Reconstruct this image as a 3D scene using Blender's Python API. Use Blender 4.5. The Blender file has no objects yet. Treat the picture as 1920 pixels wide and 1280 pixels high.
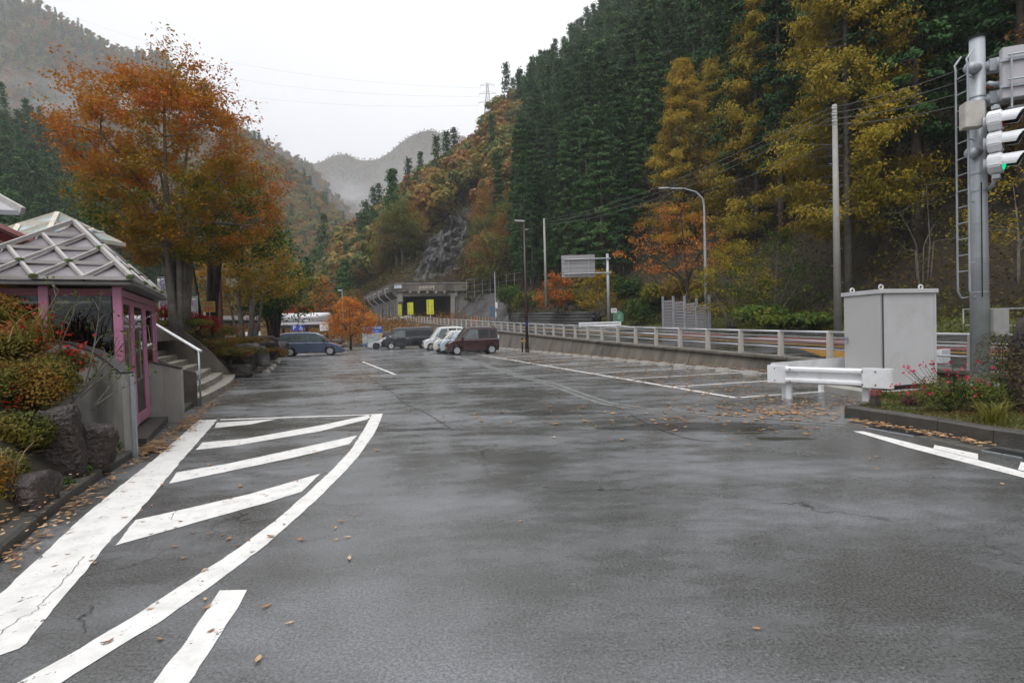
import bpy, bmesh, math, random
import numpy as np
from mathutils import Vector, Matrix, noise
from mathutils.bvhtree import BVHTree
R = math.radians
S = bpy.context.scene
C = S.collection
rnd = random.Random(7)
rng = np.random.default_rng(11)

# ------------------------------------------------------------------ camera, light, exposure
F_PX, CAM_H, PITCH, ROLL = 1050.0, 1.57, math.atan(23/1050), math.atan(0.028)
cr, sr, cp, sp = math.cos(ROLL), math.sin(ROLL), math.cos(PITCH), math.sin(PITCH)
FWD = Vector((0, cp, -sp)); _r = Vector((1, 0, 0)); _u = Vector((0, sp, cp))
RGT = _r*cr - _u*sr; UPV = _u*cr + _r*sr
CAM = Vector((0, 0, CAM_H))
cam_d = bpy.data.cameras.new('camera'); cam_d.sensor_width = 36; cam_d.lens = 36*F_PX/1920
cam_d.clip_end = 9000; cam_d.clip_start = 0.05
cam = bpy.data.objects.new('camera', cam_d); C.objects.link(cam)
cam.matrix_world = Matrix(((RGT.x, UPV.x, -FWD.x, CAM.x), (RGT.y, UPV.y, -FWD.y, CAM.y), (RGT.z, UPV.z, -FWD.z, CAM.z), (0, 0, 0, 1)))
S.camera = cam

SUN_EL, SUN_ROT = R(62), R(200)
world = bpy.data.worlds.new('World'); S.world = world; world.use_nodes = True
wn = world.node_tree; wn.nodes.clear()
sky = wn.nodes.new('ShaderNodeTexSky'); sky.sky_type = 'NISHITA'; sky.sun_disc = False
sky.sun_elevation = SUN_EL; sky.sun_rotation = SUN_ROT; sky.dust_density = 4; sky.air_density = 1.2
hs = wn.nodes.new('ShaderNodeHueSaturation'); hs.inputs['Saturation'].default_value = 0.25
over = wn.nodes.new('ShaderNodeMix'); over.data_type = 'RGBA'; over.inputs[0].default_value = 0.9
tc = wn.nodes.new('ShaderNodeTexCoord'); nz = wn.nodes.new('ShaderNodeTexNoise'); nz.inputs['Scale'].default_value = 1.6; nz.inputs['Detail'].default_value = 3
rp = wn.nodes.new('ShaderNodeValToRGB')
rp.color_ramp.elements[0].position = 0.3; rp.color_ramp.elements[0].color = (10.2, 10.4, 10.9, 1)
rp.color_ramp.elements[1].position = 0.7; rp.color_ramp.elements[1].color = (12.0, 12.1, 12.4, 1)
bg = wn.nodes.new('ShaderNodeBackground'); bg.inputs['Strength'].default_value = 0.060
out = wn.nodes.new('ShaderNodeOutputWorld')
L = wn.links.new
L(sky.outputs[0], hs.inputs['Color']); L(tc.outputs['Generated'], nz.inputs['Vector']); L(nz.outputs[0], rp.inputs[0])
# overcast sky: brighter overhead than at the horizon
sx = wn.nodes.new('ShaderNodeSeparateXYZ'); L(tc.outputs['Generated'], sx.inputs[0])
s2 = wn.nodes.new('ShaderNodeMath'); s2.operation = 'MULTIPLY'; L(sx.outputs['Z'], s2.inputs[0]); L(sx.outputs['Z'], s2.inputs[1])
s3 = wn.nodes.new('ShaderNodeMath'); s3.operation = 'MULTIPLY_ADD'; s3.inputs[1].default_value = 1.25; s3.inputs[2].default_value = 1.0; L(s2.outputs[0], s3.inputs[0])
vm = wn.nodes.new('ShaderNodeVectorMath'); vm.operation = 'SCALE'; L(rp.outputs[0], vm.inputs[0]); L(s3.outputs[0], vm.inputs['Scale'])
L(hs.outputs[0], over.inputs[6]); L(vm.outputs[0], over.inputs[7]); L(over.outputs[2], bg.inputs['Color']); L(bg.outputs[0], out.inputs['Surface'])

sd = bpy.data.lights.new('sun', 'SUN'); sd.energy = 1.15; sd.angle = R(30); sd.color = (1, 0.97, 0.93)
so = bpy.data.objects.new('sun', sd); C.objects.link(so)
sdir = Vector((math.sin(SUN_ROT)*math.cos(SUN_EL), math.cos(SUN_ROT)*math.cos(SUN_EL), math.sin(SUN_EL)))
so.rotation_euler = sdir.to_track_quat('Z', 'Y').to_euler()
vs = S.view_settings; vs.view_transform = 'Standard'; vs.look = 'None'; vs.exposure = 0.52; vs.gamma = 1.0; vs.use_curve_mapping = False
cy = S.cycles
cy.max_bounces = 6; cy.diffuse_bounces = 3; cy.glossy_bounces = 3; cy.transmission_bounces = 4; cy.transparent_max_bounces = 6
cy.volume_bounces = 3; cy.use_denoising = True; cy.caustics_reflective = False; cy.caustics_refractive = False

# ------------------------------------------------------------------ photograph pixel -> place helpers
def ray(px, py):
    return (FWD + RGT*((px-960)/F_PX) + UPV*((640-py)/F_PX))
def P(px, py, z=0.0):
    d = ray(px, py); t = (z-CAM_H)/d.z
    return CAM + d*t
def Q(px, py, Y):
    d = ray(px, py); return CAM + d*(Y/d.y)
def proj(p):
    d = Vector(p)-CAM; w = d.dot(FWD)
    if w <= 0.01: return None
    return (960+F_PX*d.dot(RGT)/w, 640-F_PX*d.dot(UPV)/w, w)

# ------------------------------------------------------------------ materials
MATS = {}
def nodes_of(name):
    m = bpy.data.materials.new(name); m.use_nodes = True; nt = m.node_tree
    return m, nt, nt.nodes['Principled BSDF'], nt.links.new
def mat(name, col, rough=0.6, metal=0.0, var=0.12, scale=6.0, bump=0.0, bscale=40.0, spec=0.5, dirt=None, dscale=2.0, damt=0.6, coat=0.0, stretch=None):
    """plain procedural material: colour with fine variation, optional dirt patches and relief"""
    if name in MATS: return MATS[name]
    m, nt, b, Lk = nodes_of(name); N = nt.nodes.new
    t = N('ShaderNodeTexCoord'); mp = N('ShaderNodeMapping'); Lk(t.outputs['Object'], mp.inputs[0])
    if stretch: mp.inputs['Scale'].default_value = stretch
    n = N('ShaderNodeTexNoise'); n.inputs['Scale'].default_value = scale; n.inputs['Detail'].default_value = 6; Lk(mp.outputs[0], n.inputs['Vector'])
    r = N('ShaderNodeValToRGB'); e = r.color_ramp.elements
    e[0].position = .3; e[1].position = .7
    e[0].color = tuple(c*(1-var) for c in col)+(1,); e[1].color = tuple(min(1, c*(1+var)) for c in col)+(1,)
    Lk(n.outputs[0], r.inputs[0]); last = r.outputs[0]
    if dirt:
        n2 = N('ShaderNodeTexNoise'); n2.inputs['Scale'].default_value = dscale; n2.inputs['Detail'].default_value = 8; n2.inputs['Roughness'].default_value = .65; Lk(mp.outputs[0], n2.inputs['Vector'])
        r2 = N('ShaderNodeValToRGB'); r2.color_ramp.elements[0].position = .48; r2.color_ramp.elements[1].position = .66
        r2.color_ramp.elements[1].color = (damt, damt, damt, 1); Lk(n2.outputs[0], r2.inputs[0])
        mx = N('ShaderNodeMix'); mx.data_type = 'RGBA'; Lk(r2.outputs[0], mx.inputs[0]); Lk(last, mx.inputs[6]); mx.inputs[7].default_value = tuple(dirt)+(1,)
        last = mx.outputs[2]
    Lk(last, b.inputs['Base Color']); b.inputs['Roughness'].default_value = rough; b.inputs['Metallic'].default_value = metal
    b.inputs['Specular IOR Level'].default_value = spec
    if coat: b.inputs['Coat Weight'].default_value = coat; b.inputs['Coat Roughness'].default_value = .05
    if bump:
        n3 = N('ShaderNodeTexNoise'); n3.inputs['Scale'].default_value = bscale; n3.inputs['Detail'].default_value = 4; Lk(mp.outputs[0], n3.inputs['Vector'])
        bp = N('ShaderNodeBump'); bp.inputs['Strength'].default_value = bump; bp.inputs['Distance'].default_value = .02
        Lk(n3.outputs[0], bp.inputs['Height']); Lk(bp.outputs[0], b.inputs['Normal'])
    MATS[name] = m; return m

def leaf_mat(name, cols, objvar=0.0, transl=0.3, rough=0.55, hue=0.0):
    """foliage: face attribute 'tint' runs through the ramp of leaf colours, each tree shifted by its own random value"""
    if name in MATS: return MATS[name]
    m, nt, b, Lk = nodes_of(name); N = nt.nodes.new
    a = N('ShaderNodeAttribute'); a.attribute_name = 'tint'
    oi = N('ShaderNodeObjectInfo')
    mr = N('ShaderNodeMath'); mr.operation = 'MULTIPLY_ADD'; mr.inputs[1].default_value = objvar; Lk(oi.outputs['Random'], mr.inputs[0])
    sc = N('ShaderNodeMath'); sc.operation = 'MULTIPLY'; sc.inputs[1].default_value = 1-objvar; Lk(a.outputs['Fac'], sc.inputs[0]); Lk(sc.outputs[0], mr.inputs[2])
    r = N('ShaderNodeValToRGB'); els = r.color_ramp.elements
    while len(els) < len(cols): els.new(0.5)
    for i, c in enumerate(cols):
        els[i].position = i/(len(cols)-1); els[i].color = tuple(c)+(1,)
    Lk(mr.outputs[0], r.inputs[0]); Lk(r.outputs[0], b.inputs['Base Color'])
    b.inputs['Roughness'].default_value = rough; b.inputs['Specular IOR Level'].default_value = .15
    tr = N('ShaderNodeBsdfTranslucent'); Lk(r.outputs[0], tr.inputs['Color'])
    mx = N('ShaderNodeMixShader'); mx.inputs[0].default_value = transl
    Lk(b.outputs[0], mx.inputs[1]); Lk(tr.outputs[0], mx.inputs[2]); Lk(mx.outputs[0], nt.nodes['Material Output'].inputs['Surface'])
    MATS[name] = m; return m

def asphalt_mat(name, base=0.05, wet=True):
    m, nt, b, Lk = nodes_of(name); N = nt.nodes.new
    t = N('ShaderNodeTexCoord')
    def nz(scale, detail=4, rough=.5, vec=None):
        n = N('ShaderNodeTexNoise'); n.inputs['Scale'].default_value = scale; n.inputs['Detail'].default_value = detail; n.inputs['Roughness'].default_value = rough
        Lk(vec or t.outputs['Object'], n.inputs['Vector']); return n.outputs[0]
    def ramp(src, p0, p1, c0, c1):
        r = N('ShaderNodeValToRGB'); e = r.color_ramp.elements; e[0].position = p0; e[1].position = p1
        e[0].color = (c0, c0, c0, 1) if not isinstance(c0, tuple) else c0+(1,); e[1].color = (c1, c1, c1, 1) if not isinstance(c1, tuple) else c1+(1,)
        Lk(src, r.inputs[0]); return r.outputs[0]
    def mul(a, c):
        x = N('ShaderNodeMix'); x.data_type = 'RGBA'; x.blend_type = 'MULTIPLY'; x.inputs[0].default_value = 1; Lk(a, x.inputs[6]); Lk(c, x.inputs[7]); return x.outputs[2]
    mp = N('ShaderNodeMapping'); Lk(t.outputs['Object'], mp.inputs[0]); mp.inputs['Rotation'].default_value = (0, 0, R(-12)); mp.inputs['Scale'].default_value = (1.0, 1.7, 1)
    grain = nz(58, 9, .86); spk = N('ShaderNodeTexVoronoi'); spk.inputs['Scale'].default_value = 130; Lk(t.outputs['Object'], spk.inputs['Vector'])
    patch = nz(.33, 9, .66, mp.outputs[0]); patch2 = nz(1.4, 8, .65, mp.outputs[0])
    col = ramp(grain, .40, .62, (base*.34, base*.345, base*.35), (base*2.0, base*2.04, base*2.12))
    col = mul(col, ramp(patch, .42, .60, (.60, .60, .57), (1.08, 1.09, 1.12)))
    col = mul(col, ramp(patch2, .38, .58, (.88, .88, .86), (1.04, 1.04, 1.04)))
    st = ramp(spk.outputs['Distance'], .05, .13, 1.0, 0.0)
    sg = N('ShaderNodeMix'); sg.data_type = 'RGBA'; Lk(col, sg.inputs[6]); sg.inputs[7].default_value = (.34, .34, .35, 1)
    sel = ramp(nz(31, 1), .50, .60, 0, 1); mm = mul(st, sel); bw = N('ShaderNodeRGBToBW'); Lk(mm, bw.inputs[0]); Lk(bw.outputs[0], sg.inputs[0])
    # hairline cracks
    vc = N('ShaderNodeTexVoronoi'); vc.feature = 'DISTANCE_TO_EDGE'; vc.inputs['Scale'].default_value = .34
    wv = N('ShaderNodeMix'); wv.data_type = 'RGBA'; wv.inputs[0].default_value = .09
    nn = N('ShaderNodeTexNoise'); nn.inputs['Scale'].default_value = 1.9; nn.inputs['Detail'].default_value = 7; Lk(t.outputs['Object'], nn.inputs['Vector'])
    Lk(t.outputs['Object'], wv.inputs[6]); sc4 = N('ShaderNodeVectorMath'); sc4.operation = 'SCALE'; sc4.inputs['Scale'].default_value = 9; Lk(nn.outputs['Color'], sc4.inputs[0]); Lk(sc4.outputs[0], wv.inputs[7])
    Lk(wv.outputs[2], vc.inputs['Vector'])
    ck = ramp(vc.outputs['Distance'], .0, .0022, .25, 1.0); gate = ramp(nz(.25, 2), .50, .56, 1.0, 0.0)
    ckm = N('ShaderNodeMix'); ckm.data_type = 'RGBA'; bw3 = N('ShaderNodeRGBToBW'); Lk(gate, bw3.inputs[0]); Lk(bw3.outputs[0], ckm.inputs[0]); Lk(ck, ckm.inputs[6]); ckm.inputs[7].default_value = (1, 1, 1, 1)
    fin = mul(sg.outputs[2], ckm.outputs[2])
    Lk(fin, b.inputs['Base Color'])
    ro = ramp(patch, .42, .62, .24, .52); ro2 = ramp(patch2, .40, .58, .62, 1.05); rr = mul(ro, ro2)
    Lk(rr, b.inputs['Roughness']); b.inputs['Specular IOR Level'].default_value = .68
    bp = N('ShaderNodeBump'); bp.inputs['Strength'].default_value = .35; bp.inputs['Distance'].default_value = .005; Lk(grain, bp.inputs['Height']); Lk(bp.outputs[0], b.inputs['Normal'])
    MATS[name] = m; return m

def paint_mat(name, col, wear=.5):
    """road paint: fine grime and small chips through which the asphalt colour shows"""
    if name in MATS: return MATS[name]
    m, nt, b, Lk = nodes_of(name); N = nt.nodes.new
    t = N('ShaderNodeTexCoord'); n = N('ShaderNodeTexNoise'); n.inputs['Scale'].default_value = 5; n.inputs['Detail'].default_value = 9; n.inputs['Roughness'].default_value = .7; Lk(t.outputs['Object'], n.inputs['Vector'])
    r = N('ShaderNodeValToRGB'); r.color_ramp.elements[0].position = .28; r.color_ramp.elements[0].color = tuple(c*.72 for c in col)+(1,); r.color_ramp.elements[1].position = .55; r.color_ramp.elements[1].color = tuple(col)+(1,)
    Lk(n.outputs[0], r.inputs[0])
    n2 = N('ShaderNodeTexNoise'); n2.inputs['Scale'].default_value = 11; n2.inputs['Detail'].default_value = 8; n2.inputs['Roughness'].default_value = .75; Lk(t.outputs['Object'], n2.inputs['Vector'])
    r2 = N('ShaderNodeValToRGB'); r2.color_ramp.elements[0].position = .66-.1*wear; r2.color_ramp.elements[1].position = .69-.1*wear; Lk(n2.outputs[0], r2.inputs[0])
    mx = N('ShaderNodeMix'); mx.data_type = 'RGBA'; Lk(r2.outputs[0], mx.inputs[0]); Lk(r.outputs[0], mx.inputs[6]); mx.inputs[7].default_value = (.09, .09, .09, 1)
    Lk(mx.outputs[2], b.inputs['Base Color']); b.inputs['Roughness'].default_value = .5
    n3 = N('ShaderNodeTexNoise'); n3.inputs['Scale'].default_value = 90; Lk(t.outputs['Object'], n3.inputs['Vector'])
    bp = N('ShaderNodeBump'); bp.inputs['Strength'].default_value = .3; bp.inputs['Distance'].default_value = .004; Lk(n3.outputs[0], bp.inputs['Height']); Lk(bp.outputs[0], b.inputs['Normal'])
    MATS[name] = m; return m

def rock_mat(name, c0, c1, scale=1.2, bump=.6, rough=.6):
    if name in MATS: return MATS[name]
    m, nt, b, Lk = nodes_of(name); N = nt.nodes.new
    t = N('ShaderNodeTexCoord'); n = N('ShaderNodeTexNoise'); n.inputs['Scale'].default_value = scale; n.inputs['Detail'].default_value = 10; n.inputs['Roughness'].default_value = .7; Lk(t.outputs['Object'], n.inputs['Vector'])
    r = N('ShaderNodeValToRGB'); r.color_ramp.elements[0].position = .35; r.color_ramp.elements[1].position = .7
    r.color_ramp.elements[0].color = tuple(c0)+(1,); r.color_ramp.elements[1].color = tuple(c1)+(1,)
    Lk(n.outputs[0], r.inputs[0]); Lk(r.outputs[0], b.inputs['Base Color']); b.inputs['Roughness'].default_value = rough
    n3 = N('ShaderNodeTexNoise'); n3.inputs['Scale'].default_value = scale*7; n3.inputs['Detail'].default_value = 9; Lk(t.outputs['Object'], n3.inputs['Vector'])
    bp = N('ShaderNodeBump'); bp.inputs['Strength'].default_value = bump; bp.inputs['Distance'].default_value = .06; Lk(n3.outputs[0], bp.inputs['Height']); Lk(bp.outputs[0], b.inputs['Normal'])
    MATS[name] = m; return m

def lamp_mat(name, col, strength):
    if name in MATS: return MATS[name]
    m, nt, b, Lk = nodes_of(name); b.inputs['Base Color'].default_value = tuple(col)+(1,)
    b.inputs['Emission Color'].default_value = tuple(col)+(1,); b.inputs['Emission Strength'].default_value = strength; b.inputs['Roughness'].default_value = .15
    MATS[name] = m; return m
def glass_mat(name, col=(.9, .95, .95), rough=.02, alpha=None):
    if name in MATS: return MATS[name]
    m, nt, b, Lk = nodes_of(name); N = nt.nodes.new
    g = N('ShaderNodeBsdfGlossy'); g.inputs['Roughness'].default_value = rough
    tr = N('ShaderNodeBsdfTransparent'); tr.inputs['Color'].default_value = tuple(col)+(1,)
    fr = N('ShaderNodeFresnel'); fr.inputs['IOR'].default_value = 1.5
    mx = N('ShaderNodeMixShader'); Lk(fr.outputs[0], mx.inputs[0]); Lk(tr.outputs[0], mx.inputs[1]); Lk(g.outputs[0], mx.inputs[2])
    Lk(mx.outputs[0], nt.nodes['Material Output'].inputs['Surface']); MATS[name] = m; return m

# ------------------------------------------------------------------ mesh builder
class MB:
    def __init__(s): s.v = []; s.f = []
    def add(s, vs, fs):
        o = len(s.v); s.v += [tuple(v) for v in vs]; s.f += [tuple(i+o for i in f) for f in fs]; return s
    def box(s, c, d, rz=0.0, M=None):
        x, y, z = d[0]/2, d[1]/2, d[2]/2
        vs = [Vector((a*x, b*y, e*z)) for e in (-1, 1) for b in (-1, 1) for a in (-1, 1)]
        if M is None: M = Matrix.Rotation(rz, 3, 'Z')
        vs = [M @ v + Vector(c) for v in vs]
        return s.add(vs, [(0, 2, 3, 1), (4, 5, 7, 6), (0, 1, 5, 4), (2, 6, 7, 3), (0, 4, 6, 2), (1, 3, 7, 5)])
    def bar(s, a, b, w, h):
        """box beam from a to b; w across, h in the vertical sense"""
        a, b = Vector(a), Vector(b); d = b-a; l = d.length
        if l < 1e-6: return s
        q = d.to_track_quat('X', 'Z').to_matrix()
        return s.box((a+b)/2, (l, w, h), M=q)
    def tube(s, pts, rad, n=8, cap=True):
        pts = [Vector(p) for p in pts]; k = len(pts)
        if not hasattr(rad, '__len__'): rad = [rad]*k
        o = len(s.v); prev = None
        for i, p in enumerate(pts):
            d = (pts[min(i+1, k-1)]-pts[max(i-1, 0)]).normalized()
            if prev is None:
                a = Vector((0, 0, 1)) if abs(d.z) < .9 else Vector((1, 0, 0)); x = d.cross(a).normalized()
            else:
                x = (prev - d*prev.dot(d)); x = x.normalized() if x.length > 1e-6 else d.orthogonal().normalized()
            prev = x; y = d.cross(x)
            for j in range(n):
                t = 2*math.pi*j/n; s.v.append(tuple(p+(x*math.cos(t)+y*math.sin(t))*rad[i]))
        for i in range(k-1):
            for j in range(n):
                s.f.append((o+i*n+j, o+i*n+(j+1) % n, o+(i+1)*n+(j+1) % n, o+(i+1)*n+j))
        if cap:
            s.f.append(tuple(o+j for j in reversed(range(n)))); s.f.append(tuple(o+(k-1)*n+j for j in range(n)))
        return s
    def prism(s, poly, ext):
        """polygon (3d points) extruded by vector ext"""
        n = len(poly); ext = Vector(ext); vs = [Vector(p) for p in poly]; vs += [p+ext for p in vs]
        return s.add(vs, [tuple(range(n))[::-1], tuple(range(n, 2*n))]+[(i, (i+1) % n, n+(i+1) % n, n+i) for i in range(n)])
    def lathe(s, prof, n=16, M=None, c=(0, 0, 0)):
        """profile [(r,h)] turned round the local z axis"""
        M = M or Matrix.Identity(3); c = Vector(c); o = len(s.v); k = len(prof)
        for r_, h in prof:
            for j in range(n):
                t = 2*math.pi*j/n; s.v.append(tuple(M @ Vector((r_*math.cos(t), r_*math.sin(t), h))+c))
        for i in range(k-1):
            for j in range(n):
                s.f.append((o+i*n+j, o+i*n+(j+1) % n, o+(i+1)*n+(j+1) % n, o+(i+1)*n+j))
        s.f.append(tuple(o+j for j in reversed(range(n)))); s.f.append(tuple(o+(k-1)*n+j for j in range(n)))
        return s
    def mesh(s, name, m, smooth=False, bevel=0):
        me = bpy.data.meshes.new(name); me.from_pydata(s.v, [], s.f)
        if smooth: me.shade_smooth()
        bm = bmesh.new(); bm.from_mesh(me); bmesh.ops.recalc_face_normals(bm, faces=bm.faces)
        if bevel: bmesh.ops.bevel(bm, geom=[e for e in bm.edges if e.is_manifold and e.calc_face_angle(0) > .6], offset=bevel, segments=2, affect='EDGES', clamp_overlap=True)
        bm.to_mesh(me); bm.free(); me.materials.append(m)
        return me
    def build(s, name, m, parent=None, smooth=False, bevel=0, loc=None):
        return link(name, s.mesh(name, m, smooth, bevel), parent, loc)
def link(name, data, parent=None, loc=None, rz=0):
    o = bpy.data.objects.new(name, data); C.objects.link(o)
    if parent is not None: o.parent = parent
    if loc is not None: o.location = loc
    if rz: o.rotation_euler.z = rz
    return o
def tag(o, label=None, cat=None, group=None, kind=None):
    for k, v in (('label', label), ('category', cat), ('group', group), ('kind', kind)):
        if v: o[k] = v
    return o
def thing(name, label, cat, loc=(0, 0, 0), rz=0, group=None):
    o = link(name, None, None, loc, rz); o.empty_display_size = .2; return tag(o, label, cat, group)
def struct(name, mb, m, **k): return tag(mb.build(name, m, **k), kind='structure')
def stuff(o, label=None, cat=None): return tag(o, label, cat, kind='stuff')
def copy_tree(o, parent=None):
    c = o.copy(); C.objects.link(c); c.parent = parent
    for ch in list(o.children): copy_tree(ch, c)
    return c
def local(root, p):
    """world point -> coordinates of a thing placed at root.location turned by its z rotation"""
    return Matrix.Rotation(-root.rotation_euler.z, 3, 'Z') @ (Vector(p)-root.location)

def sheet(name, pts, m, z, kind='structure', jag=0.0):
    """flat polygon sheet at height z; pts [(x,y)]"""
    if jag:
        q = []
        for i in range(len(pts)):
            a = Vector(pts[i]).to_2d(); b = Vector(pts[(i+1) % len(pts)]).to_2d(); n = max(1, int((b-a).length/.07)); d = (b-a)
            nr = Vector((-d.y, d.x)).normalized() if d.length > 0 else Vector((0, 0))
            for k in range(n):
                p = a+d*k/n; w = noise.noise(Vector((p.x*6, p.y*6, 3)))*jag + rnd.uniform(-.3, .3)*jag
                q.append((p+nr*w) if k else a)
        pts = q
    me = bpy.data.meshes.new(name); me.from_pydata([(p[0], p[1], z) for p in pts], [], [tuple(range(len(pts)))])
    bm = bmesh.new(); bm.from_mesh(me); bmesh.ops.triangulate(bm, faces=bm.faces)
    for f in bm.faces:
        if f.normal.z < 0: f.normal_flip()
    bm.to_mesh(me); bm.free(); me.materials.append(m)
    o = link(name, me); o['kind'] = kind; return o
def strip2(name, line, w, m, z, jag=0.0):
    """painted strip of width w along a polyline of (x,y)"""
    L_, R_ = [], []
    for i, p in enumerate(line):
        a = Vector(line[max(i-1, 0)][:2]); b = Vector(line[min(i+1, len(line)-1)][:2]); d = (b-a).normalized(); n = Vector((-d.y, d.x))
        L_.append(Vector(p[:2])+n*w/2); R_.append(Vector(p[:2])-n*w/2)
    return sheet(name, L_+R_[::-1], m, z, jag=jag)
def text_mesh(name, s, size, m, parent, loc, rot, depth=.003, align='CENTER'):
    cu = bpy.data.curves.new(name+'_c', 'FONT'); cu.body = s; cu.size = size; cu.align_x = align; cu.align_y = 'CENTER'; cu.extrude = depth; cu.resolution_u = 2
    ob = bpy.data.objects.new(name+'_tmp', cu); C.objects.link(ob)
    dg = bpy.context.evaluated_depsgraph_get(); me = bpy.data.meshes.new_from_object(ob.evaluated_get(dg))
    bpy.data.objects.remove(ob); bpy.data.curves.remove(cu); me.materials.clear(); me.materials.append(m)
    o = link(name, me, parent, loc); o.rotation_euler = rot; return o

# ------------------------------------------------------------------ foliage
def leaves_mesh(name, pts, size, tint, m, nrm=None, aspect=.55, extra=None):
    """one small kite-shaped face per leaf or spray of leaves"""
    pts = np.asarray(pts, float); n = len(pts); size = np.broadcast_to(size, n)
    if nrm is None:
        nrm = rng.normal(size=(n, 3)); nrm[:, 2] = np.abs(nrm[:, 2])*1.2
    nrm = nrm/np.maximum(np.linalg.norm(nrm, axis=1, keepdims=True), 1e-6)
    t = rng.normal(size=(n, 3)); u = np.cross(nrm, t); u /= np.maximum(np.linalg.norm(u, axis=1, keepdims=True), 1e-6); v = np.cross(nrm, u)
    s = size[:, None]
    fold = nrm*s*.12
    V = np.stack([pts-u*s*.5, pts+v*s*aspect*.5-u*s*.05+fold, pts+u*s*.55, pts-v*s*aspect*.5-u*s*.05+fold], 1).reshape(-1, 3)
    me = bpy.data.meshes.new(name); me.vertices.add(4*n); me.vertices.foreach_set('co', V.ravel())
    me.loops.add(4*n); me.loops.foreach_set('vertex_index', np.arange(4*n, dtype=np.int32))
    me.polygons.add(n); me.polygons.foreach_set('loop_start', np.arange(0, 4*n, 4, dtype=np.int32)); me.polygons.foreach_set('loop_total', np.full(n, 4, dtype=np.int32))
    a = me.attributes.new('tint', 'FLOAT', 'FACE'); a.data.foreach_set('value', np.clip(np.broadcast_to(tint, n), 0, 1).astype(np.float32))
    me.update(calc_edges=True); me.materials.append(m); return me

def kmeans(p, k, it=6):
    k = min(k, len(p)); c = p[rng.choice(len(p), k, replace=False)].copy(); lab = None
    for _ in range(it):
        lab = np.argmin(((p[:, None, :]-c[None])**2).sum(2), 1)
        for j in range(k):
            if (lab == j).any(): c[j] = p[lab == j].mean(0)
    return c, lab
def bez(a, b, c, n):
    a, b, c = Vector(a), Vector(b), Vector(c)
    return [a*(1-t)**2+b*2*t*(1-t)+c*t*t for t in [i/n for i in range(n+1)]]
def broadleaf(name, tips, base_r, nlimb, nsec, leaf_per, leaf_size, leafm, barkm, spread=.3, tintf=None, stems=1, stem_w=.25, fork=.28, droop=.1, keep=1.0, parent=None, stemlean=(0, 0)):
    """skeleton grown from a cloud of twig tips: stem(s) > limbs > branches > twigs, leaves round the twigs"""
    tips = np.asarray(tips); top = tips[:, 2].max(); mb = MB()
    lc, _ = kmeans(tips, nlimb); leafp, leaft = [], []
    lab1 = np.argmin(((tips[:, None, :]-lc[None])**2).sum(2), 1)
    for i in range(len(lc)):
        g = tips[lab1 == i]
        if not len(g): continue
        ang = math.atan2(lc[i][1], lc[i][0]); sw = stem_w if stems > 1 else 0
        b0 = Vector((math.cos(ang)*sw*rnd.uniform(.3, 1), math.sin(ang)*sw*rnd.uniform(.3, 1), -.15))
        fk = Vector((b0.x*1.6+lc[i][0]*.10+stemlean[0], b0.y*1.6+lc[i][1]*.10+stemlean[1], top*fork*rnd.uniform(.8, 1.25)))
        if stems <= 1: fk = Vector((stemlean[0], stemlean[1], top*fork*rnd.uniform(.7, 1.3)))
        L1 = Vector(lc[i]); r0 = base_r*(rnd.uniform(.55, 1.) if stems > 1 else 1)
        pth = bez(b0, (b0+fk)/2+Vector((rnd.uniform(-.05, .05), rnd.uniform(-.05, .05), 0)), fk, 4)
        mid = fk.lerp(L1, .5); mid.z += (L1.z-fk.z)*.15
        pth2 = bez(fk, mid, L1, 5)[1:]
        full = pth+pth2; k = len(full)
        mb.tube(full, [r0*(1.25 if j == 0 else 1)*(1-.82*(j/(k-1))**.9) for j in range(k)], 9)
        sc, sl = kmeans(g, max(1, int(nsec*len(g)/len(tips))))
        for q in range(len(sc)):
            h = g[sl == q]
            if not len(h): continue
            st = min(full[3:], key=lambda p: (p-Vector(sc[q])).length*1.0 + max(0, p.z-sc[q][2])*1.5)
            s1 = Vector(sc[q]); md = st.lerp(s1, .5); md.z += .08*(s1-st).length
            pq = bez(st, md, s1, 4); rr = max(.012, r0*.22)
            mb.tube(pq, [rr*(1-.7*j/4) for j in range(5)], 5, cap=False)
            for tp in h:
                T = Vector(tp); a = pq[rnd.choice((2, 3, 4))]; md = a.lerp(T, .6); md.z += (droop*(T-a).length)
                tw = bez(a, md, T, 3); mb.tube(tw, [rr*.28, rr*.22, rr*.15, rr*.06], 3, cap=False)
                nl = int(leaf_per*rnd.uniform(.5, 1.3))
                if rnd.random() > keep: nl = int(nl*.15)
                base_t = tintf(tp) if tintf else .5
                for _ in range(nl):
                    f = rnd.uniform(.35, 1.08); j = min(2, int(f*3)); pp = tw[j].lerp(tw[j+1], min(1.2, f*3-j))
                    leafp.append((pp.x+rnd.gauss(0, spread), pp.y+rnd.gauss(0, spread), pp.z+rnd.gauss(0, spread*.55)-abs(rnd.gauss(0, spread*.3))))
                    leaft.append(base_t+rnd.gauss(0, .09))
    n = len(leafp); sz = leaf_size*rng.uniform(.6, 1.35, n)
    nr = rng.normal(size=(n, 3)); nr[:, 2] = np.abs(nr[:, 2])+.5
    lm = leaves_mesh(name+'_leaves', leafp, sz, np.array(leaft), leafm, nr)
    return mb.mesh(name+'_wood', barkm, smooth=True), lm
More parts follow.
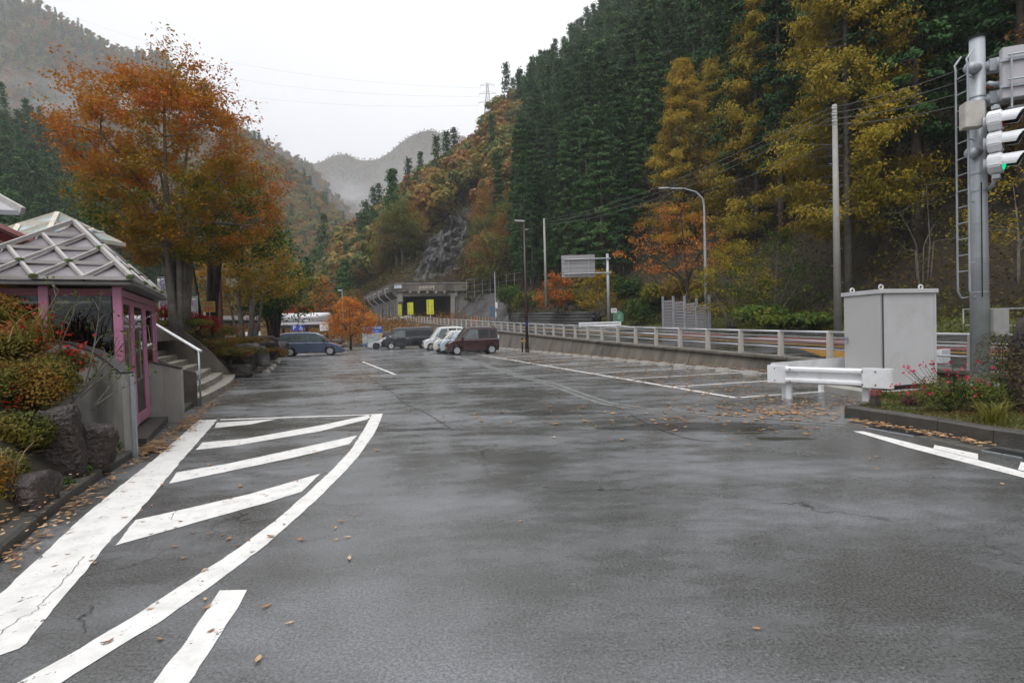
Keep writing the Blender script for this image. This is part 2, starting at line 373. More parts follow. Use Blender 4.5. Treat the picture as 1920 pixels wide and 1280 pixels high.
def tip_cloud(n, radius_of, h0, h1, shell=.5, cx=0, cy=0, sq=1.0, seed=0):
    """twig tips in a crown whose radius at relative height t is radius_of(t)"""
    g = np.random.default_rng(seed); out = []
    lump = g.uniform(.78, 1.18, 16)
    while len(out) < n:
        t = g.random(); a = g.uniform(0, 2*math.pi); rr = radius_of(t)
        if g.random() > (rr/1.0)**1.0/(max(radius_of(x/10) for x in range(11))): continue
        k = g.random()**(shell); w = lump[int((a/(2*math.pi)*8)) % 8 + (8 if t > .5 else 0)]
        r_ = rr*k*w
        out.append((cx+math.cos(a)*r_, cy+math.sin(a)*r_*sq, h0+(h1-h0)*(t*.9+.1*t*w)))
    return np.array(out)
# ------------------------------------------------------------------ shared materials
M_asph = asphalt_mat('wet_asphalt', .125); M_road = asphalt_mat('road_asphalt', .05)
M_white = paint_mat('white_road_paint', (.72, .71, .685), .6); M_whitefar = paint_mat('stall_paint', (.72, .72, .70), .7)
M_yellow = paint_mat('yellow_road_paint', (.62, .30, .03), .9); M_red = paint_mat('red_road_coating', (.16, .055, .05), .4)
M_conc = mat('weathered_concrete', (.30, .29, .27), .75, var=.15, scale=3, dirt=(.07, .062, .05), dscale=1.3, damt=.8, bump=.3, stretch=(1, 1, .35))
M_conc_lt = mat('concrete_light', (.38, .37, .34), .7, var=.12, scale=4, dirt=(.16, .15, .13), dscale=2, damt=.6, bump=.2, stretch=(1, 1, .3))
M_wallc = mat('retaining_wall_concrete', (.135, .118, .095), .75, var=.3, scale=2, dirt=(.055, .048, .038), dscale=.9, damt=.9, bump=.4, stretch=(1, 1, .22))
M_kerb = mat('kerb_concrete', (.062, .057, .05), .5, var=.25, scale=5, dirt=(.03, .03, .024), dscale=3, damt=.7, bump=.4)
M_post = mat('precast_post', (.46, .43, .39), .7, var=.06, scale=5)
M_rail = mat('galvanised_rail', (.52, .53, .55), .42, metal=.35, var=.06)
M_steel = mat('galvanised_steel', (.40, .43, .46), .5, metal=.3, var=.08, scale=3, dirt=(.27, .28, .29), dscale=2.5, damt=.5)
M_gwhite = mat('white_painted_steel', (.76, .77, .79), .35, var=.04, scale=4, dirt=(.45, .44, .42), dscale=3, damt=.35)
M_black = mat('black_matt', (.012, .012, .013), .6)
M_dark = mat('dark_interior', (.01, .011, .013), .8)
M_bark = rock_mat('grey_bark', (.085, .075, .062), (.22, .20, .175), 3.0, .5, .8)
M_darkbark = rock_mat('dark_bark', (.02, .016, .013), (.065, .052, .042), 2.5, .5, .85)
M_brownbark = rock_mat('cedar_bark', (.06, .045, .035), (.15, .12, .095), 1.5, .5, .85)
M_soil = rock_mat('forest_floor', (.014, .013, .007), (.048, .034, .017), .35, .7, .95)
M_grassg = rock_mat('verge_soil', (.045, .065, .018), (.11, .10, .035), .8, .6, .9)
M_hillfar = rock_mat('mountain_ground', (.035, .035, .018), (.10, .065, .03), .02, .6, .95)
M_rock = rock_mat('cliff_rock', (.010, .010, .012), (.085, .083, .08), .30, 1.0, .5)
M_boulder = rock_mat('boulder_rock', (.012, .008, .007), (.055, .036, .03), 2.2, 1.0, .42)
M_boulderg = rock_mat('grey_boulder', (.05, .043, .04), (.24, .22, .215), 1.2, .6, .6)

# ------------------------------------------------------------------ ground, car park, road
def gridmesh(name, pts2d, m, kind='structure', smooth=True):
    nu, nv = len(pts2d), len(pts2d[0]); V = [tuple(p) for row in pts2d for p in row]
    Fc = [(i*nv+j, (i+1)*nv+j, (i+1)*nv+j+1, i*nv+j+1) for i in range(nu-1) for j in range(nv-1)]
    me = bpy.data.meshes.new(name); me.from_pydata(V, [], Fc); bm = bmesh.new(); bm.from_mesh(me); bmesh.ops.recalc_face_normals(bm, faces=bm.faces)
    if sum(f.normal.z for f in bm.faces) < 0: bmesh.ops.reverse_faces(bm, faces=bm.faces)
    bm.to_mesh(me); bm.free()
    if smooth: me.shade_smooth()
    me.materials.append(m); o = link(name, me)
    if kind: o['kind'] = kind
    return o
sheet('ground', [(-3500, -3500), (3500, -3500), (3500, 3500), (-3500, 3500)], M_soil, -.06)
lot = sheet('car_park', [(-30, -14), (17, -14), (17, 13), (6, 40), (4, 66), (-34, 66)], M_asph, 0.0)

EY = [-40, -15, 0, 16.8, 30.1, 51, 73, 95, 118, 140]
EX = [24.8, 17.8, 13.6, 8.87, 5.15, -.8, -9.3, -17.9, -27.3, -37]
EZ = [.02, .06, .12, .38, .70, 1.35, 2.35, 3.5, 3.9, 4.1]
def smooth_interp(y, X_, Y_):
    h = 3.0; return sum(float(np.interp(y+k*h, X_, Y_)) for k in (-1, -.5, 0, .5, 1))/5
def edge(y):
    a = Vector((smooth_interp(y, EY, EX), y, smooth_interp(y, EY, EZ)))
    b = Vector((smooth_interp(y+.5, EY, EX), y+.5, 0)); d = (b-a).to_2d().normalized()
    return a, d, Vector((d.y, -d.x))
def roadpt(y, off, dz=0.0):
    a, d, n = edge(y); return Vector((a.x+n.x*off, a.y+n.y*off, a.z+.028*off+dz))
def RW(y): return float(np.interp(y, [50, 95], [10.8, 8.4]))
ys = list(np.linspace(-40, 140, 91))
gridmesh('road', [[roadpt(y, RW(y)*t) for t in np.linspace(-.03, 1, 9)] for y in ys], M_road)
def road_strip(name, y0, y1, o0, o1, m, dz=.004, n=None):
    n = n or max(2, int((y1-y0)/2)); return gridmesh(name, [[roadpt(y, o, dz) for o in (o0, o1)] for y in np.linspace(y0, y1, n+1)], m)
def fo(y): return float(np.interp(y, [50, 95], [1, .82]))
road_strip('yellow_line', -20, 98, 4.35, 4.5, M_yellow)
for a_, b_ in ((6, 17.5), (19, 27), (29.5, 34)): road_strip('red_lane_marking', a_, b_, 5.1, 7.3, M_red)
road_strip('red_lane_marking', -20, 4, 5.1, 7.3, M_red)
road_strip('white_road_line', -20, 98, 7.9, 8.05, M_white); road_strip('white_road_line', -20, 98, .45, .6, M_whitefar)
for k in range(4): road_strip('white_road_dash', 24+k*9, 28+k*9, 5.9, 6.1, M_white, dz=.008)
# yellow arrow-like hatching in the near lane
for k in range(9):
    a0 = 14.4+k*.62; l_ = 3.2-.22*k
    mb = MB(); q = [roadpt(a0, 1.2+.26*k, .005), roadpt(a0, 1.31+.26*k, .005), roadpt(a0+l_, 1.31+.26*k, .005), roadpt(a0+l_, 1.2+.26*k, .005)]
    mb.add(q, [(0, 1, 2, 3)]); struct('yellow_hatch_marking', mb, M_yellow)

# retaining wall under the guard fence: panels along the car park side
wall = thing('retaining_wall', 'stained concrete retaining wall with sloping face between car park and road', 'wall')
def wtop(y):
    p, d, n = edge(y); return p, n
yy = -12.0; k = 0
while yy < 94:
    step = 4.9; y1 = min(yy+step, 94); mb = MB(); secs = []
    for y in np.linspace(yy+.02, y1-.02, 5):
        p, n = wtop(y); n3 = Vector((n.x, n.y, 0)); zt = p.z+.05; bt = max(0.0, p.z)*.30+.05
        secs.append([p+n3*.28+Vector((0, 0, .05)), p-n3*.22+Vector((0, 0, .05)), p-n3*.24+Vector((0, 0, -.10)), Vector((p.x, p.y, 0))-n3*(.24+bt)+Vector((0, 0, -.08)), Vector((p.x, p.y, 0))+n3*.28+Vector((0, 0, -.08))])
    V = [v for s_ in secs for v in s_]; n5 = 5
    Fc = [(i*n5+j, i*n5+(j+1) % n5, (i+1)*n5+(j+1) % n5, (i+1)*n5+j) for i in range(4) for j in range(n5)]+[tuple(range(5)), tuple(range(20, 25))[::-1]]
    mb.add(V, Fc); mb.build('panel', M_wallc, wall); yy = y1; k += 1

# guard fence: posts and three rails, one object per run
fence = thing('guard_fence', 'pale guard fence with concrete posts and three steel rails along the elevated road', 'fence')
pm = MB(); pm.prism([(-.075, -.075, 0), (.075, -.075, 0), (.075, .075, 0), (-.075, .075, 0)], (0, 0, .80)); pm.v = [(x*(1 if z < .7 else .86), y*(1 if z < .7 else .86), z) for x, y, z in pm.v]
pme = pm.mesh('post', M_post, bevel=.012); posts = []
y = 3.1; last = None
while y < 97:
    p, d, n = edge(y); o = link('post', pme, fence, p+Vector((n.x*.02, n.y*.02, .05)), rz=math.atan2(d.y, d.x)); posts.append((p, n)); y += 1.92*d.y/1.0 if True else 0
for a, b in zip(posts[:-1], posts[1:]):
    if a[0].y > 60: continue
    for h, r in ((.775, .033), (.53, .027), (.30, .027)):
        off = Vector((a[1].x*.09, a[1].y*.09, .05+h)) if h < .7 else Vector((a[1].x*.0, a[1].y*.0, .05+h+.03))
        MB().tube([a[0]+off, b[0]+off], r, 7).build('rail', M_rail, fence, smooth=True)
for h, r in ((.775, .033), (.53, .027), (.30, .027)):
    pts = [q[0]+Vector((q[1].x*.09, q[1].y*.09, .05+h+(.03 if h > .7 else 0))) for q in posts if q[0].y > 58]
    MB().tube(pts, r, 6).build('rail', M_rail, fence, smooth=True)

# verge beyond the road
gridmesh('verge', [[roadpt(y, RW(y)+t*3.8, .03+(t**1.3)*.55+.06*noise.noise(Vector((y*.5, t*4, 0)))) for t in np.linspace(0, 1, 7)] for y in np.linspace(-40, 74, 90)], M_grassg)
# verge on the slope between the car park's far end and the gallery
bank = [[Vector((x_, 64, -.03)).lerp(Vector((x_*1.0-4, 98+(-x_)*.5, 3.6)), t)+Vector((0, 0, .5*noise.noise(Vector((x_*.2, t*5, 2)))*math.sin(math.pi*t))) for t in np.linspace(0, 1, 14)] for x_ in np.linspace(-60, -4.5, 30)]
gridmesh('bank', bank, M_soil)

# ------------------------------------------------------------------ hills
def resample(pl, n):
    pl = [Vector(p) for p in pl]; idx = np.linspace(0, len(pl)-1, n); out = []
    for i in idx:
        k = min(int(i), len(pl)-2); f = i-k
        p0, p1, p2, p3 = pl[max(k-1, 0)], pl[k], pl[k+1], pl[min(k+2, len(pl)-1)]
        out.append(.5*((2*p1)+(p2-p0)*f+(2*p0-5*p1+4*p2-p3)*f*f+(-p0+3*p1-3*p2+p3)*f**3))
    return out
class Hill:
    def __init__(s, name, foot, ridge, nu, nv, m, amp=3.0, nscale=.03, bow=0.0, back=.35, seed=0):
        F_, R_ = resample(foot, nu), resample(ridge, nu); s.nu, s.nv = nu, nv
        rows = []
        for i in range(nu):
            row = []
            for j in range(nv):
                v = j/(nv-1)*(1+back)
                if v <= 1: p = F_[i].lerp(R_[i], v)
                else:
                    q = R_[i]+(R_[i]-F_[i])*(v-1); q.z = R_[i].z-(R_[i].z-F_[i].z)*(v-1)*1.2; p = q
                e = min(1, v*3)
                nn = noise.fractal(Vector((p.x*nscale, p.y*nscale, p.z*nscale+seed)), 1.0, 2.0, 5)
                p.z += amp*nn*e + bow*math.sin(math.pi*min(v, 1)); row.append(p)
            rows.append(row)
        s.rows = rows; s.vmax = 1+back
        s.obj = gridmesh(name, rows, m)
        V = [p for r in rows for p in r]; s.bvh = BVHTree.FromPolygons(V, [(i*nv+j, (i+1)*nv+j, (i+1)*nv+j+1, i*nv+j+1) for i in range(nu-1) for j in range(nv-1)])
    def at(s, u, v):
        a = u*(s.nu-1); b = v/s.vmax*(s.nv-1); i = min(int(a), s.nu-2); j = min(int(b), s.nv-2); f, g = a-i, b-j; r = s.rows
        return r[i][j].lerp(r[i+1][j], f).lerp(r[i][j+1].lerp(r[i+1][j+1], f), g)
    def hit(s, px, py):
        h = s.bvh.ray_cast(CAM, ray(px, py).normalized()); return h[0]
    def scatter(s, spacing, vmin=.02, vmax=1.0, jitter=.42):
        out = []
        r = s.rows; lu = sum((r[i][s.nv//3]-r[i+1][s.nv//3]).length for i in range(s.nu-1)); lv = np.mean([(r[i][0]-s.at(i/(s.nu-1), 1)).length for i in range(0, s.nu, 4)])
        nu, nv = int(lu/spacing), int(lv*(vmax-vmin)/spacing)
        for a in range(nu):
            for b in range(nv):
                u = (a+.5+rnd.uniform(-jitter, jitter))/nu; v = vmin+(b+.5+rnd.uniform(-jitter, jitter))/nv*(vmax-vmin); out.append(s.at(u, v))
        return out
fR = [roadpt(y, RW(y)+3.6)+Vector((0, 0, .45)) for y in (-38, -12, 8, 22, 36, 50, 62)]+[roadpt(74, 12.4)+Vector((0, 0, .4)), roadpt(86, 12.2)+Vector((0, 0, .6)), roadpt(97, 11.2)+Vector((0, 0, 4.5)),
      Vector((-9, 102, 10.2)), Vector((-21, 102.5, 10.2)), Vector((-28, 119, 10.6)), Vector((-36, 138, 10.8)), Vector((-46, 150, 7)), Vector((-60, 158, 4)), Vector((-78, 158, 1))]
rR = [(240, -90, 185), (240, 0, 195), (225, 70, 200), (195, 130, 200), (155, 185, 190), (112, 225, 178), (85, 238, 160), (62, 236, 140), (43, 230, 117), (19, 220, 93), (2, 211, 80), (-10, 203, 63), (-23, 193, 49), (-33, 186, 39), (-44, 180, 30), (-52, 178, 24), (-64, 176, 12)]
hillR = Hill('right_hillside', fR, rR, 140, 60, M_soil, amp=5, nscale=.035, seed=3)
def qz(px, py, D, dz=0): v = Q(px, py, D); v.z -= dz; return v
rL = [Vector((-260, 60, 75)), qz(-300, 40, 170, 10), qz(-150, 90, 178, 12), qz(0, 165, 182, 13), qz(90, 215, 180, 13), qz(150, 270, 172, 12), qz(200, 330, 165, 12), qz(260, 420, 152, 11), qz(320, 520, 140, 8), qz(380, 600, 130, 3)]
fL = [Vector((-120, 10, 1)), Vector((-105, 35, 1)), Vector((-95, 55, 1)), Vector((-86, 68, 1)), Vector((-80, 78, 1)), Vector((-74, 85, 1)), Vector((-70, 90, 1)), Vector((-66, 95, 0)), Vector((-64, 100, 0)), Vector((-62, 106, -1))]
hillL = Hill('left_hillside', fL, rL, 90, 40, M_soil, amp=4, nscale=.04, seed=9)
r2 = [qz(150, 150, 470, 8), qz(300, 215, 460, 8), qz(420, 240, 445, 8), qz(480, 262, 430, 8), qz(520, 285, 420, 8), qz(560, 322, 410, 8), qz(600, 358, 400, 8), qz(640, 400, 390, 7), qz(690, 470, 370, 6), qz(740, 560, 350, 3)]
f2 = [Vector((p.x*.62, p.y-190, 0)) for p in r2]
hill2 = Hill('middle_mountain', f2, r2, 80, 50, M_hillfar, amp=9, nscale=.014, seed=21)
r1 = [qz(-500, -190, 640, 8), qz(-250, -110, 650, 8), qz(-60, -45, 660, 8), qz(40, -8, 665, 8), qz(110, 22, 670, 8), qz(180, 66, 675, 8), qz(240, 86, 680, 8), qz(300, 92, 680, 8), qz(325, 130, 690, 8), qz(370, 180, 710, 8), qz(430, 215, 730, 8), qz(490, 255, 750, 8), qz(540, 290, 770, 8), qz(600, 330, 800, 8), qz(680, 420, 820, 8)]
f1 = [Vector((p.x*.62, p.y-250, 0)) for p in r1]
hill1 = Hill('misty_mountain', f1, r1, 110, 50, M_hillfar, amp=11, nscale=.012, seed=31)
r0 = [qz(350, 290, 1500, 6), qz(460, 262, 1520, 6), qz(520, 272, 1520, 6), qz(560, 298, 1510, 6), qz(595, 300, 1500, 6), qz(620, 290, 1500, 6), qz(646, 284, 1500, 6), qz(668, 292, 1500, 6), qz(692, 294, 1490, 6), qz(722, 284, 1480, 6), qz(758, 258, 1480, 6), qz(785, 243, 1470, 6), qz(808, 238, 1470, 6), qz(835, 243, 1460, 6), qz(862, 246, 1450, 6), qz(900, 268, 1440, 6), qz(980, 330, 1430, 6)]
f0 = [Vector((p.x*.8, p.y-420, 10)) for p in r0]
hill0 = Hill('far_mountain', f0, r0, 120, 60, M_hillfar, amp=10, nscale=.006, seed=41)

# ------------------------------------------------------------------ tree meshes
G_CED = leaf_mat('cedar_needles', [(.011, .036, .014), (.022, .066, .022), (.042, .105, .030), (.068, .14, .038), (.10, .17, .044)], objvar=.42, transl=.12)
G_AUT = leaf_mat('autumn_foliage', [(.065, .10, .026), (.11, .145, .034), (.18, .185, .04), (.27, .20, .042), (.31, .165, .036), (.24, .11, .034), (.16, .15, .04), (.08, .12, .034), (.24, .21, .06)], objvar=.72, transl=.3)
G_LAR = leaf_mat('larch_needles', [(.11, .12, .016), (.20, .18, .02), (.33, .25, .022), (.44, .29, .026), (.52, .28, .03)], objvar=.25, transl=.3)
G_ZEL = leaf_mat('zelkova_leaves', [(.05, .13, .018), (.15, .17, .024), (.34, .23, .028), (.46, .20, .026), (.46, .145, .028), (.34, .085, .03), (.22, .05, .03)], transl=.35)
G_GRN = leaf_mat('green_leaves', [(.015, .04, .012), (.03, .07, .015), (.06, .11, .02), (.13, .16, .02), (.22, .20, .02)], transl=.35)
G_YEL = leaf_mat('yellow_leaves', [(.05, .08, .012), (.14, .15, .015), (.30, .24, .02), (.42, .28, .02), (.45, .22, .02)], transl=.35)
G_ORG = leaf_mat('orange_leaves', [(.16, .06, .02), (.34, .11, .025), (.50, .17, .03), (.58, .23, .035), (.55, .27, .04)], transl=.35)
G_RED = leaf_mat('red_leaves', [(.12, .01, .012), (.35, .02, .015), (.5, .04, .02)], transl=.3)

def conifer(name, H, Rm, hb, lev, per, ncl, nsp, size, leafm, barkm, tr=.22, flat=False, seed=0, power=.8, droop=.25, tint0=.5):
    g = random.Random(seed); mb = MB()
    mb.tube([(0, 0, -.6), (0, 0, H*.3), (g.uniform(-.1, .1), g.uniform(-.1, .1), H*.7), (0, 0, H)], [tr*1.15, tr*.9, tr*.5, .02], 8)
    P_, T_, N_ = [], [], []
    lump = [g.uniform(.7, 1.2) for _ in range(24)]
    for i in range(lev):
        t = (i+g.uniform(-.3, .3))/lev; t = min(max(t, 0), .995); z = H*(hb+(1-hb)*t)
        rr = Rm*((1-t)**power)*(min(1, .55+t*3))+.12
        for k in range(per):
            a = g.uniform(0, 2*math.pi); l = rr*g.uniform(.7, 1.12)*lump[(int(a/6.283*8)+(i//4)*3) % 24]
            dx, dy = math.cos(a), math.sin(a)
            dz = (-droop*l if not flat else g.uniform(-.12, .1)*l)
            e = (dx*l, dy*l, z+dz)
            if l > 1.0 and (flat or g.random() < .4): mb.tube([(0, 0, z), (dx*l*.5, dy*l*.5, z+dz*.35), e], [.05, .03, .01], 3, cap=False)
            for c in range(ncl):
                f = g.uniform(.35, 1.0)**.7; cx, cyy, cz = dx*l*f, dy*l*f, z+dz*f*f
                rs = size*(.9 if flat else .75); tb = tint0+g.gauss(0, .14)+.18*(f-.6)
                for s_ in range(nsp):
                    P_.append((cx+g.gauss(0, rs*(1.7 if flat else .95)), cyy+g.gauss(0, rs*(1.7 if flat else .95)), cz+g.gauss(0, rs*(.7 if flat else .55))-(abs(g.gauss(0, .25)) if flat else 0)))
                    T_.append(tb+g.gauss(0, .08)); N_.append((dx*.6+g.gauss(0, .5), dy*.6+g.gauss(0, .5), .6+g.gauss(0, .4)))
    n = len(P_); lm = leaves_mesh(name+'_leaves', P_, size*rng.uniform(.6, 1.3, n), np.array(T_), leafm, np.array(N_), aspect=.5)
    return mb.mesh(name+'_wood', barkm, smooth=True), lm
def blob(name, Rm, H, lobes, per, size, leafm, seed=0, z0=None, tint0=.5):
    g = random.Random(seed); P_, T_, N_ = [], [], []
    z0 = H*.45 if z0 is None else z0
    for i in range(lobes):
        a = g.uniform(0, 6.283); f = g.random()**.5*.75; cz = z0+(H-z0)*g.random()*(1-.5*f); c = (math.cos(a)*Rm*f, math.sin(a)*Rm*f, cz); lr = Rm*g.uniform(.28, .5); tb = tint0+g.gauss(0, .13)
        for k in range(per):
            v = Vector((g.gauss(0, 1), g.gauss(0, 1), g.gauss(.25, 1))).normalized(); q = lr*g.uniform(.75, 1.05)
            P_.append((c[0]+v.x*q, c[1]+v.y*q, c[2]+v.z*q*.72)); T_.append(tb+g.gauss(0, .07)+.05*v.z); N_.append((v.x+g.gauss(0, .35), v.y+g.gauss(0, .35), v.z+.3+g.gauss(0, .35)))
    n = len(P_); return leaves_mesh(name+'_leaves', P_, size*rng.uniform(.6, 1.3, n), np.array(T_), leafm, np.array(N_), aspect=.75)
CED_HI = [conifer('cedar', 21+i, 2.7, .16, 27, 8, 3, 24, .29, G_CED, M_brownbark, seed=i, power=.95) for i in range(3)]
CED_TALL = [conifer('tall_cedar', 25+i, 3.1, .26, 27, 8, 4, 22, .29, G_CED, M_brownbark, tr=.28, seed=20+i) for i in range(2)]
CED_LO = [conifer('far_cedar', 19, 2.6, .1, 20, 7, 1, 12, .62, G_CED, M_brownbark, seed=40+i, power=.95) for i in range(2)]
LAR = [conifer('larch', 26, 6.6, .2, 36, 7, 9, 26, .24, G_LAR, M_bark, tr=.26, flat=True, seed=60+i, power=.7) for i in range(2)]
def aut_hi(i):
    rf = lambda t: 3.6*math.sin(math.pi*min(1, .18+.8*t))**.6
    tips = tip_cloud(150, rf, 3.2, 10.5, seed=70+i)
    return broadleaf('autumn_tree', tips, .16, 6, 26, 26, .30, G_AUT, M_bark, spread=.42, tintf=lambda p: .5+.25*noise.noise(Vector(p)*.35), fork=.3)
AUT_HI = [aut_hi(i) for i in range(3)]
AUT_LO = [blob('far_autumn_tree', 4.0, 10, 13, 46, .95, G_AUT, seed=80+i) for i in range(3)]
def trunk_mesh(h, r, m):
    return MB().tube([(0, 0, -.6), (.1, 0, h*.5), (.15, .1, h)], [r*1.2, r*.8, r*.4], 6).mesh('trunk', m, smooth=True)
AUT_TRUNK = trunk_mesh(6.5, .16, M_bark)

# ------------------------------------------------------------------ where the trees of the hillsides stand
def zone_right(p):
    q = proj(p+Vector((0, 0, 6)))
    if q is None: return 'cedar'
    px, py, w = q
    lim = 968+.10*(450-py)+26*noise.noise(Vector((p.x*.05, p.y*.05, 1)))
    if px > lim: return 'autumn' if rnd.random() < (.05 if px > 1050 else .12) else 'cedar'
    return 'cedar' if rnd.random() < .025 else 'autumn'
cliff_path = [hillR.hit(*q) for q in ((815, 522), (832, 488), (850, 455), (868, 425), (886, 395))]
cliff_path = [p for p in cliff_path if p]
def near_cliff(p, r=5.5):
    return any((p-c).length < r*(1+.08*k) for k, c in enumerate(cliff_path) for c in (c, ))
trees = []
for p in hillR.scatter(4.6, .015, 1.05):
    if near_cliff(p, 6.4): continue
    z = zone_right(p)
    if z == 'autumn' and rnd.random() < .1: continue
    q = proj(p)
    if q and z == 'cedar' and q[2] < 74 and 1215 < q[0] < 1660 and rnd.random() < .7: continue
    if q and p.y > 96 and p.y < 118 and -24 < p.x < -4 and q[1] > 512: continue
    trees.append((p, z, rnd.uniform(.58, 1.18)*(1 if z == 'cedar' else 1.1)))
for p in hillL.scatter(5.2, .0, 1.08):
    q = proj(p+Vector((0, 0, 8)))
    aut = q is not None and (q[1] < 250+.25*q[0]) and q[0] > -200 and (p-hillL.rows[0][0]).length > 0 and rnd.random() < .75
    trees.append((p, 'autumn' if aut or rnd.random() < .05 else 'cedar', rnd.uniform(.65, 1.0)))
for p in hillR.scatter(6.5, .03, .55):
    q = proj(p)
    if p.x > 8 and (q is None or q[0] > 1660 or (q[0] > 1050 and q[2] > 88)): trees.append((p, 'cedar', rnd.uniform(.75, 1.0)))
# lower wood between the hills and behind the plaza
for _ in range(330):
    x_ = rnd.uniform(-66, -22); y_ = rnd.uniform(92, 168)
    if x_ > -22-(y_-100)*.42-6: continue
    trees.append((Vector((x_, y_, -.3+max(0, (y_-110))*.05)), 'autumn', rnd.uniform(.6, .95)))
def where(p, h):
    q = proj(p+Vector((0, 0, h*.7)))
    if q is None: return 'beyond the frame'
    x, y, w = q
    a = ['behind the plaza roofs', 'behind the big orange zelkova', 'beyond the minivan', 'above the far end of the car park', 'above the valley gallery', 'above the tunnel portal', 'right of the rock face', 'above the brown lamp post', 'above the thin pole', 'above the road sign', 'above the orange cherry tree', 'above the curved street lamp', 'behind the larches', 'left of the tall utility pole', 'right of the tall utility pole', 'above the grey cabinet', 'left of the signal pole', 'behind the signal pole'][sum(x > t for t in (180, 480, 600, 690, 760, 840, 920, 985, 1045, 1130, 1240, 1330, 1430, 1530, 1620, 1700, 1790))]
    b = ['at the top', 'high up', 'halfway up', 'low down', 'at the foot'][sum(y > t for t in (110, 230, 350, 470))]
    c = ', front rank' if w < 44 else ', second rank' if w < 58 else ', third rank' if w < 75 else ', midway back' if w < 95 else ', deep back' if w < 120 else ', farthest back'
    return a+', '+b+c
def inview(p):
    for dz in (0, 8, 16):
        q = proj(p+Vector((0, 0, dz)))
        if q and -60 < q[0] < 1980 and -40 < q[1] < 640: return True
    return False
trees.sort(key=lambda t: (t[0]-CAM).length)
nC = nA = 0; far = []
protoC = protoA = None
LBL = {('cedar', 0): ('tall dark cedar with a bare trunk in the shaded wood beyond the road', 'dark cedars at the edge of the wood beyond the road'),
       ('cedar', 1): ('dark green cedar crowded among others on the steep slope beyond the road', 'cedars on the slope beyond the road'),
       ('cedar', 2): ('bluish green cedar on the wooded slope behind the plaza buildings', 'cedars on the slope behind the plaza'),
       ('autumn', 1): ('broadleaf tree in autumn colour on the slope above the tunnel road', 'autumn trees on the slope above the tunnel road'),
       ('autumn', 2): ('broadleaf tree turning brown and gold on the hill behind the plaza', 'autumn trees behind the plaza')}
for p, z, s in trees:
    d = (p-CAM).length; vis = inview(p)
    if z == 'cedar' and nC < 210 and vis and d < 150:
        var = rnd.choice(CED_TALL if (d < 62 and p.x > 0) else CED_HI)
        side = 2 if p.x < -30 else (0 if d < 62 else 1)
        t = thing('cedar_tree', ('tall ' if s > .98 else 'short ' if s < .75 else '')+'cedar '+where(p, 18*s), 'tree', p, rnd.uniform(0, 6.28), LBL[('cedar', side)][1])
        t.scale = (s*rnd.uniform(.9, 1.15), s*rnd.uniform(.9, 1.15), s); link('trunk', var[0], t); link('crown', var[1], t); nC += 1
    elif z == 'autumn' and nA < 130 and vis and d < 185:
        var = rnd.choice(AUT_HI)
        side = 2 if p.x < -24-(p.y-100)*.3 else 1
        t = thing('autumn_tree', ('large ' if s > 1.05 else 'small ' if s < .8 else '')+'autumn tree '+where(p, 9*s), 'tree', p, rnd.uniform(0, 6.28), LBL[('autumn', side)][1])
        t.scale = (s*rnd.uniform(.9, 1.2), s*rnd.uniform(.9, 1.2), s); link('trunk', var[0], t); link('crown', var[1], t); nA += 1
    else: far.append((p, z, s))

def scatter_obj(name, pts, scl, idx, sources):
    """one object of kind stuff: mesh points on which the given crowns are repeated by geometry nodes"""
    me = bpy.data.meshes.new(name); me.from_pydata([tuple(p) for p in pts], [], [])
    for an, ty, vals in (('scl', 'FLOAT', scl), ('idx', 'INT', idx), ('rot', 'FLOAT', [rnd.uniform(0, 6.28) for _ in pts])):
        a = me.attributes.new(an, ty, 'POINT'); a.data.foreach_set('value', vals)
    o = link(name, me); o['kind'] = 'stuff'
    ng = bpy.data.node_groups.new(name+'_nodes', 'GeometryNodeTree'); ng.interface.new_socket('Geometry', in_out='INPUT', socket_type='NodeSocketGeometry'); ng.interface.new_socket('Geometry', in_out='OUTPUT', socket_type='NodeSocketGeometry')
    N = ng.nodes.new; K = ng.links.new; gi, go = N('NodeGroupInput'), N('NodeGroupOutput'); ip = N('GeometryNodeInstanceOnPoints'); jg = N('GeometryNodeJoinGeometry')
    for so_ in sources[::-1]:
        oi = N('GeometryNodeObjectInfo'); oi.transform_space = 'ORIGINAL'; oi.inputs['Object'].default_value = so_; oi.inputs['As Instance'].default_value = True; K(oi.outputs['Geometry'], jg.inputs[0])
    def attr(n, ty):
        a = N('GeometryNodeInputNamedAttribute'); a.data_type = ty; a.inputs['Name'].default_value = n; return a.outputs['Attribute']
    cx = N('ShaderNodeCombineXYZ'); K(attr('rot', 'FLOAT'), cx.inputs['Z'])
    K(gi.outputs[0], ip.inputs['Points']); K(jg.outputs[0], ip.inputs['Instance']); ip.inputs['Pick Instance'].default_value = True
    K(attr('idx', 'INT'), ip.inputs['Instance Index']); K(cx.outputs[0], ip.inputs['Rotation']); K(attr('scl', 'FLOAT'), ip.inputs['Scale'])
    K(ip.outputs[0], go.inputs[0]); md = o.modifiers.new('scatter', 'NODES'); md.node_group = ng
    return o
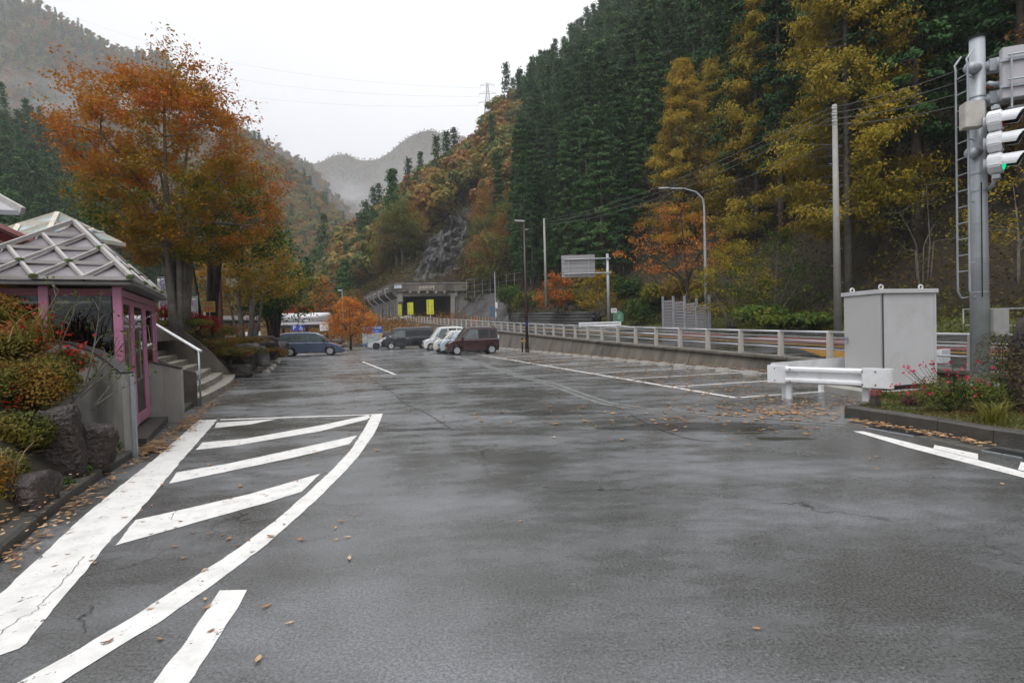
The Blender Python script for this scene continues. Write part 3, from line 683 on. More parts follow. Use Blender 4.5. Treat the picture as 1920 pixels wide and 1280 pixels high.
# the low-detail crowns first stand as single trees of their own behind the ridges in view
src = []
spots = [hillR.at(.42, .93), hillR.at(.47, .96), hillR.at(.72, .8), hillR.at(.75, .9), hillR.at(.68, .9)]
for k, (p, w, c_) in enumerate(zip(spots, [CED_LO[0][0], CED_LO[1][0], AUT_TRUNK, AUT_TRUNK, AUT_TRUNK], [CED_LO[0][1], CED_LO[1][1]]+AUT_LO)):
    kd = 'cedar' if k < 2 else 'autumn'
    t = thing(kd+'_tree', ('slender cedar ' if k < 2 else 'rounded autumn tree ')+where(p, 14), 'tree', p, 0, 'cedars near the ridge top' if k < 2 else 'autumn trees near the crest')
    link('trunk', w, t); src.append(link('crown', c_, t))
far = [f for f in far]
scatter_obj('hillside_forest', [f[0] for f in far], [f[2]*(1 if f[1] == 'cedar' else .9) for f in far], [rnd.randrange(2) if f[1] == 'cedar' else 2+rnd.randrange(3) for f in far], src)
mid = [p for p in hill2.scatter(6.2, .25, 1.05)]
scatter_obj('middle_mountain_forest', mid, [rnd.uniform(.6, .95) for _ in mid], [2+rnd.randrange(3) if rnd.random() < .95 else rnd.randrange(2) for _ in mid], src)
m1 = [p for p in hill1.scatter(8.0, .3, 1.04)]
scatter_obj('misty_mountain_forest', m1, [rnd.uniform(.8, 1.15)*(1 if rnd.random() < .97 else 1.4) for _ in m1], [2+rnd.randrange(3) if rnd.random() < .9 else rnd.randrange(2) for _ in m1], src)
m0 = [p for p in hill0.scatter(10, .35, .99)]
scatter_obj('far_mountain_forest', m0, [rnd.uniform(.45, .75) for _ in m0], [2+rnd.randrange(3) for _ in m0], src)
print('trees', nC, nA, 'stuff', len(far), len(mid), len(m1), len(m0))

# bare rock face with its sprayed concrete foot
rows = []
for k in range(41):
    t = k/40; f = t*(len(cliff_path)-1); i = min(int(f), len(cliff_path)-2); c = cliff_path[i].lerp(cliff_path[i+1], f-i)
    w = (4.6*math.sin(math.pi*min(1, t*.8+.25))**.7)*(1+.3*noise.noise(Vector((t*7, 0, 3)))); row = []
    for j in range(25):
        g_ = j/24*2-1; x_ = c.x+g_*w
        h = hillR.bvh.ray_cast(Vector((x_, c.y+g_*1.5, 300)), Vector((0, 0, -1)))[0] or Vector((x_, c.y, c.z))
        e = (1-g_**2)**.5 if abs(g_) < 1 else 0; e2 = min(1, t*8, (1-t)*8)
        rr = (1.8+3.2*abs(noise.fractal(Vector((h.x*.22, h.y*.22, h.z*.16)), .8, 2, 5)))*e*e2
        row.append(h+Vector((-.25*rr, -rr, .55*rr-.5*(1-e*e2))))
    rows.append(row)
cl = gridmesh('rock_face', rows, M_rock, kind=None, smooth=False); tag(cl, 'dark wet rock face between the autumn trees above the tunnel portal', 'cliff')
# ------------------------------------------------------------------ painted markings of the car park
def px2(pts, z=0.004): return [tuple(P(x, y, z))[:2] for x, y in pts]
sheet('white_edge_band', px2([(373, 787), (408, 786), (343, 860), (293, 920), (240, 980), (200, 1020), (165, 1065), (100, 1140), (50, 1205), (35, 1215), (-8, 1230), (-60, 1175), (0, 1112), (100, 1020), (150, 972), (220, 915), (290, 860)]), M_white, .004, jag=.012)
sheet('white_hatch_border', px2([(413, 785.5), (700, 776), (718, 775), (708, 800), (700, 815), (672, 855), (640, 890), (600, 930), (550, 975), (500, 1020), (400, 1095), (300, 1165), (200, 1225), (110, 1282), (40, 1325), (-30, 1310), (40, 1275), (150, 1215), (250, 1155), (350, 1090), (450, 1025), (520, 972), (580, 920), (625, 878), (660, 840), (685, 800), (697, 777.5), (413, 787.5)]), M_white, .004, jag=.009)
for q in ([(406, 792), (520, 785), (470, 795), (402, 802)],
          [(380, 829), (460, 822), (600, 797), (690, 778), (695, 782), (688, 786), (600, 808), (440, 835), (367, 843)],
          [(331, 885), (430, 868), (560, 840), (669, 816), (655, 832), (560, 855), (480, 872), (317, 906)],
          [(254, 974), (340, 955), (470, 925), (601, 887), (566, 921), (500, 942), (380, 975), (216, 1022)]):
    sheet('white_hatch_stripe', px2(q), M_white, .004, jag=.009)
sheet('white_lane_dash', px2([(412, 1106), (463, 1105), (448, 1135), (352, 1282), (320, 1330), (245, 1345), (285, 1282), (350, 1200)]), M_white, .004, jag=.009)
A0 = P(1379, 745.6); ax = Vector((-.27, .963, 0)).normalized(); px_ = Vector((.963, .27, 0))
A0.z = 0
strip2('stall_front_line', [tuple((A0+ax*t)[:2]) for t in np.linspace(0, 46, 24)], .13, M_whitefar, .004, jag=.006)
strip2('stall_back_line', [tuple((A0+px_*4.38+ax*t)[:2]) for t in np.linspace(-1, 44, 24)], .12, M_whitefar, .004)
for k in range(19):
    o_ = A0+ax*(2.5*k); strip2('stall_line', [tuple((o_+px_*t)[:2]) for t in ((.07, 2.4, 4.3) if k else (.07, 2.4, 4.2))], .11, M_whitefar, .004, jag=.005)
strip2('lane_line', [tuple(P(680, 678))[:2], tuple(P(741, 702))[:2]], .12, M_whitefar, .004)
B0 = P(470, 703)
for k in range(9):
    o_ = B0+Vector((-.35, .937, 0))*(2.5*k); strip2('stall_line', [tuple((o_+px_*t)[:2]) for t in (.3, 2.6, 4.9)], .1, M_whitefar, .004)
sheet('white_edge_line', px2([(1600, 808), (1618, 808), (1700, 828), (1800, 853), (1935, 888), (1935, 899), (1800, 864), (1700, 838)]), M_white, .004, jag=.004)
sheet('white_edge_line', px2([(1752, 834), (1834, 851), (1834, 862), (1750, 841)]), M_white, .008, jag=.004)
sheet('white_edge_line', px2([(1914, 866), (1960, 876), (1960, 892), (1909, 881)]), M_white, .008, jag=.004)
# cracks through paint and asphalt in the near corner
for ln in ([(-10, 1198), (30, 1165), (66, 1147), (78, 1128), (110, 1100), (136, 1070), (150, 1052), (158, 1042)], [(155, 1190), (160, 1172), (148, 1160), (166, 1150), (176, 1138)], [(320, 975), (332, 958), (360, 952)]):
    strip2('asphalt_crack', [(q.x+rnd.uniform(-.012, .012), q.y+rnd.uniform(-.012, .012)) for q in resample([P(*l) for l in ln], 26)], .0035, M_black, .0075)
# concrete drain channel crossing the car park
dl = [(842, 664), (900, 682), (960, 701), (1040, 722), (1100, 744), (1140, 757), (1200, 766), (1330, 778), (1480, 789), (1585, 797)]
strip2('drain_channel', [tuple(P(*q))[:2] for q in dl], .34, mat('channel_concrete', (.17, .172, .17), .42, var=.3, scale=2.5, bump=.4), .004)
strip2('drain_slot', [tuple(P(*q))[:2] for q in dl], .035, M_black, .008)
for ln in ([(655, 672), (690, 705), (735, 735), (760, 757), (800, 775), (850, 806)], [(1180, 776), (1225, 800), (1290, 822), (1345, 828)], [(560, 664), (610, 676), (640, 690)]):
    strip2('asphalt_seam', [tuple(P(*q))[:2] for q in resample([(a, b, 0) for a, b in ln], 18) for q in [(q.x, q.y)]], .022, M_black, .003, jag=.01)
M_puddle = mat('standing_water', (.05, .05, .044), .10, var=.2, scale=1.2, spec=.5)
def puddle(c, a, b, rot=0, seed=0):
    pts = []
    for k in range(64):
        t = 2*math.pi*k/64; r_ = 1+.45*noise.noise(Vector((math.cos(t)*1.3, math.sin(t)*1.3, seed)))+.14*noise.noise(Vector((math.cos(t)*5, math.sin(t)*5, seed)))
        x, y = a*r_*math.cos(t), b*r_*math.sin(t); pts.append((c.x+x*math.cos(rot)-y*math.sin(rot), c.y+x*math.sin(rot)+y*math.cos(rot)))
    sheet('puddle', pts, M_puddle, .0025)
_mp = M_puddle; M_puddle = M_road; puddle(P(1330, 800), 1.5, .36, R(-8), 1); puddle(P(1000, 775), 1.3, .22, R(-4), 5); puddle(P(740, 805), .9, .12, R(-4), 7); M_puddle = _mp
for px__, py__, a, b, s_ in ((1470, 822, .40, .10, 8), (1405, 812, .22, .05, 3)):
    puddle(P(px__, py__), a, b, R(-8), s_)

# ------------------------------------------------------------------ kerb and planted bank on the left
KP = [P(-60, 1120), P(0, 1054), P(60, 1000), P(125, 945), P(190, 897), P(249, 858)]
def kerb(name, line, w, h, label, inner=1, seg=.62):
    root = thing(name, label, 'kerb'); pts = [Vector((p.x, p.y, 0)) for p in line]
    tot = sum((a-b).length for a, b in zip(pts[:-1], pts[1:])); n = max(1, int(tot/seg)); rs = resample(pts, 200)
    cum = [0]
    for a, b in zip(rs[:-1], rs[1:]): cum.append(cum[-1]+(b-a).length)
    def at(s_):
        i = min(max(int(np.searchsorted(cum, s_))-1, 0), len(rs)-2); return rs[i].lerp(rs[i+1], (s_-cum[i])/max(1e-6, cum[i+1]-cum[i]))
    for k in range(n):
        a, b = at(k*cum[-1]/n+.004), at((k+1)*cum[-1]/n-.004); d = (b-a).normalized(); nn = Vector((-d.y, d.x, 0))*inner; j = rnd.uniform(-.004, .004)
        mb = MB(); c = .025
        sec = [(0, -.02), (0.008, h-c), (c+.008, h), (w, h), (w, -.02)]
        V = [p+nn*s_[0]+Vector((0, 0, s_[1]+j)) for p in (a, b) for s_ in sec]
        mb.add(V, [(i, (i+1) % 5, 5+(i+1) % 5, 5+i) for i in range(5)]+[(4, 3, 2, 1, 0), (5, 6, 7, 8, 9)]); mb.build('kerb_stone', M_kerb, root)
    return root
kerb('kerb', KP, .17, .11, 'dark concrete kerb along the planted bank with rocks in the left corner')
kerb('kerb', [P(345, 775), P(352, 768), P(372, 757)], .14, .10, 'short mossy kerb between the wing wall and the curved steps')
kerb('kerb', [P(443, 700.5), P(458, 693), P(487, 679)], .16, .13, 'low kerb holding brown leaves beside the curved wall end')
kerb('kerb', [P(496, 668.5), P(507, 664.5)], .16, .15, 'short kerb beside the boulders left of the minivan')

def bankz(d): return .10+1.75*(1-math.exp(-max(0, d-.15)*.75))
rows = []
KL = resample([P(-400, 1500)]+KP, 30)
for p0, p1 in zip(KL[:-1], KL[1:]):
    d = (p1-p0).normalized(); n = Vector((-d.y, d.x, 0))
    rows.append([Vector((p0.x, p0.y, 0))+n*(.15+t)+Vector((0, 0, bankz(t+.15)+.07*noise.noise(Vector((p0.x*2, p0.y*2, t*3)))*min(1, t*3))) for t in (0, .12, .3, .55, .8, 1.1, 1.5, 2, 2.7, 3.6, 5, 8)])
gridmesh('planting_bank', rows, M_soil)

# upper plaza ground
plz = [(-11.0, 14.6), (-11.1, 17), (-12.3, 20), (-13.1, 24), (-15.5, 32), (-19, 40), (-22.5, 50), (-26, 60), (-90, 62), (-90, -8), (-9.5, 3), (-8.8, 7.2), (-9.3, 11)]
M_plaza = mat('plaza_paving', (.16, .15, .14), .5, var=.15, scale=1.5, dirt=(.07, .06, .05), dscale=1)
sheet('plaza', plz, M_plaza, 1.5)
# bank from kerb to plaza between steps and minivan
kb = [P(441, 706), P(455, 695), P(487, 679), P(505, 665.5), P(512, 662)]; kb = resample(kb, 14)
kb += [kb[-1]+Vector((-2.6*k, 6.5*k, 0)) for k in (1, 2)]
rows = []
for i, p0 in enumerate(kb):
    rows.append([Vector((p0.x-.15-t, p0.y+t*.25, z_+.1*noise.noise(Vector((p0.x, p0.y, t))))) for t, z_ in ((0, .1), (.3, .35), (.7, .8), (1.1, 1.2), (1.6, 1.45), (2.4, 1.62), (4, 1.66), (7, 1.62), (11, 1.4))])
gridmesh('planting_bank', rows, M_soil)

# ------------------------------------------------------------------ boulders
def boulder(name, c, d, label, m, seed, rz=0, group=None, cat='boulder', sub=3):
    bm = bmesh.new(); bmesh.ops.create_icosphere(bm, subdivisions=sub, radius=1)
    for v in bm.verts:
        p = v.co.copy(); q = Vector((max(-.72, min(.72, p.x)), max(-.72, min(.72, p.y)), max(-.8, min(.78, p.z))))
        k = 1+.30*noise.noise(p*1.1+Vector((seed*7.1, 0, 0)))+.12*noise.noise(p*3.1+Vector((0, seed*3.3, 0)))+.05*noise.noise(p*8+Vector((0, 0, seed)))
        v.co = Vector((q.x*d[0]*k*.68, q.y*d[1]*k*.68, q.z*d[2]*k*.64))
    me = bpy.data.meshes.new(name); bm.to_mesh(me); bm.free(); me.shade_smooth(); me.materials.append(m)
    return tag(link(name, me, None, c, rz), label, cat, group)
b1 = P(108, 905, .1); boulder('boulder', Q(112, 836, 6.05), (.46, .42, .84), 'tall dark brown boulder standing on the bank left of the concrete wing wall', M_boulder, 1, .5)
b2 = P(168, 885, .1); boulder('boulder', Q(172, 842, 6.5), (.42, .4, .58), 'squat brown boulder between the tall boulder and the concrete wing wall', M_boulder, 2, .9)
b3 = P(20, 950, .1); boulder('boulder', Q(28, 935, 5.0), (.55, .5, .52), 'dark low boulder under the azalea at the left corner', M_boulder, 3, .2)
b4 = P(10, 700, 1.0); boulder('boulder', Q(12, 712, 6.9), (.6, .5, .34), 'grey boulder half hidden in the azaleas below the shelter', M_boulderg, 4, .2)
rk = [(466, 676, 23.5, .8, .85), (480, 664, 25, .85, .9), (488, 668, 24.5, .9, .8), (500, 658, 27, 1.1, 1.0), (513, 660, 30, 1.0, .9), (462, 694, 21.8, .7, .5), (524, 655, 34, 1.2, .9), (497, 644, 29, 1.3, .8), (535, 653, 37, .9, .8), (458, 658, 25, .7, .6)]
for k, (x_, y_, D_, w_, h_) in enumerate(rk):
    q = Q(x_, y_, D_); lab = ['large mauve brown boulder touching the end of the curved wall', 'grey boulder under the azaleas above the kerb', 'pale grey split boulder at the second kerb', 'tilted boulder slab on the bank beyond the wall', 'low boulder near the rear of the blue minivan', 'small brown boulder on the leaf litter by the kerb', 'rounded boulder on the bank behind the minivan', 'flat boulder high on the planted bank', 'small boulder at the back corner of the minivan', 'boulder half hidden behind the top of the curved wall'][k]
    boulder('boulder', (q.x-.2, q.y, q.z), (w_, w_*.8, h_), lab, M_boulderg if k in (1, 2, 6) else M_boulder, 10+k, rnd.uniform(0, 3), 'boulders of the planted bank', sub=3)

# ------------------------------------------------------------------ glass entrance shelter with pyramid roof
M_pink = mat('pink_painted_steel', (.50, .20, .32), .35, var=.06, scale=6, dirt=(.28, .11, .16), dscale=3, damt=.5)
M_maroon = mat('maroon_steel', (.16, .015, .035), .4)
M_roofp = mat('weathered_roof_panel', (.22, .20, .215), .42, var=.25, scale=2.2, dirt=(.12, .095, .10), dscale=1.6, damt=.85, bump=.15)
M_rooft = mat('pale_roof_trim', (.42, .40, .385), .5, var=.12, dirt=(.14, .12, .10), dscale=3, damt=.5)
M_moss = mat('moss', (.06, .085, .02), .95, var=.4, scale=30, bump=.8)
M_glassd = glass_mat('shelter_glass', (.62, .66, .66))
M_gutter = mat('dark_gutter', (.10, .095, .09), .5, var=.2)
sh = thing('entrance_shelter', 'pink framed glass entrance shelter under a pyramid roof of triangular panels', 'shelter', (0, 0, 0))
ec = P(245, 524, 2.44); kd = Vector((-.43, .903, 0)).normalized(); fd = Vector((-.903, -.43, 0)).normalized()
Fr, Wd = 2.2, 3.85
c00, c10, c11, c01 = ec, ec+fd*Fr, ec+fd*Fr+kd*Wd, ec+kd*Wd
apex = Q(138, 420, 9.1)
up = Vector((0, 0, 1))
def roof_face(A, B_, Cc, nrow, nm):
    """lattice of triangles on the face A (apex) B C (eave)"""
    nrm = (B_-A).cross(Cc-A).normalized(); nrm = nrm if nrm.z > 0 else -nrm
    def pt(i, j): # row i (0 apex), j in 0..i
        t = i/nrow; l = A.lerp(B_, t); r = A.lerp(Cc, t); return l.lerp(r, j/i) if i else A
    for i in range(nrow):
        for j in range(i+1):
            for tri in ([pt(i, j), pt(i+1, j), pt(i+1, j+1)], [pt(i, j), pt(i+1, j+1), pt(i, j+1)] if j < i else None):
                if not tri: continue
                cc = (tri[0]+tri[1]+tri[2])/3; q = [cc+(p-cc)*.93-nrm*.02+nrm*rnd.uniform(-.008, .008) for p in tri]
                MB().prism(q, -nrm*.03).build('roof_panel', M_roofp, sh)
    for i in range(1, nrow+1):
        a, b = pt(i, 0), pt(i, i); MB().bar(a+nrm*.02, b+nrm*.02, .04, .045).build('roof_bar', M_rooft, sh)
    for i in range(1, nrow):
        a, b = pt(i, 0), None
        MB().bar(pt(i, 0)+nrm*.028, pt(nrow, nrow-i)+nrm*.028, .042, .045).build('roof_bar', M_rooft, sh)
        MB().bar(pt(i, i)+nrm*.034, pt(nrow, i)+nrm*.034, .042, .045).build('roof_bar', M_rooft, sh)
    for i in range(1, nrow+1):
        for j in range(0, i+1):
            if rnd.random() < .45:
                q = pt(i, j)+nrm*.05+Vector((0, 0, .005)); MB().lathe([(.055, -.03), (.05, .005), (.02, .022)], 8, c=q).build('moss_tuft', M_moss, sh)
for a, b in ((c10, c00), (c00, c01), (c01, c11), (c11, c10)): roof_face(apex, a, b, 4, '')
for c in (c00, c10, c11, c01): MB().bar(apex+up*.05, c+up*.05, .06, .06).build('roof_ridge', M_rooft, sh)
for a, b in ((c10, c00), (c00, c01), (c01, c11), (c11, c10)): MB().bar(a-up*.06, b-up*.06, .06, .04).build('gutter', M_gutter, sh)
soff = MB().prism([q-up*.085 for q in (c00, c10, c11, c01)], (0, 0, .02)); soff.build('soffit', mat('soffit_board', (.09, .085, .08), .6), sh)
# posts and walls stand back from the eave
def SP(s_, t, z): return ec+fd*s_+kd*t+Vector((0, 0, z-ec.z))
zf, zt = .12, 2.355
def post(s_, t, w, z0=zf, m=M_pink, nm='post'): 
    p = SP(s_, t, 0); mb = MB(); mb.box((p.x, p.y, (z0+zt)/2), (w, w, zt-z0), rz=math.atan2(kd.y, kd.x)); return mb.build(nm, m, sh, bevel=.006)
for s_, t, w in ((.20, .20, .11), (1.05, .20, .11), (1.9, .2, .11), (.20, 3.6, .10), (2.4, .2, .12), (2.4, 3.6, .12)): post(s_, t, w)
for s_, t in ((1.1, 3.6), (1.8, 3.6), (2.4, 1.9)): post(s_, t, .1, m=M_maroon, nm='inner_post')
MB().bar(SP(.2, .2, 2.27), SP(2.4, .2, 2.27), .07, .10).build('head_beam', M_maroon, sh)
MB().bar(SP(.2, .27, 2.27), SP(.2, 3.6, 2.27), .08, .10).build('head_beam', M_pink, sh)
# front glazing on the wing wall, side glazing and the door
def pane(a, b, z0, z1, nm='glass_pane'):
    n = (b-a).cross(up).normalized()*.004
    MB().add([a+n+up*0, b+n, b+n, a+n], []) if False else None
    A_, B2 = Vector((a.x, a.y, z0)), Vector((b.x, b.y, z0)); C2, D2 = Vector((b.x, b.y, z1)), Vector((a.x, a.y, z1))
    return MB().prism([A_, B2, C2, D2], n*2).build(nm, M_glassd, sh)
pane(SP(.28, .2, 0), SP(.98, .2, 0), .95, 2.22); pane(SP(1.12, .2, 0), SP(1.83, .2, 0), 1.1, 2.22); pane(SP(1.97, .2, 0), SP(2.34, .2, 0), 1.1, 2.22)
xs = [.27, 1.0, 1.12, 2.62, 2.76, 3.55]
def frame_leaf(t0, t1, z0, z1, nm, handle=False):
    fr = MB(); w = .07
    fr.bar(SP(.2, t0+w/2, z0), SP(.2, t0+w/2, z1), w, .05); fr.bar(SP(.2, t1-w/2, z0), SP(.2, t1-w/2, z1), w, .05)
    fr.bar(SP(.2, t0+w, z0+.09), SP(.2, t1-w, z0+.09), .05, .17); fr.bar(SP(.2, t0+w, z1-.04), SP(.2, t1-w, z1-.04), .05, .08)
    d = fr.build(nm, M_pink, sh)
    A_, B2 = SP(.2, t0+w, 0), SP(.2, t1-w, 0)
    g = MB().prism([Vector((A_.x, A_.y, z0+.175)), Vector((B2.x, B2.y, z0+.175)), Vector((B2.x, B2.y, z1-.08)), Vector((A_.x, A_.y, z1-.08))], Vector((-fd.x*.008, -fd.y*.008, 0))).build('glass_pane', M_glassd, d)
    if handle:
        h = SP(.12, t0+.05, 0); MB().bar(Vector((h.x, h.y, .95)), Vector((h.x, h.y, 1.75)), .035, .05).build('pull_handle', mat('olive_handle', (.17, .16, .11), .5), d)
    return d
frame_leaf(.28, 1.15, .16, 2.2, 'side_window', True); frame_leaf(1.2, 2.35, .16, 2.2, 'door', True); frame_leaf(2.4, 3.53, .16, 2.2, 'side_window')
stk_ = SP(.17, 1.8, 1.5); MB().lathe([(.001, 0), (.045, .002), (.001, .004)], 14, M=Matrix.Rotation(math.pi/2, 3, 'Y'), c=stk_).build('door_sticker', M_gwhite, sh)
flr = MB().prism([SP(-.1, .1, 0), SP(2.5, .1, 0), SP(2.5, 3.7, 0), SP(-.1, 3.7, 0)], (0, 0, .115)); flr.build('floor_slab', M_kerb, sh)
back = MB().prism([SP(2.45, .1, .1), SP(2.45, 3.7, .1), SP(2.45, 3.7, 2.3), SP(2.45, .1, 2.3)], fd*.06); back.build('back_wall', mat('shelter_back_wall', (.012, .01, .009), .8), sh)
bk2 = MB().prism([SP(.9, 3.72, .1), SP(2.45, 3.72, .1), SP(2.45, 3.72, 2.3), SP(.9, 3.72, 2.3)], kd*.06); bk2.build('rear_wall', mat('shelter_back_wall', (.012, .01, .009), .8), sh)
lp = SP(1.9, .9, 2.2); MB().box((lp.x, lp.y, lp.z), (.5, .3, .05)).build('ceiling_lamp', lamp_mat('amber_ceiling_lamp', (1, .45, .05), .35), sh)

# concrete wing walls
def wingwall(name, line, label, m=M_conc, th=.13):
    """line of (xy point, top z)"""
    root = thing(name, label, 'wall'); top, cop = MB(), MB(); pts = [(Vector((p.x, p.y, 0)), z) for p, z in line]
    V = []; Vc = []
    for i, (p, z) in enumerate(pts):
        a = pts[max(i-1, 0)][0]; b = pts[min(i+1, len(pts)-1)][0]; d = (b-a).normalized(); n = Vector((-d.y, d.x, 0))
        V += [p+Vector((0, 0, -.05)), p+n*th+Vector((0, 0, -.05)), p+n*th+Vector((0, 0, z)), p+Vector((0, 0, z))]
        Vc += [p-n*.012+Vector((0, 0, z+.001)), p+n*(th+.012)+Vector((0, 0, z+.001)), p+n*(th+.012)+Vector((0, 0, z+.03)), p-n*.012+Vector((0, 0, z+.03))]
    k = len(pts)
    for mb, vv in ((top, V), (cop, Vc)): mb.add(vv, [(i*4+j, i*4+(j+1) % 4, (i+1)*4+(j+1) % 4, (i+1)*4+j) for i in range(k-1) for j in range(4)]+[(3, 2, 1, 0), tuple((k-1)*4+j for j in range(4))])
    top.build('wall_body', m, root); cop.build('coping', mat('dark_coping', (.05, .045, .042), .5, var=.3), root); return root
w0 = P(255, 856)
wingwall('wing_wall', [(w0+Vector((-1.95, -.02, 0)), 1.66), (w0+Vector((-1.5, .30, 0)), 1.62), (w0+Vector((-1.05, .42, 0)), 1.52), (w0+Vector((-.7, .38, 0)), 1.42), (w0+Vector((-.35, .22, 0)), 1.28), (w0, 1.12)][::-1], 'grey concrete wing wall with water stains left of the pink door')
tr = MB(); tr.bar(w0+Vector((.02, -.03, 0)), w0+Vector((.02, -.03, 1.12)), .03, .05); tag(tr.build('wall_edge_trim', M_steel), 'thin pale metal edge strip on the end of the left wing wall', 'edge trim')
w1 = P(343, 790, 0)
wingwall('wing_wall', [(w1, .99), (w1+Vector((-.3, -.08, 0)), 1.08), (w1+Vector((-.6, -.22, 0)), 1.17), (w1+Vector((-.85, -.4, 0)), 1.25)][::-1], 'grey concrete wing wall right of the pink door', M_conc_lt)

# ------------------------------------------------------------------ curved steps with side walls and handrail
st = thing('steps', 'curved concrete steps climbing left from the car park to the plaza', 'steps')
s0, s1 = P(372, 760), P(441, 709); sdv = (s1-s0); sl = sdv.length; sdv = sdv.normalized(); sn = Vector((-sdv.y, sdv.x, 0))
M_step = mat('step_concrete', (.27, .25, .215), .6, var=.2, scale=4, dirt=(.07, .06, .045), dscale=2.5, damt=.75, bump=.3)
nst = 9
for k in range(nst):
    e0 = k*.36; ta = 0.0; tb = sl*(.99, .83, .85, .87, .90, .93, .96, 1, 1)[k]
    n_ = 7; fr_, bk_ = [], []
    for i in range(n_):
        u = ta+(tb-ta)*i/(n_-1); cur = 0.0
        fr_.append(s0+sdv*u+sn*(e0-(.22-.02*k)*math.sin(math.pi*u/sl))); bk_.append(s0+sdv*u+sn*(e0+.36*(nst-k)+.8))
    poly = [Vector((p.x, p.y, k*.165-.02*(k == 0))) for p in fr_+bk_[::-1]]
    MB().prism(poly, (0, 0, .165+.02*(k == 0))).build('step', M_step, st)
hw = thing('curved_wall', 'tall curved concrete wall sweeping down on the right of the steps', 'wall')
cpx = [(292, 612, 14.4), (318, 613, 15.0), (340, 620, 15.8), (362, 633, 16.8), (385, 651, 18), (405, 670, 19), (422, 689, 20), (436, 707, 20.6)]
_c = []
for x_, y_, _d in cpx:
    r_ = ray(x_, y_); kk = r_.x/r_.y; t_ = (kk*s1.y-s1.x)/(sn.x-kk*sn.y); _c.append(Q(x_, y_, s1.y+sn.y*t_+.12))
cpx = _c
line_ = []
for i, q in enumerate(resample(cpx, 15)): line_.append((Vector((q.x, q.y, 0)), max(.08, q.z)))
V = []
for i, (p, z) in enumerate(line_):
    a = line_[max(i-1, 0)][0]; b = line_[min(i+1, 14)][0]; d = (b-a).normalized(); n = Vector((-d.y, d.x, 0))
    V += [p+Vector((0, 0, -.05)), p+n*.22+Vector((0, 0, -.05)), p+n*.22+Vector((0, 0, z)), p+Vector((0, 0, z))]
MB().add(V, [(i*4+j, i*4+(j+1) % 4, (i+1)*4+(j+1) % 4, (i+1)*4+j) for i in range(14) for j in range(4)]+[(3, 2, 1, 0), (56, 57, 58, 59)]).build('wall_body', mat('mossy_concrete', (.20, .175, .15), .75, var=.2, scale=2, dirt=(.07, .055, .045), dscale=1.2, damt=.85, bump=.4, stretch=(1, 1, .4)), hw)
# dark sloping side wall at the left of the steps
sw = [P(371, 762), ]
lw = thing('stair_side_wall', 'dark narrow sloping wall along the left edge of the steps', 'wall')
ptsw = [(s0+Vector((.0, -.02, 0))+sn*t, z) for t, z in ((0, .78), (.25, .85), (.8, 1.15), (1.5, 1.55), (2.3, 1.95), (3.2, 2.3))]
V = []
for i, (p, z) in enumerate(ptsw):
    n = -sdv*.1; V += [Vector((p.x, p.y, -.05)), Vector((p.x, p.y, -.05))+n, Vector((p.x, p.y, z))+n, Vector((p.x, p.y, z))]
MB().add(V, [(i*4+j, i*4+(j+1) % 4, (i+1)*4+(j+1) % 4, (i+1)*4+j) for i in range(5) for j in range(4)]+[(3, 2, 1, 0), (20, 21, 22, 23)]).build('wall_body', mat('dark_wet_concrete', (.07, .06, .055), .4, var=.3), lw)
hr = thing('handrail', 'white sloping handrail on a thin post beside the steps', 'handrail')
h0, h1 = Q(374, 657, 13.1), Q(291, 607, 15.6)
MB().tube([h0+Vector((.05, 0, -.02)), h0, h1, h1+(h1-h0)*.25], .035, 8).build('rail', M_gwhite, hr, smooth=True)
MB().tube([Vector((h0.x-.02, h0.y, 0)), Vector((h0.x-.02, h0.y, h0.z))], .022, 8).build('support_post', M_steel, hr, smooth=True)

# ------------------------------------------------------------------ shelter surroundings: skylight, red wall, roof corner, aerial
sk = thing('skylight_pyramid', 'pale glass pyramid skylight behind the shelter roof', 'skylight')
a_ = Q(108, 400, 14.5); bs = 1.25; zb = a_.z-.75
cs = [Vector((a_.x+x*bs, a_.y+y*bs, zb)) for x, y in ((-.95, -.75), (.6, -1.0), (1, .5), (-.6, .8))]
M_skg = mat('skylight_glass', (.33, .40, .40), .12, var=.1); M_cream = mat('cream_frame', (.58, .53, .45), .5)
for i in range(4):
    p, q = cs[i], cs[(i+1) % 4]; m1_, m2_, m3_ = (a_+p)/2, (a_+q)/2, (p+q)/2
    for tri in ((a_, m1_, m2_), (m1_, p, m3_), (m1_, m3_, m2_), (m2_, m3_, q)): MB().add(list(tri), [(0, 1, 2)]).build('skylight_pane', M_skg, sk)
    fm = MB()
    for u_, v_ in ((a_, p), (p, q), (m1_, m2_), (m1_, m3_), (m2_, m3_)): fm.bar(u_, v_, .1, .1)
    fm.build('frame', M_cream, sk)
MB().box((a_.x, a_.y, zb/2+.7), (1.5, 1.4, zb-1.5)).build('base_wall', M_conc, sk)
vb = thing('visitor_building', 'dark red building with pale roof edge at the left margin behind the shelter', 'building')
r0_, r1_, r2_ = Q(-160, 345, 11), Q(62, 462, 12.5), Q(0, 425, 11.8)
def slab3(pts, ext, nm, m, par): return MB().prism(pts, ext).build(nm, m, par)
M_redwall = mat('dark_red_wall', (.14, .016, .018), .45, var=.1)
slab3([Q(-230, 330, 10.5), Q(66, 464, 12.2), Q(40, 520, 12.2), Q(-230, 560, 10.5)], (-.2, 1.2, 0), 'wall', M_redwall, vb)
MB().bar(Q(-230, 328, 10.4), Q(68, 462, 12.1), .12, .07).build('wall_capping', mat('brown_capping', (.10, .03, .03), .4), vb)
MB().bar(Q(-60, 428, 10.9), Q(36, 470, 11.8), .08, .06).build('trim_rail', mat('pink_trim', (.35, .2, .2), .5), vb)
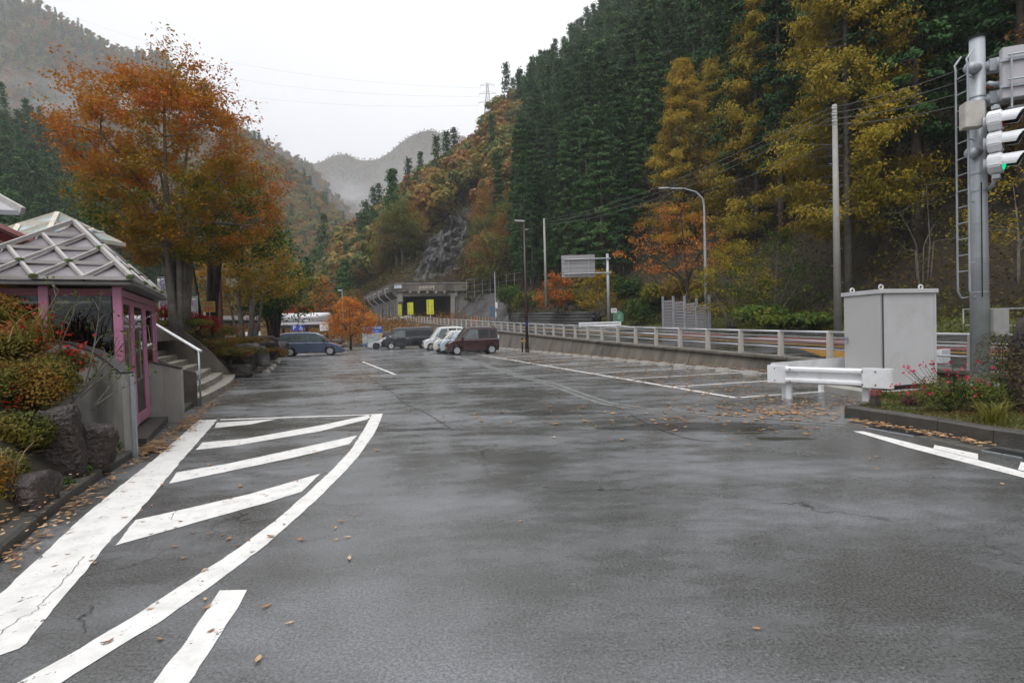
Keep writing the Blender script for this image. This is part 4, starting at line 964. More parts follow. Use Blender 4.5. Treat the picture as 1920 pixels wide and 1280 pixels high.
rc = [Q(42, 395, 9.5), Q(0, 362, 9.8), Q(-260, 200, 10.5), Q(-300, 420, 8.6), Q(0, 393, 9.3)]
MB().prism(rc, (0, 0, -.08)).build('roof_corner', mat('grey_roof_sheet', (.34, .34, .37), .4, var=.1), vb)
MB().bar(Q(43, 395.5, 9.48), Q(-300, 205, 10.5), .07, .12).build('roof_edge', M_rooft, vb)
MB().box((-19, 18, 2.7), (9, 8, 3.0)).build('wall', mat('brown_wall', (.10, .05, .04), .6), vb)
an = thing('aerial', 'small white television aerial behind the shelter roof', 'aerial')
a0_, a1_ = Q(172, 440, 13), Q(172, 432, 13); MB().tube([Q(171, 470, 13), Q(171, 430, 13)], .025, 6).build('mast', M_gwhite, an)
MB().tube([Q(160, 434, 13), Q(194, 435, 13.4)], .018, 5).build('boom', M_gwhite, an)
for k in range(5): c = Q(162+6*k, 434.3, 13+.08*k); MB().tube([c+Vector((0, -.2, 0)), c+Vector((0, .2, 0))], .01, 4).build('rod', M_gwhite, an)

# ------------------------------------------------------------------ street trees on the plaza edge
hp = Q(338, 612, 19.5)
def zel_r(t):
    return 3.6*float(np.interp(t, [0, .12, .3, .5, .7, .88, 1], [.42, .70, .96, 1.0, .88, .55, .2]))
tips = tip_cloud(900, zel_r, 2.2, 8.7, shell=.42, cx=-.1, seed=5)
wisp = np.array([(rnd.uniform(-3.4, 2.6), rnd.uniform(-2, 2), rnd.uniform(7.6, 9.5)) for _ in range(46)])
def zt_(p):
    z = p[2]; v = .36+.055*(z-5)+.42*noise.noise(Vector((p[0]*.45, p[1]*.45, z*.45)))
    v += .16*max(0, (p[0]-.5)/3)
    return v if z > 3 else v+.1
wd, lv = broadleaf('zelkova', np.vstack([tips, wisp]), .17, 10, 84, 70, .105, G_ZEL, M_bark, spread=.16, tintf=zt_, stems=4, stem_w=.24, fork=.33, droop=.06, keep=.93)
t = thing('zelkova_tree', 'big zelkova with many upright stems and rust orange crown beside the shelter', 'tree', hp); link('trunk', wd, t); link('crown', lv, t)
# second, greener tree behind
tips = tip_cloud(300, lambda t: 3.2*float(np.interp(t, [0, .3, .7, 1], [.6, 1, .8, .3])), 2.4, 6.6, cx=.9, seed=8)
wd, lv = broadleaf('green_zelkova', tips, .16, 7, 36, 34, .15, G_GRN, M_darkbark, spread=.22, tintf=lambda p: .38+.12*p[0]/2+.2*noise.noise(Vector(p)*.5)+.08*(p[2]-4), stems=4, stem_w=.4, fork=.4)
t = thing('zelkova_tree', 'dark stemmed tree with green leaves behind the big orange zelkova', 'tree', Q(384, 592, 25)); link('trunk', wd, t); link('crown', lv, t)
tips = tip_cloud(330, lambda t: 3.4*float(np.interp(t, [0, .3, .7, 1], [.55, 1, .85, .35])), 2.0, 6.4, cx=.2, seed=9)
wd, lv = broadleaf('orange_zelkova', tips, .15, 7, 36, 30, .17, G_ZEL, M_bark, spread=.22, tintf=lambda p: .36+.2*noise.noise(Vector(p)*.5)-.03*(p[0]), stems=4, stem_w=.5, fork=.38)
t = thing('zelkova_tree', 'golden orange tree with pale clustered stems left of the minivan', 'tree', Q(462, 636, 31)); link('trunk', wd, t); link('crown', lv, t)
tips = tip_cloud(260, lambda t: 3.0*float(np.interp(t, [0, .3, .7, 1], [.7, 1, .8, .3])), .9, 6.6, cx=0, seed=10)
wd, lv = broadleaf('dark_green_tree', tips, .15, 6, 30, 34, .19, G_GRN, M_darkbark, spread=.26, tintf=lambda p: .22+.15*noise.noise(Vector(p)*.5)+(.3 if p[0] > 1.2 and p[2] < 5 else 0), stems=2, stem_w=.3, fork=.3)
t = thing('green_tree', 'dense dark green tree behind the minivan and the lantern pillar', 'tree', Q(512, 628, 37)); link('trunk', wd, t); link('crown', lv, t)

# ------------------------------------------------------------------ azaleas and wild plants on the bank
def shrub(name, c, rad, n, size, m, label, cat='shrub', tint0=.5, group=None, tv=.25, sub=None, dens=.35, stems=True):
    P_, T_, N_ = [], [], []
    g = random.Random(int(c[0]*97+c[1]*31)); lob = [(Vector((g.uniform(-.55, .55)*rad[0], g.uniform(-.55, .55)*rad[1], g.uniform(.35, .72)*rad[2])), g.uniform(.38, .58)) for _ in range(9)]
    for i in range(n):
        l, k = lob[i % 9]; v = Vector((g.gauss(0, 1), g.gauss(0, 1), g.gauss(.25, 1))).normalized(); q = k*(g.random()**dens)
        p = l+Vector((v.x*rad[0]*q, v.y*rad[1]*q, v.z*rad[2]*q*.8))
        if p.z < -.1: p.z = abs(p.z)*.3
        P_.append(tuple(p)); T_.append(tint0+tv*noise.noise(Vector((p.x*2.3+c[0], p.y*2.3, p.z*2.3)))*1.6+g.gauss(0, .07)); N_.append((v.x+g.gauss(0, .5), v.y+g.gauss(0, .5), abs(v.z)+.4))
    lm = leaves_mesh(name+'_leaves', P_, size*rng.uniform(.6, 1.4, n), np.array(T_), m, np.array(N_), aspect=.5)
    t = thing(name, label, cat, c, 0, group); link('foliage', lm, t)
    if stems:
        mb = MB()
        for _ in range(14):
            l, k = g.choice(lob); mb.tube([(g.uniform(-.1, .1), g.uniform(-.1, .1), -.12), (l.x*.5, l.y*.5, l.z*.5), (l.x, l.y, l.z)], [.012, .009, .004], 4, cap=False)
        link('stems', mb.mesh('stems', M_darkbark), t)
    return t
G_AZA = leaf_mat('azalea_leaves', [(.03, .045, .01), (.07, .085, .014), (.13, .12, .018), (.22, .13, .02), (.24, .06, .02), (.13, .035, .02)], transl=.25)
def bpt(px, py, D): q = Q(px, py, D); return (q.x, q.y, q.z)
az = [(-25, 965, 5.0, (.46, .42, .56), 9000, .42, 'low yellow green azalea spilling over the bank in the left corner'),
      (12, 872, 5.6, (.42, .4, .50), 9000, .40, 'yellow green azalea dome left of the tall boulder'),
      (55, 772, 6.4, (.54, .45, .58), 11000, .55, 'azalea with reddish leaves below the shelter post'),
      (25, 692, 7.0, (.74, .5, .62), 14000, .58, 'wide azalea mound in green and red in front of the shelter'),
      (-60, 640, 7.3, (.7, .5, .70), 12000, .52, 'tall azalea with bronze tips at the left margin'),
      (132, 702, 7.3, (.27, .25, .34), 2500, .45, 'loose azalea sprays against the wing wall')]
for x_, y_, D_, rd, n_, tt, lab in az: shrub('azalea_bush', bpt(x_, y_, D_), rd, n_, .036, G_AZA, lab, tint0=tt)
nd = [(80, 620, 6.9), (105, 705, 6.8), (140, 660, 7.1), (62, 600, 7.0), (30, 742, 6.2)]
for k, (x_, y_, D_) in enumerate(nd):
    c = bpt(x_, y_, D_); P_ = [(rnd.gauss(0, .12), rnd.gauss(0, .1), rnd.gauss(0, .1)) for _ in range(55)]
    t = thing('nandina_sprig', ['bright red leaf sprig in front of the shelter post', 'red leaf spray low by the wing wall', 'small scarlet sprig near the shelter glass', 'red sprig among grass blades beside the post', 'dull red sprig in the lower azaleas'][k], 'plant', c); link('leaf_spray', leaves_mesh('sprig', P_, .06, rng.uniform(.3, 1, 55), G_RED), t)['kind'] = 'stuff'
    MB().tube([(0, 0, -.4), (.02, 0, -.1), (0, 0, .15)], .006, 4).build('stem', M_darkbark, t)
# arching grass blades and bare twigs
def blades(name, c, n, h, spread, m, label, w=.012, cat='plant'):
    V, Fc, T_ = [], [], []
    for i in range(n):
        a = rnd.uniform(0, 6.28); l = h*rnd.uniform(.6, 1.15); o_ = Vector((rnd.gauss(0, spread*.2), rnd.gauss(0, spread*.2), 0)); dx, dy = math.cos(a), math.sin(a); s_ = spread*rnd.uniform(.4, 1.2); prev = None
        for j in range(5):
            f = j/4; p = o_+Vector((dx*s_*f**1.6, dy*s_*f**1.6, l*(f-.42*f**3))); ww = w*(1-f*.85); sd_ = Vector((-dy, dx, 0))*ww
            V += [tuple(p-sd_), tuple(p+sd_)]
            if j: b = len(V); Fc.append((b-4, b-3, b-1, b-2)); T_.append(rnd.uniform(.2, .9) if j == 1 else T_[-1])
    me = bpy.data.meshes.new(name); me.from_pydata(V, [], Fc); a = me.attributes.new('tint', 'FLOAT', 'FACE'); a.data.foreach_set('value', T_); me.materials.append(m)
    return tag(link(name, me, None, c), label, cat)
G_GRS = leaf_mat('grass_blades', [(.05, .08, .015), (.12, .14, .02), (.22, .19, .04), (.30, .22, .08)], transl=.3)
blades('arching_grass', bpt(72, 640, 6.9), 46, .75, .6, G_GRS, 'arching yellow green grass clump in front of the pink shelter post')
blades('arching_grass', bpt(6, 900, 4.9), 50, .45, .3, leaf_mat('dry_grass', [(.16, .11, .05), (.30, .22, .11), (.38, .30, .17)], transl=.2), 'dry straw coloured grass tuft at the left edge', w=.005)
tw = MB(); tp = MB(); TL = []
for (x0, y0, x1, y1) in ((150, 740, 268, 600), (160, 720, 188, 560), (130, 760, 225, 640), (170, 770, 240, 690), (150, 745, 282, 640), (100, 680, 150, 555), (60, 640, 110, 545), (180, 760, 250, 720)):
    a, b = Vector(Q(x0, y0, 7.0)), Vector(Q(x1, y1, 7.15)); m_ = a.lerp(b, .5)+Vector((rnd.uniform(-.06, .06), 0, rnd.uniform(-.02, .1)))
    pth = bez(a, m_, b, 7); tw.tube(pth, [.011-.0012*i for i in range(8)], 5)
    for q in pth[3:]:
        e = q+Vector((rnd.uniform(-.2, .25), rnd.uniform(-.1, .1), rnd.uniform(.02, .22))); tw.tube([q, q.lerp(e, .5)+Vector((0, 0, .03)), e], [.005, .004, .002], 3, cap=False)
        for _ in range(3): TL.append((e.x+rnd.gauss(0, .04), e.y, e.z+rnd.gauss(0, .04)))
t = thing('twiggy_bush', 'nearly bare twiggy bush reaching up in front of the shelter glass', 'bush'); link('twigs', tw.mesh('twigs', M_bark), t)
link('leaf_spray', leaves_mesh('twleaf', TL, .055, rng.uniform(.3, .9, len(TL)), G_GRN), t)['kind'] = 'stuff'
for k, (x_, y_, lab) in enumerate(((215, 845, 'fresh green weed tuft at the foot of the wing wall'), (182, 872, 'green weeds between boulder and kerb'), (150, 890, 'bright green weed tuft on the kerb below the tall boulder'), (348, 752, 'green weed growing behind the right wing wall'), (120, 915, 'straggling green weeds by the kerb'))):
    c = P(x_, y_, .12); shrub('weed_tuft', (c.x-.05, c.y+.02, .11), (.16, .13, .12) if k != 3 else (.2, .2, .3), 380, .035, G_GRN, lab, 'weed', .45, stems=False)
# planting above the curved wall and along the left bank
pl = [(318, 606, 22.5, (1.2, .8, .45), .35), (368, 618, 22.3, (1.2, .8, .55), .45), (400, 636, 22.2, (1.2, .9, .6), .5), (425, 652, 22.2, (1.2, .9, .7), .55), (446, 652, 22, (1.0, .9, .6), .48), (470, 650, 24.5, (1.3, 1, .6), .42), (492, 652, 27, (1.1, .9, .55), .55), (455, 632, 26, (1.6, 1.2, .6), .6), (510, 654, 31, (1.4, 1, .7), .58), (350, 600, 20, (1.5, .8, .35), .4), (405, 612, 24, (1.8, 1, .6), .6)]
labs = ['low green shrub on top of the curved wall by the handrail', 'green and rusty shrub on the curved wall below the big zelkova', 'leafy shrub drooping over the middle of the curved wall', 'rust tipped shrub above the curved wall end', 'bushy shrub above the first large boulder', 'azalea between the boulders left of the minivan', 'azalea above the pale split boulder', 'brown tinged shrub under the pale clustered stems', 'rusty shrub at the rear of the minivan', 'ground shrub at the foot of the big zelkova', 'brown shrub behind the dark stemmed tree']
for (x_, y_, D_, rd, tt), lab in zip(pl, labs):
    q = Q(x_, y_, D_); shrub('shrub', (q.x, q.y, q.z-rd[2]*.75), (rd[0]*.8, rd[1], rd[2]*.8), 4200, .07, G_AZA, lab, tint0=tt)
for x_, y_, D_, lab, w_ in ((308, 590, 22, 'scarlet maple shrub left of the big zelkova stems', .45), (372, 604, 20.5, 'red shrub at the right foot of the big zelkova', .5), (397, 610, 22, 'red leaved shrub below the yellow sign', .4)):
    q = Q(x_, y_, D_); shrub('red_shrub', (q.x, q.y, q.z-.35), (w_, w_, .75), 900, .08, G_RED, lab)
# ------------------------------------------------------------------ raised island on the right: kerb, gutter, grass
kr = [P(1960, 849), P(1830, 829), P(1740, 810), P(1650, 795), P(1600, 787), P(1583, 783)]
kr2 = [Vector((p.x, p.y, 0)) for p in kr]; corner = kr2[-1]
kerb('kerb', [Vector((6.9, 3.2, 0))]+kr2+[corner+Vector((.10, .22, 0)), corner+Vector((.55, .42, 0))], .17, .20, 'dark concrete kerb of the grassy island at the right', inner=-1, seg=.7)
isl = [(p.x+.16, p.y+.05) for p in kr2[:-1]]+[(corner.x+.2, corner.y+.06), (corner.x+.55, corner.y+.3), (6.9, 10.6), (9.2, 11.3), (12.5, 11.8), (14, 8), (14, 2), (7.4, 2.8)]
io = sheet('grass_island', isl, M_grassg, .17)
# gutter with steel grating
gut = thing('gutter', 'concrete gutter with steel grating along the island kerb', 'gutter')
gp = [Vector((p.x, p.y, 0)) for p in (P(1960, 862), P(1830, 838), P(1740, 819), P(1650, 803), P(1592, 793))]
gl = resample(gp, 16); M_gut = mat('gutter_concrete', (.11, .105, .095), .35, var=.2, scale=3, bump=.3)
for i in range(15):
    a, b = gl[i], gl[i+1]; d = (b-a).normalized(); n = Vector((d.y, -d.x, 0)); a = a+d*.006; b = b-d*.006
    if i in (1, 2, 8, 9, 10, 11):
        fr = MB(); 
        for s_ in (-.12, .12): fr.bar(a+n*s_+Vector((0, 0, .002)), b+n*s_+Vector((0, 0, .002)), .018, .012)
        g_ = fr.build('grating_frame', M_steel, gut)
        for k in range(6): o_ = n*(-.09+.036*k); MB().bar(a+o_+Vector((0, 0, .006)), b+o_+Vector((0, 0, .006)), .012, .02).build('grating_bar', mat('wet_dark_steel', (.09, .095, .1), .3, metal=.6), g_)
        MB().prism([a-n*.115+Vector((0, 0, .0012)), b-n*.115+Vector((0, 0, .0012)), b+n*.115+Vector((0, 0, .0012)), a+n*.115+Vector((0, 0, .0012))], (0, 0, .002)).build('pit', M_black, gut)
    else:
        MB().prism([a-n*.12, b-n*.12, b+n*.12, a+n*.12], (0, 0, .003)).build('gutter_slab', M_gut, gut)

# ------------------------------------------------------------------ electrical cabinet
c0 = P(1657, 731, .15); cr_ = Q(1755, 640, 11.55); cl_ = Q(1583, 640, 12.3)
cb = thing('electrical_cabinet', 'large plain grey steel cabinet with lifting eyes standing behind the white guard rail', 'cabinet', (c0.x, c0.y, 0))
vx = Vector((cr_.x-c0.x, cr_.y-c0.y, 0)); vy = Vector((cl_.x-c0.x, cl_.y-c0.y, 0)); H0 = 2.16
M_cab = mat('cabinet_paint', (.58, .58, .60), .38, var=.035, scale=2.5, dirt=(.40, .39, .40), dscale=1.5, damt=.35)
M_cab2 = mat('cabinet_door_paint', (.50, .495, .49), .45, var=.03, scale=2)
z1 = .16
def cbx(a, b, w0, w1, z0_, zz, nm, m, par=cb, bev=.008):
    """box in cabinet axes: a..b along vx, w0..w1 along vy (fractions)"""
    poly = [vx*a+vy*w0, vx*b+vy*w0, vx*b+vy*w1, vx*a+vy*w1]; return MB().prism([p+Vector((0, 0, z0_)) for p in poly], (0, 0, zz-z0_)).build(nm, m, par, bevel=bev)
cbx(-.30, 1.2, -.22, 1.25, -.01, .13, 'plinth', M_conc_lt); cbx(.02, .98, .02, .98, .13, .22, 'base_frame', M_black)
cbx(0, 1, 0, 1, .22, H0-.09, 'body', M_cab)
top = cbx(-.03, 1.03, -.04, 1.04, H0-.088, H0, 'lid', M_cab)
cbx(-.012, 0.0, .03, .97, .25, H0-.12, 'door', M_cab2, bev=.004)
cbx(-.006, .015, -.006, .012, .23, H0-.09, 'door_seal', mat('dark_seal', (.08, .08, .085), .5), bev=0)
hd = MB(); p = vy*.90-vx*.035; hd.box((p.x, p.y, 1.12), (.05, .05, .13)); hd.box((p.x-.02, p.y-.02, 1.19), (.05, .06, .05)); hd.build('door_handle', M_steel, cb, bevel=.005)
cbx(.96, 1.004, -.012, .0, .24, H0-.1, 'edge_strip', M_cab, bev=.003)
for a, b in ((.1, .9), (.02, .06), (.82, .12)):
    c = vx*a+vy*b; me = bpy.data.meshes.new('eye'); bm = bmesh.new()
    tm = MB(); n_ = 16; m2 = 7
    for i in range(n_):
        t = 2*math.pi*i/n_
        for j in range(m2):
            s_ = 2*math.pi*j/m2; r_ = .042+.016*math.cos(s_); tm.v.append((c.x+r_*math.cos(t), c.y+.016*math.sin(s_), H0+.045+r_*math.sin(t)))
    tm.f += [(i*m2+j, ((i+1) % n_)*m2+j, ((i+1) % n_)*m2+(j+1) % m2, i*m2+(j+1) % m2) for i in range(n_) for j in range(m2)]
    tm.build('lifting_eye', M_cab, cb, smooth=True); bm.free()

# ------------------------------------------------------------------ white guard rail round the cabinet
def wbeam(root, a, b, z, h=.35, nm='beam'):
    """W profile beam from a to b"""
    d = (b-a).normalized(); n = Vector((d.y, -d.x, 0)); prof = [(0, .5), (.055, .47), (.08, .40), (.08, .27), (.0, .15), (.0, -.15), (.08, -.27), (.08, -.40), (.055, -.47), (0, -.5), (-.012, -.5), (-.012, .5)]
    V = [p+n*q[0]+Vector((0, 0, z+q[1]*h)) for p in (a, b) for q in prof]; k = len(prof)
    return MB().add(V, [(i, (i+1) % k, k+(i+1) % k, k+i) for i in range(k)]+[tuple(range(k)), tuple(range(k, 2*k))[::-1]]).build(nm, M_gwhite, root)
def terminal(root, a, b, z, h=.36, round_end=True):
    d = (b-a).normalized(); n = Vector((d.y, -d.x, 0)); V = []; poly = [a+n*.085, b+n*.085]
    if round_end: poly += [b+n*.07+d*.03, b+n*.02+d*.05, b-n*.02+d*.04]
    poly += [b-n*.02, a-n*.02]; poly = [p+Vector((0, 0, z-h/2)) for p in poly]
    return MB().prism(poly, (0, 0, h)).build('end_plate', M_gwhite, root, bevel=.008)
gr = thing('guard_rail', 'white steel guard rail with closed ends in front of the grey cabinet', 'guard rail')
g0, g1 = Q(1443, 702, 11.55), Q(1671, 722, 9.95); g0.z = g1.z = 0; gd = (g1-g0).normalized(); gl_ = (g1-g0).length; gz = .50
terminal(gr, g0+gd*.36, g0, gz); wbeam(gr, g0+gd*.34, g1-gd*.40, gz, .33); terminal(gr, g1-gd*.44, g1, gz)
gn = Vector((gd.y, -gd.x, 0))
for t in (.14, .44, gl_-.43, gl_-.22):
    for zz in (-.12, .12) if t > .2 else (-.12, .12):
        q = g0+gd*t+gn*.088+Vector((0, 0, gz+zz)); MB().lathe([(.014, 0), (.012, .01)], 8, M=gn.to_track_quat('Z', 'Y').to_matrix(), c=q).build('bolt', M_black, gr)
for t in (.35, gl_-.42): q = g0+gd*t-gn*.08; MB().box((q.x, q.y, .21), (.11, .07, .44), rz=math.atan2(gd.y, gd.x)).build('post', M_gwhite, gr, bevel=.008)
for t in (.22, ): q = g0+gd*t-gn*.2; MB().box((q.x, q.y, .21), (.11, .07, .44), rz=math.atan2(gd.y, gd.x)).build('post', M_gwhite, gr, bevel=.008)
g2 = Q(1775, 664, 14.6); g2.z = 0; bd = (g2-g0).normalized(); gb = thing('guard_rail', 'white guard rail running back behind the grey cabinet towards the road', 'guard rail')
bz = .56
wbeam(gb, g2-bd*.4, g0+bd*.1-gn*.05, bz, .33); terminal(gb, g2-bd*.42, g2, bz)
for t in (1.7, 3.4, 5.0): q = g0+bd*t; MB().box((q.x, q.y+.06, .25), (.11, .07, .5), rz=math.atan2(bd.y, bd.x)).build('post', M_gwhite, gb)
# red and grey stub post
sp_ = P(1640, 765, .17); spt = thing('marker_stub', 'short weathered concrete stub with red painted head beside the guard rail end', 'post', (sp_.x, sp_.y, .12), .3)
MB().prism([(-.06, -.05, 0), (.06, -.05, 0), (.06, .05, 0), (-.06, .05, 0)], (.02, 0, .24)).build('stub', mat('old_dark_concrete', (.05, .042, .035), .8, var=.4, scale=12, bump=.5), spt, bevel=.01)
MB().prism([(-.043, -.053, .241), (.083, -.053, .241), (.083, .053, .241), (-.043, .053, .241)], (.008, 0, .10)).build('red_head', mat('faded_red_paint', (.17, .035, .03), .6, var=.4, scale=20, dirt=(.3, .25, .22), dscale=12), spt, bevel=.01)

# ------------------------------------------------------------------ traffic signal gantry pole
pb = Q(1838, 715, 11.5); gp_ = thing('signal_pole', 'thick grey steel pole with ladder and crossbeams at the right margin', 'pole', (pb.x, pb.y, .15))
Hp = 7.05
mb = MB(); mb.tube([(0, 0, 0), (0, 0, 3.5), (0, 0, Hp)], [.165, .15, .13], 28); mb.build('pole_shaft', M_steel, gp_, smooth=True)
MB().lathe([(.155, 0), (.155, .02), (.05, .05)], 24, c=(0, 0, Hp+.004)).build('cap', M_black, gp_)
MB().lathe([(.32, 0), (.32, .03)], 24).build('base_flange', M_steel, gp_)
for zz in (1.9, 2.6, 3.3, 3.95, 4.3, 4.75, 5.75, 5.85): MB().lathe([(.163-.005*zz+.012, 0), (.163-.005*zz+.012, .02)], 24, c=(0, 0, zz)).build('band', M_steel, gp_)
q = Vector((-.28, -.10, 0)); lad = []
for s_ in (0, .30):
    MB().tube([q+Vector((0, s_, 6.5)), q+Vector((-.02, s_, 6.6)), q+Vector((.12, s_, 6.78))][::-1]+[q+Vector((0, s_, 1.95)), q+Vector((.07, s_, 1.8)), q+Vector((.18, s_*.6+.05, 1.82))], .02, 7).build('ladder_rail', M_steel, gp_, smooth=True)
for k in range(13): MB().tube([q+Vector((0, 0, 2.35+k*.33)), q+Vector((0, .30, 2.35+k*.33))], .012, 5).build('rung', M_steel, gp_)
for k in range(4): MB().tube([q+Vector((0, .0, 2.5+k*1.25)), q+Vector((.2, .08, 2.5+k*1.25))], .013, 5).build('ladder_bracket', M_steel, gp_)
for zz in (6.72, 5.02):
    MB().tube([(-.27, -.12, zz-.3), (-.05, -.04, zz-.3)], .11, 16).build('round_stub', M_steel, gp_, smooth=True)
ad = Vector((.93, -.36, 0)).normalized()
for zz in (6.45, 5.80):
    MB().tube([ad*.1+Vector((0, 0, zz)), ad*3.3+Vector((0, 0, zz))], .095, 16).build('crossbeam', M_steel, gp_, smooth=True)
    MB().tube([ad*.28+Vector((0, 0, zz)), ad*.50+Vector((0, 0, zz))], .15, 16).build('beam_flange', M_steel, gp_, smooth=True)
    MB().box((ad.x*.25, ad.y*.25, zz), (.16, .2, .24), rz=math.atan2(ad.y, ad.x)).build('beam_bracket', M_steel, gp_)
MB().box((-.30, -.22, 5.42), (.34, .24, .50), rz=-.25).build('control_box', mat('beige_box', (.50, .47, .43), .5), gp_, bevel=.01)
MB().box((.27, -.10, 1.28), (.34, .2, .55), rz=.05).build('junction_box', mat('grey_box', (.30, .30, .29), .6), gp_, bevel=.01)
MB().tube([(-.1, -.19, 1.8), (-.1, -.19, 4.1)], .012, 5).build('cable', M_black, gp_)
# walkway and sign back
wk = MB(); e0, e1 = ad*.3, ad*3.4; on = Vector((-ad.y, ad.x, 0))*-1
MB().prism([e0-on*.0+Vector((0, 0, 5.38)), e1+Vector((0, 0, 5.38)), e1+on*.55+Vector((0, 0, 5.38)), e0+on*.55+Vector((0, 0, 5.38))], (0, 0, .06)).build('walkway', mat('walkway_steel', (.13, .135, .14), .5), gp_)
for zz in (5.95, 6.42):
    MB().tube([e0+on*.55+Vector((0, 0, zz)), e1+on*.55+Vector((0, 0, zz))], .018, 6).build('walkway_rail', M_steel, gp_)
for k in range(5): q = ad*(.35+.7*k)+on*.55; MB().tube([q+Vector((0, 0, 5.40)), q+Vector((0, 0, 6.44))], .018, 6).build('railing_post', M_steel, gp_)
sg = thing('sign_board', 'big pale grey sign box seen from behind at the top right margin', 'sign', (pb.x, pb.y, .15))
s0_ = ad*.24+on*.32; MB().prism([s0_+Vector((0, 0, 5.63)), s0_+ad*2.6+Vector((0, 0, 5.63)), s0_+ad*2.6+on*.14+Vector((0, 0, 5.63)), s0_+on*.14+Vector((0, 0, 5.63))], (0, 0, .98)).build('panel_back', mat('sign_back_paint', (.50, .49, .52), .4, var=.03), sg, bevel=.01)
for zz in (5.85, 6.35): MB().bar(s0_-ad*.05+on*.17+Vector((0, 0, zz)), s0_+ad*2.6+on*.17+Vector((0, 0, zz)), .04, .05).build('stiffener', M_steel, sg)
# siren horn
sr_ = thing('loudspeaker', 'grey horn loudspeaker clamped near the top of the signal pole', 'loudspeaker', (pb.x+.22, pb.y-.16, 6.2))
Mh = Matrix.Rotation(R(105), 3, 'Y') @ Matrix.Rotation(0, 3, 'Z'); hm_ = Vector((.85, -.5, -.22)).to_track_quat('Z', 'Y').to_matrix()
MB().lathe([(.05, -.14), (.07, -.1), (.05, 0), (.07, .16), (.15, .34), (.165, .36), (.145, .35), (.05, .15), (.01, .1)], 20, M=hm_).build('horn', M_steel, sr_, smooth=True)
MB().box((-.08, .03, -.02), (.12, .06, .08)).build('bracket', mat('rusty_steel', (.12, .05, .03), .8, var=.4), sr_)
# signal head with three lamps
sh_ = Q(1868, 268, 11.0); sgd = Vector((.66, -.75, 0)).normalized(); sig = thing('traffic_signal', 'white three lamp traffic signal showing green on the grey pole', 'traffic signal', (sh_.x, sh_.y, sh_.z-.6), math.atan2(sgd.y, sgd.x)+math.pi/2)
# local: -y is the lamp side
M_sigw = mat('signal_white', (.74, .75, .78), .4, var=.04)
for k, (cn, cl2, em) in enumerate((('green', (.0, .55, .28), .9), ('amber', (.14, .05, .01), 0), ('red', (.16, .008, .01), 0))):
    z_ = .20+.41*k
    hb = MB(); pr = []
    for i in range(8):
        t = math.pi/8+i*math.pi/4; pr.append((.235*math.cos(t), .12, z_+.225*math.sin(t)*.94))
    hb.prism(pr, (0, -.22, 0)); h_ = hb.build('lamp_housing', M_sigw, sig, bevel=.02)
    MB().lathe([(.03, .0), (.10, .012), (.14, .05), (.15, .05)], 20, M=Matrix.Rotation(R(-90), 3, 'X'), c=(0, .13, z_)).build('back_dome', M_sigw, sig, smooth=True)
    lens = MB().lathe([(.145, 0), (.13, .02), (.08, .035), (.01, .042)], 22, M=Matrix.Rotation(R(90), 3, 'X'), c=(0, -.10, z_))
    lens.build(cn+'_lamp', lamp_mat(cn+'_lens', cl2, em) if em else mat(cn+'_lens', cl2, .15), sig, smooth=True)
    vz = MB(); n_ = 14; V = []
    for i in range(n_+1):
        t = math.pi*(-.12+1.24*i/n_); ll = .36 if .3 < i/n_ < .7 else .36-.24*abs(i/n_-.5)*1.3
        for rr, yy0 in ((.165, -.1), (.165, -.1-ll), (.150, -.1-ll), (.150, -.1)): V.append((rr*math.cos(t), yy0, z_+rr*math.sin(t)-(.02 if yy0 < -.2 else 0)))
    vz.add(V, [(i*4+j, (i+1)*4+j, (i+1)*4+(j+1) % 4, i*4+(j+1) % 4) for i in range(n_) for j in range(4)]+[(0, 1, 2, 3), tuple(n_*4+j for j in (3, 2, 1, 0))]); vz.build('visor', M_sigw, sig)
    V2 = []
    for i in range(n_+1):
        t = math.pi*(-.12+1.24*i/n_); ll = .355 if .3 < i/n_ < .7 else .355-.24*abs(i/n_-.5)*1.3
        for yy0 in (-.11, -.1-ll): V2.append((.1495*math.cos(t), yy0, z_+.1495*math.sin(t)-(.02 if yy0 < -.2 else 0)))
    MB().add(V2, [(i*2, i*2+1, i*2+3, i*2+2) for i in range(n_)]).build('visor_lining', M_black, sig)
MB().box((0, .0, -.06), (.2, .12, .08)).build('lower_bracket', M_steel, sig)
MB().box((0, .0, 1.27), (.2, .12, .06)).build('upper_bracket', M_steel, sig)
for zz, nm in ((sh_.z-.66, 'lower_arm'), (sh_.z+.72, 'upper_arm')):
    a = Vector((pb.x+.12, pb.y-.08, zz-.15)); b = Vector((sh_.x, sh_.y, zz)); root = gp_
    la, lb = a-gp_.location, b-gp_.location; MB().tube([la, la.lerp(lb, .5)+Vector((0, 0, -.05)), lb], .04, 8).build(nm, M_steel, gp_, smooth=True)

# ------------------------------------------------------------------ big stone with hedge, salvia bush at the right edge
b_ = Q(1915, 700, 8.3); boulder('boulder', (b_.x+.12, b_.y-.35, .70), (.85, .8, 1.75), 'dark standing stone at the right edge of the grassy island', M_boulder, 33, .4, cat='boulder')
hg = Q(1893, 700, 8.1); shrub('clipped_hedge', (hg.x+.30, hg.y+.1, .18), (.48, .5, 1.2), 9000, .035, leaf_mat('box_leaves', [(.03, .03, .008), (.07, .065, .014), (.12, .09, .02), (.15, .07, .02)], transl=.15), 'olive brown clipped hedge dome leaning on the standing stone', 'hedge', .5, dens=.2)
sv = P(1790, 790, .17); sal = shrub('salvia_bush', (sv.x+.62, sv.y+.75, .12), (.72, .5, .62), 5000, .035, leaf_mat('salvia_leaves', [(.03, .05, .015), (.07, .10, .02), (.14, .16, .03), (.22, .2, .05)], transl=.35), 'loose green bush with small crimson flowers before the signal pole', 'bush', .5, dens=.5)
fl = []; ft = MB()
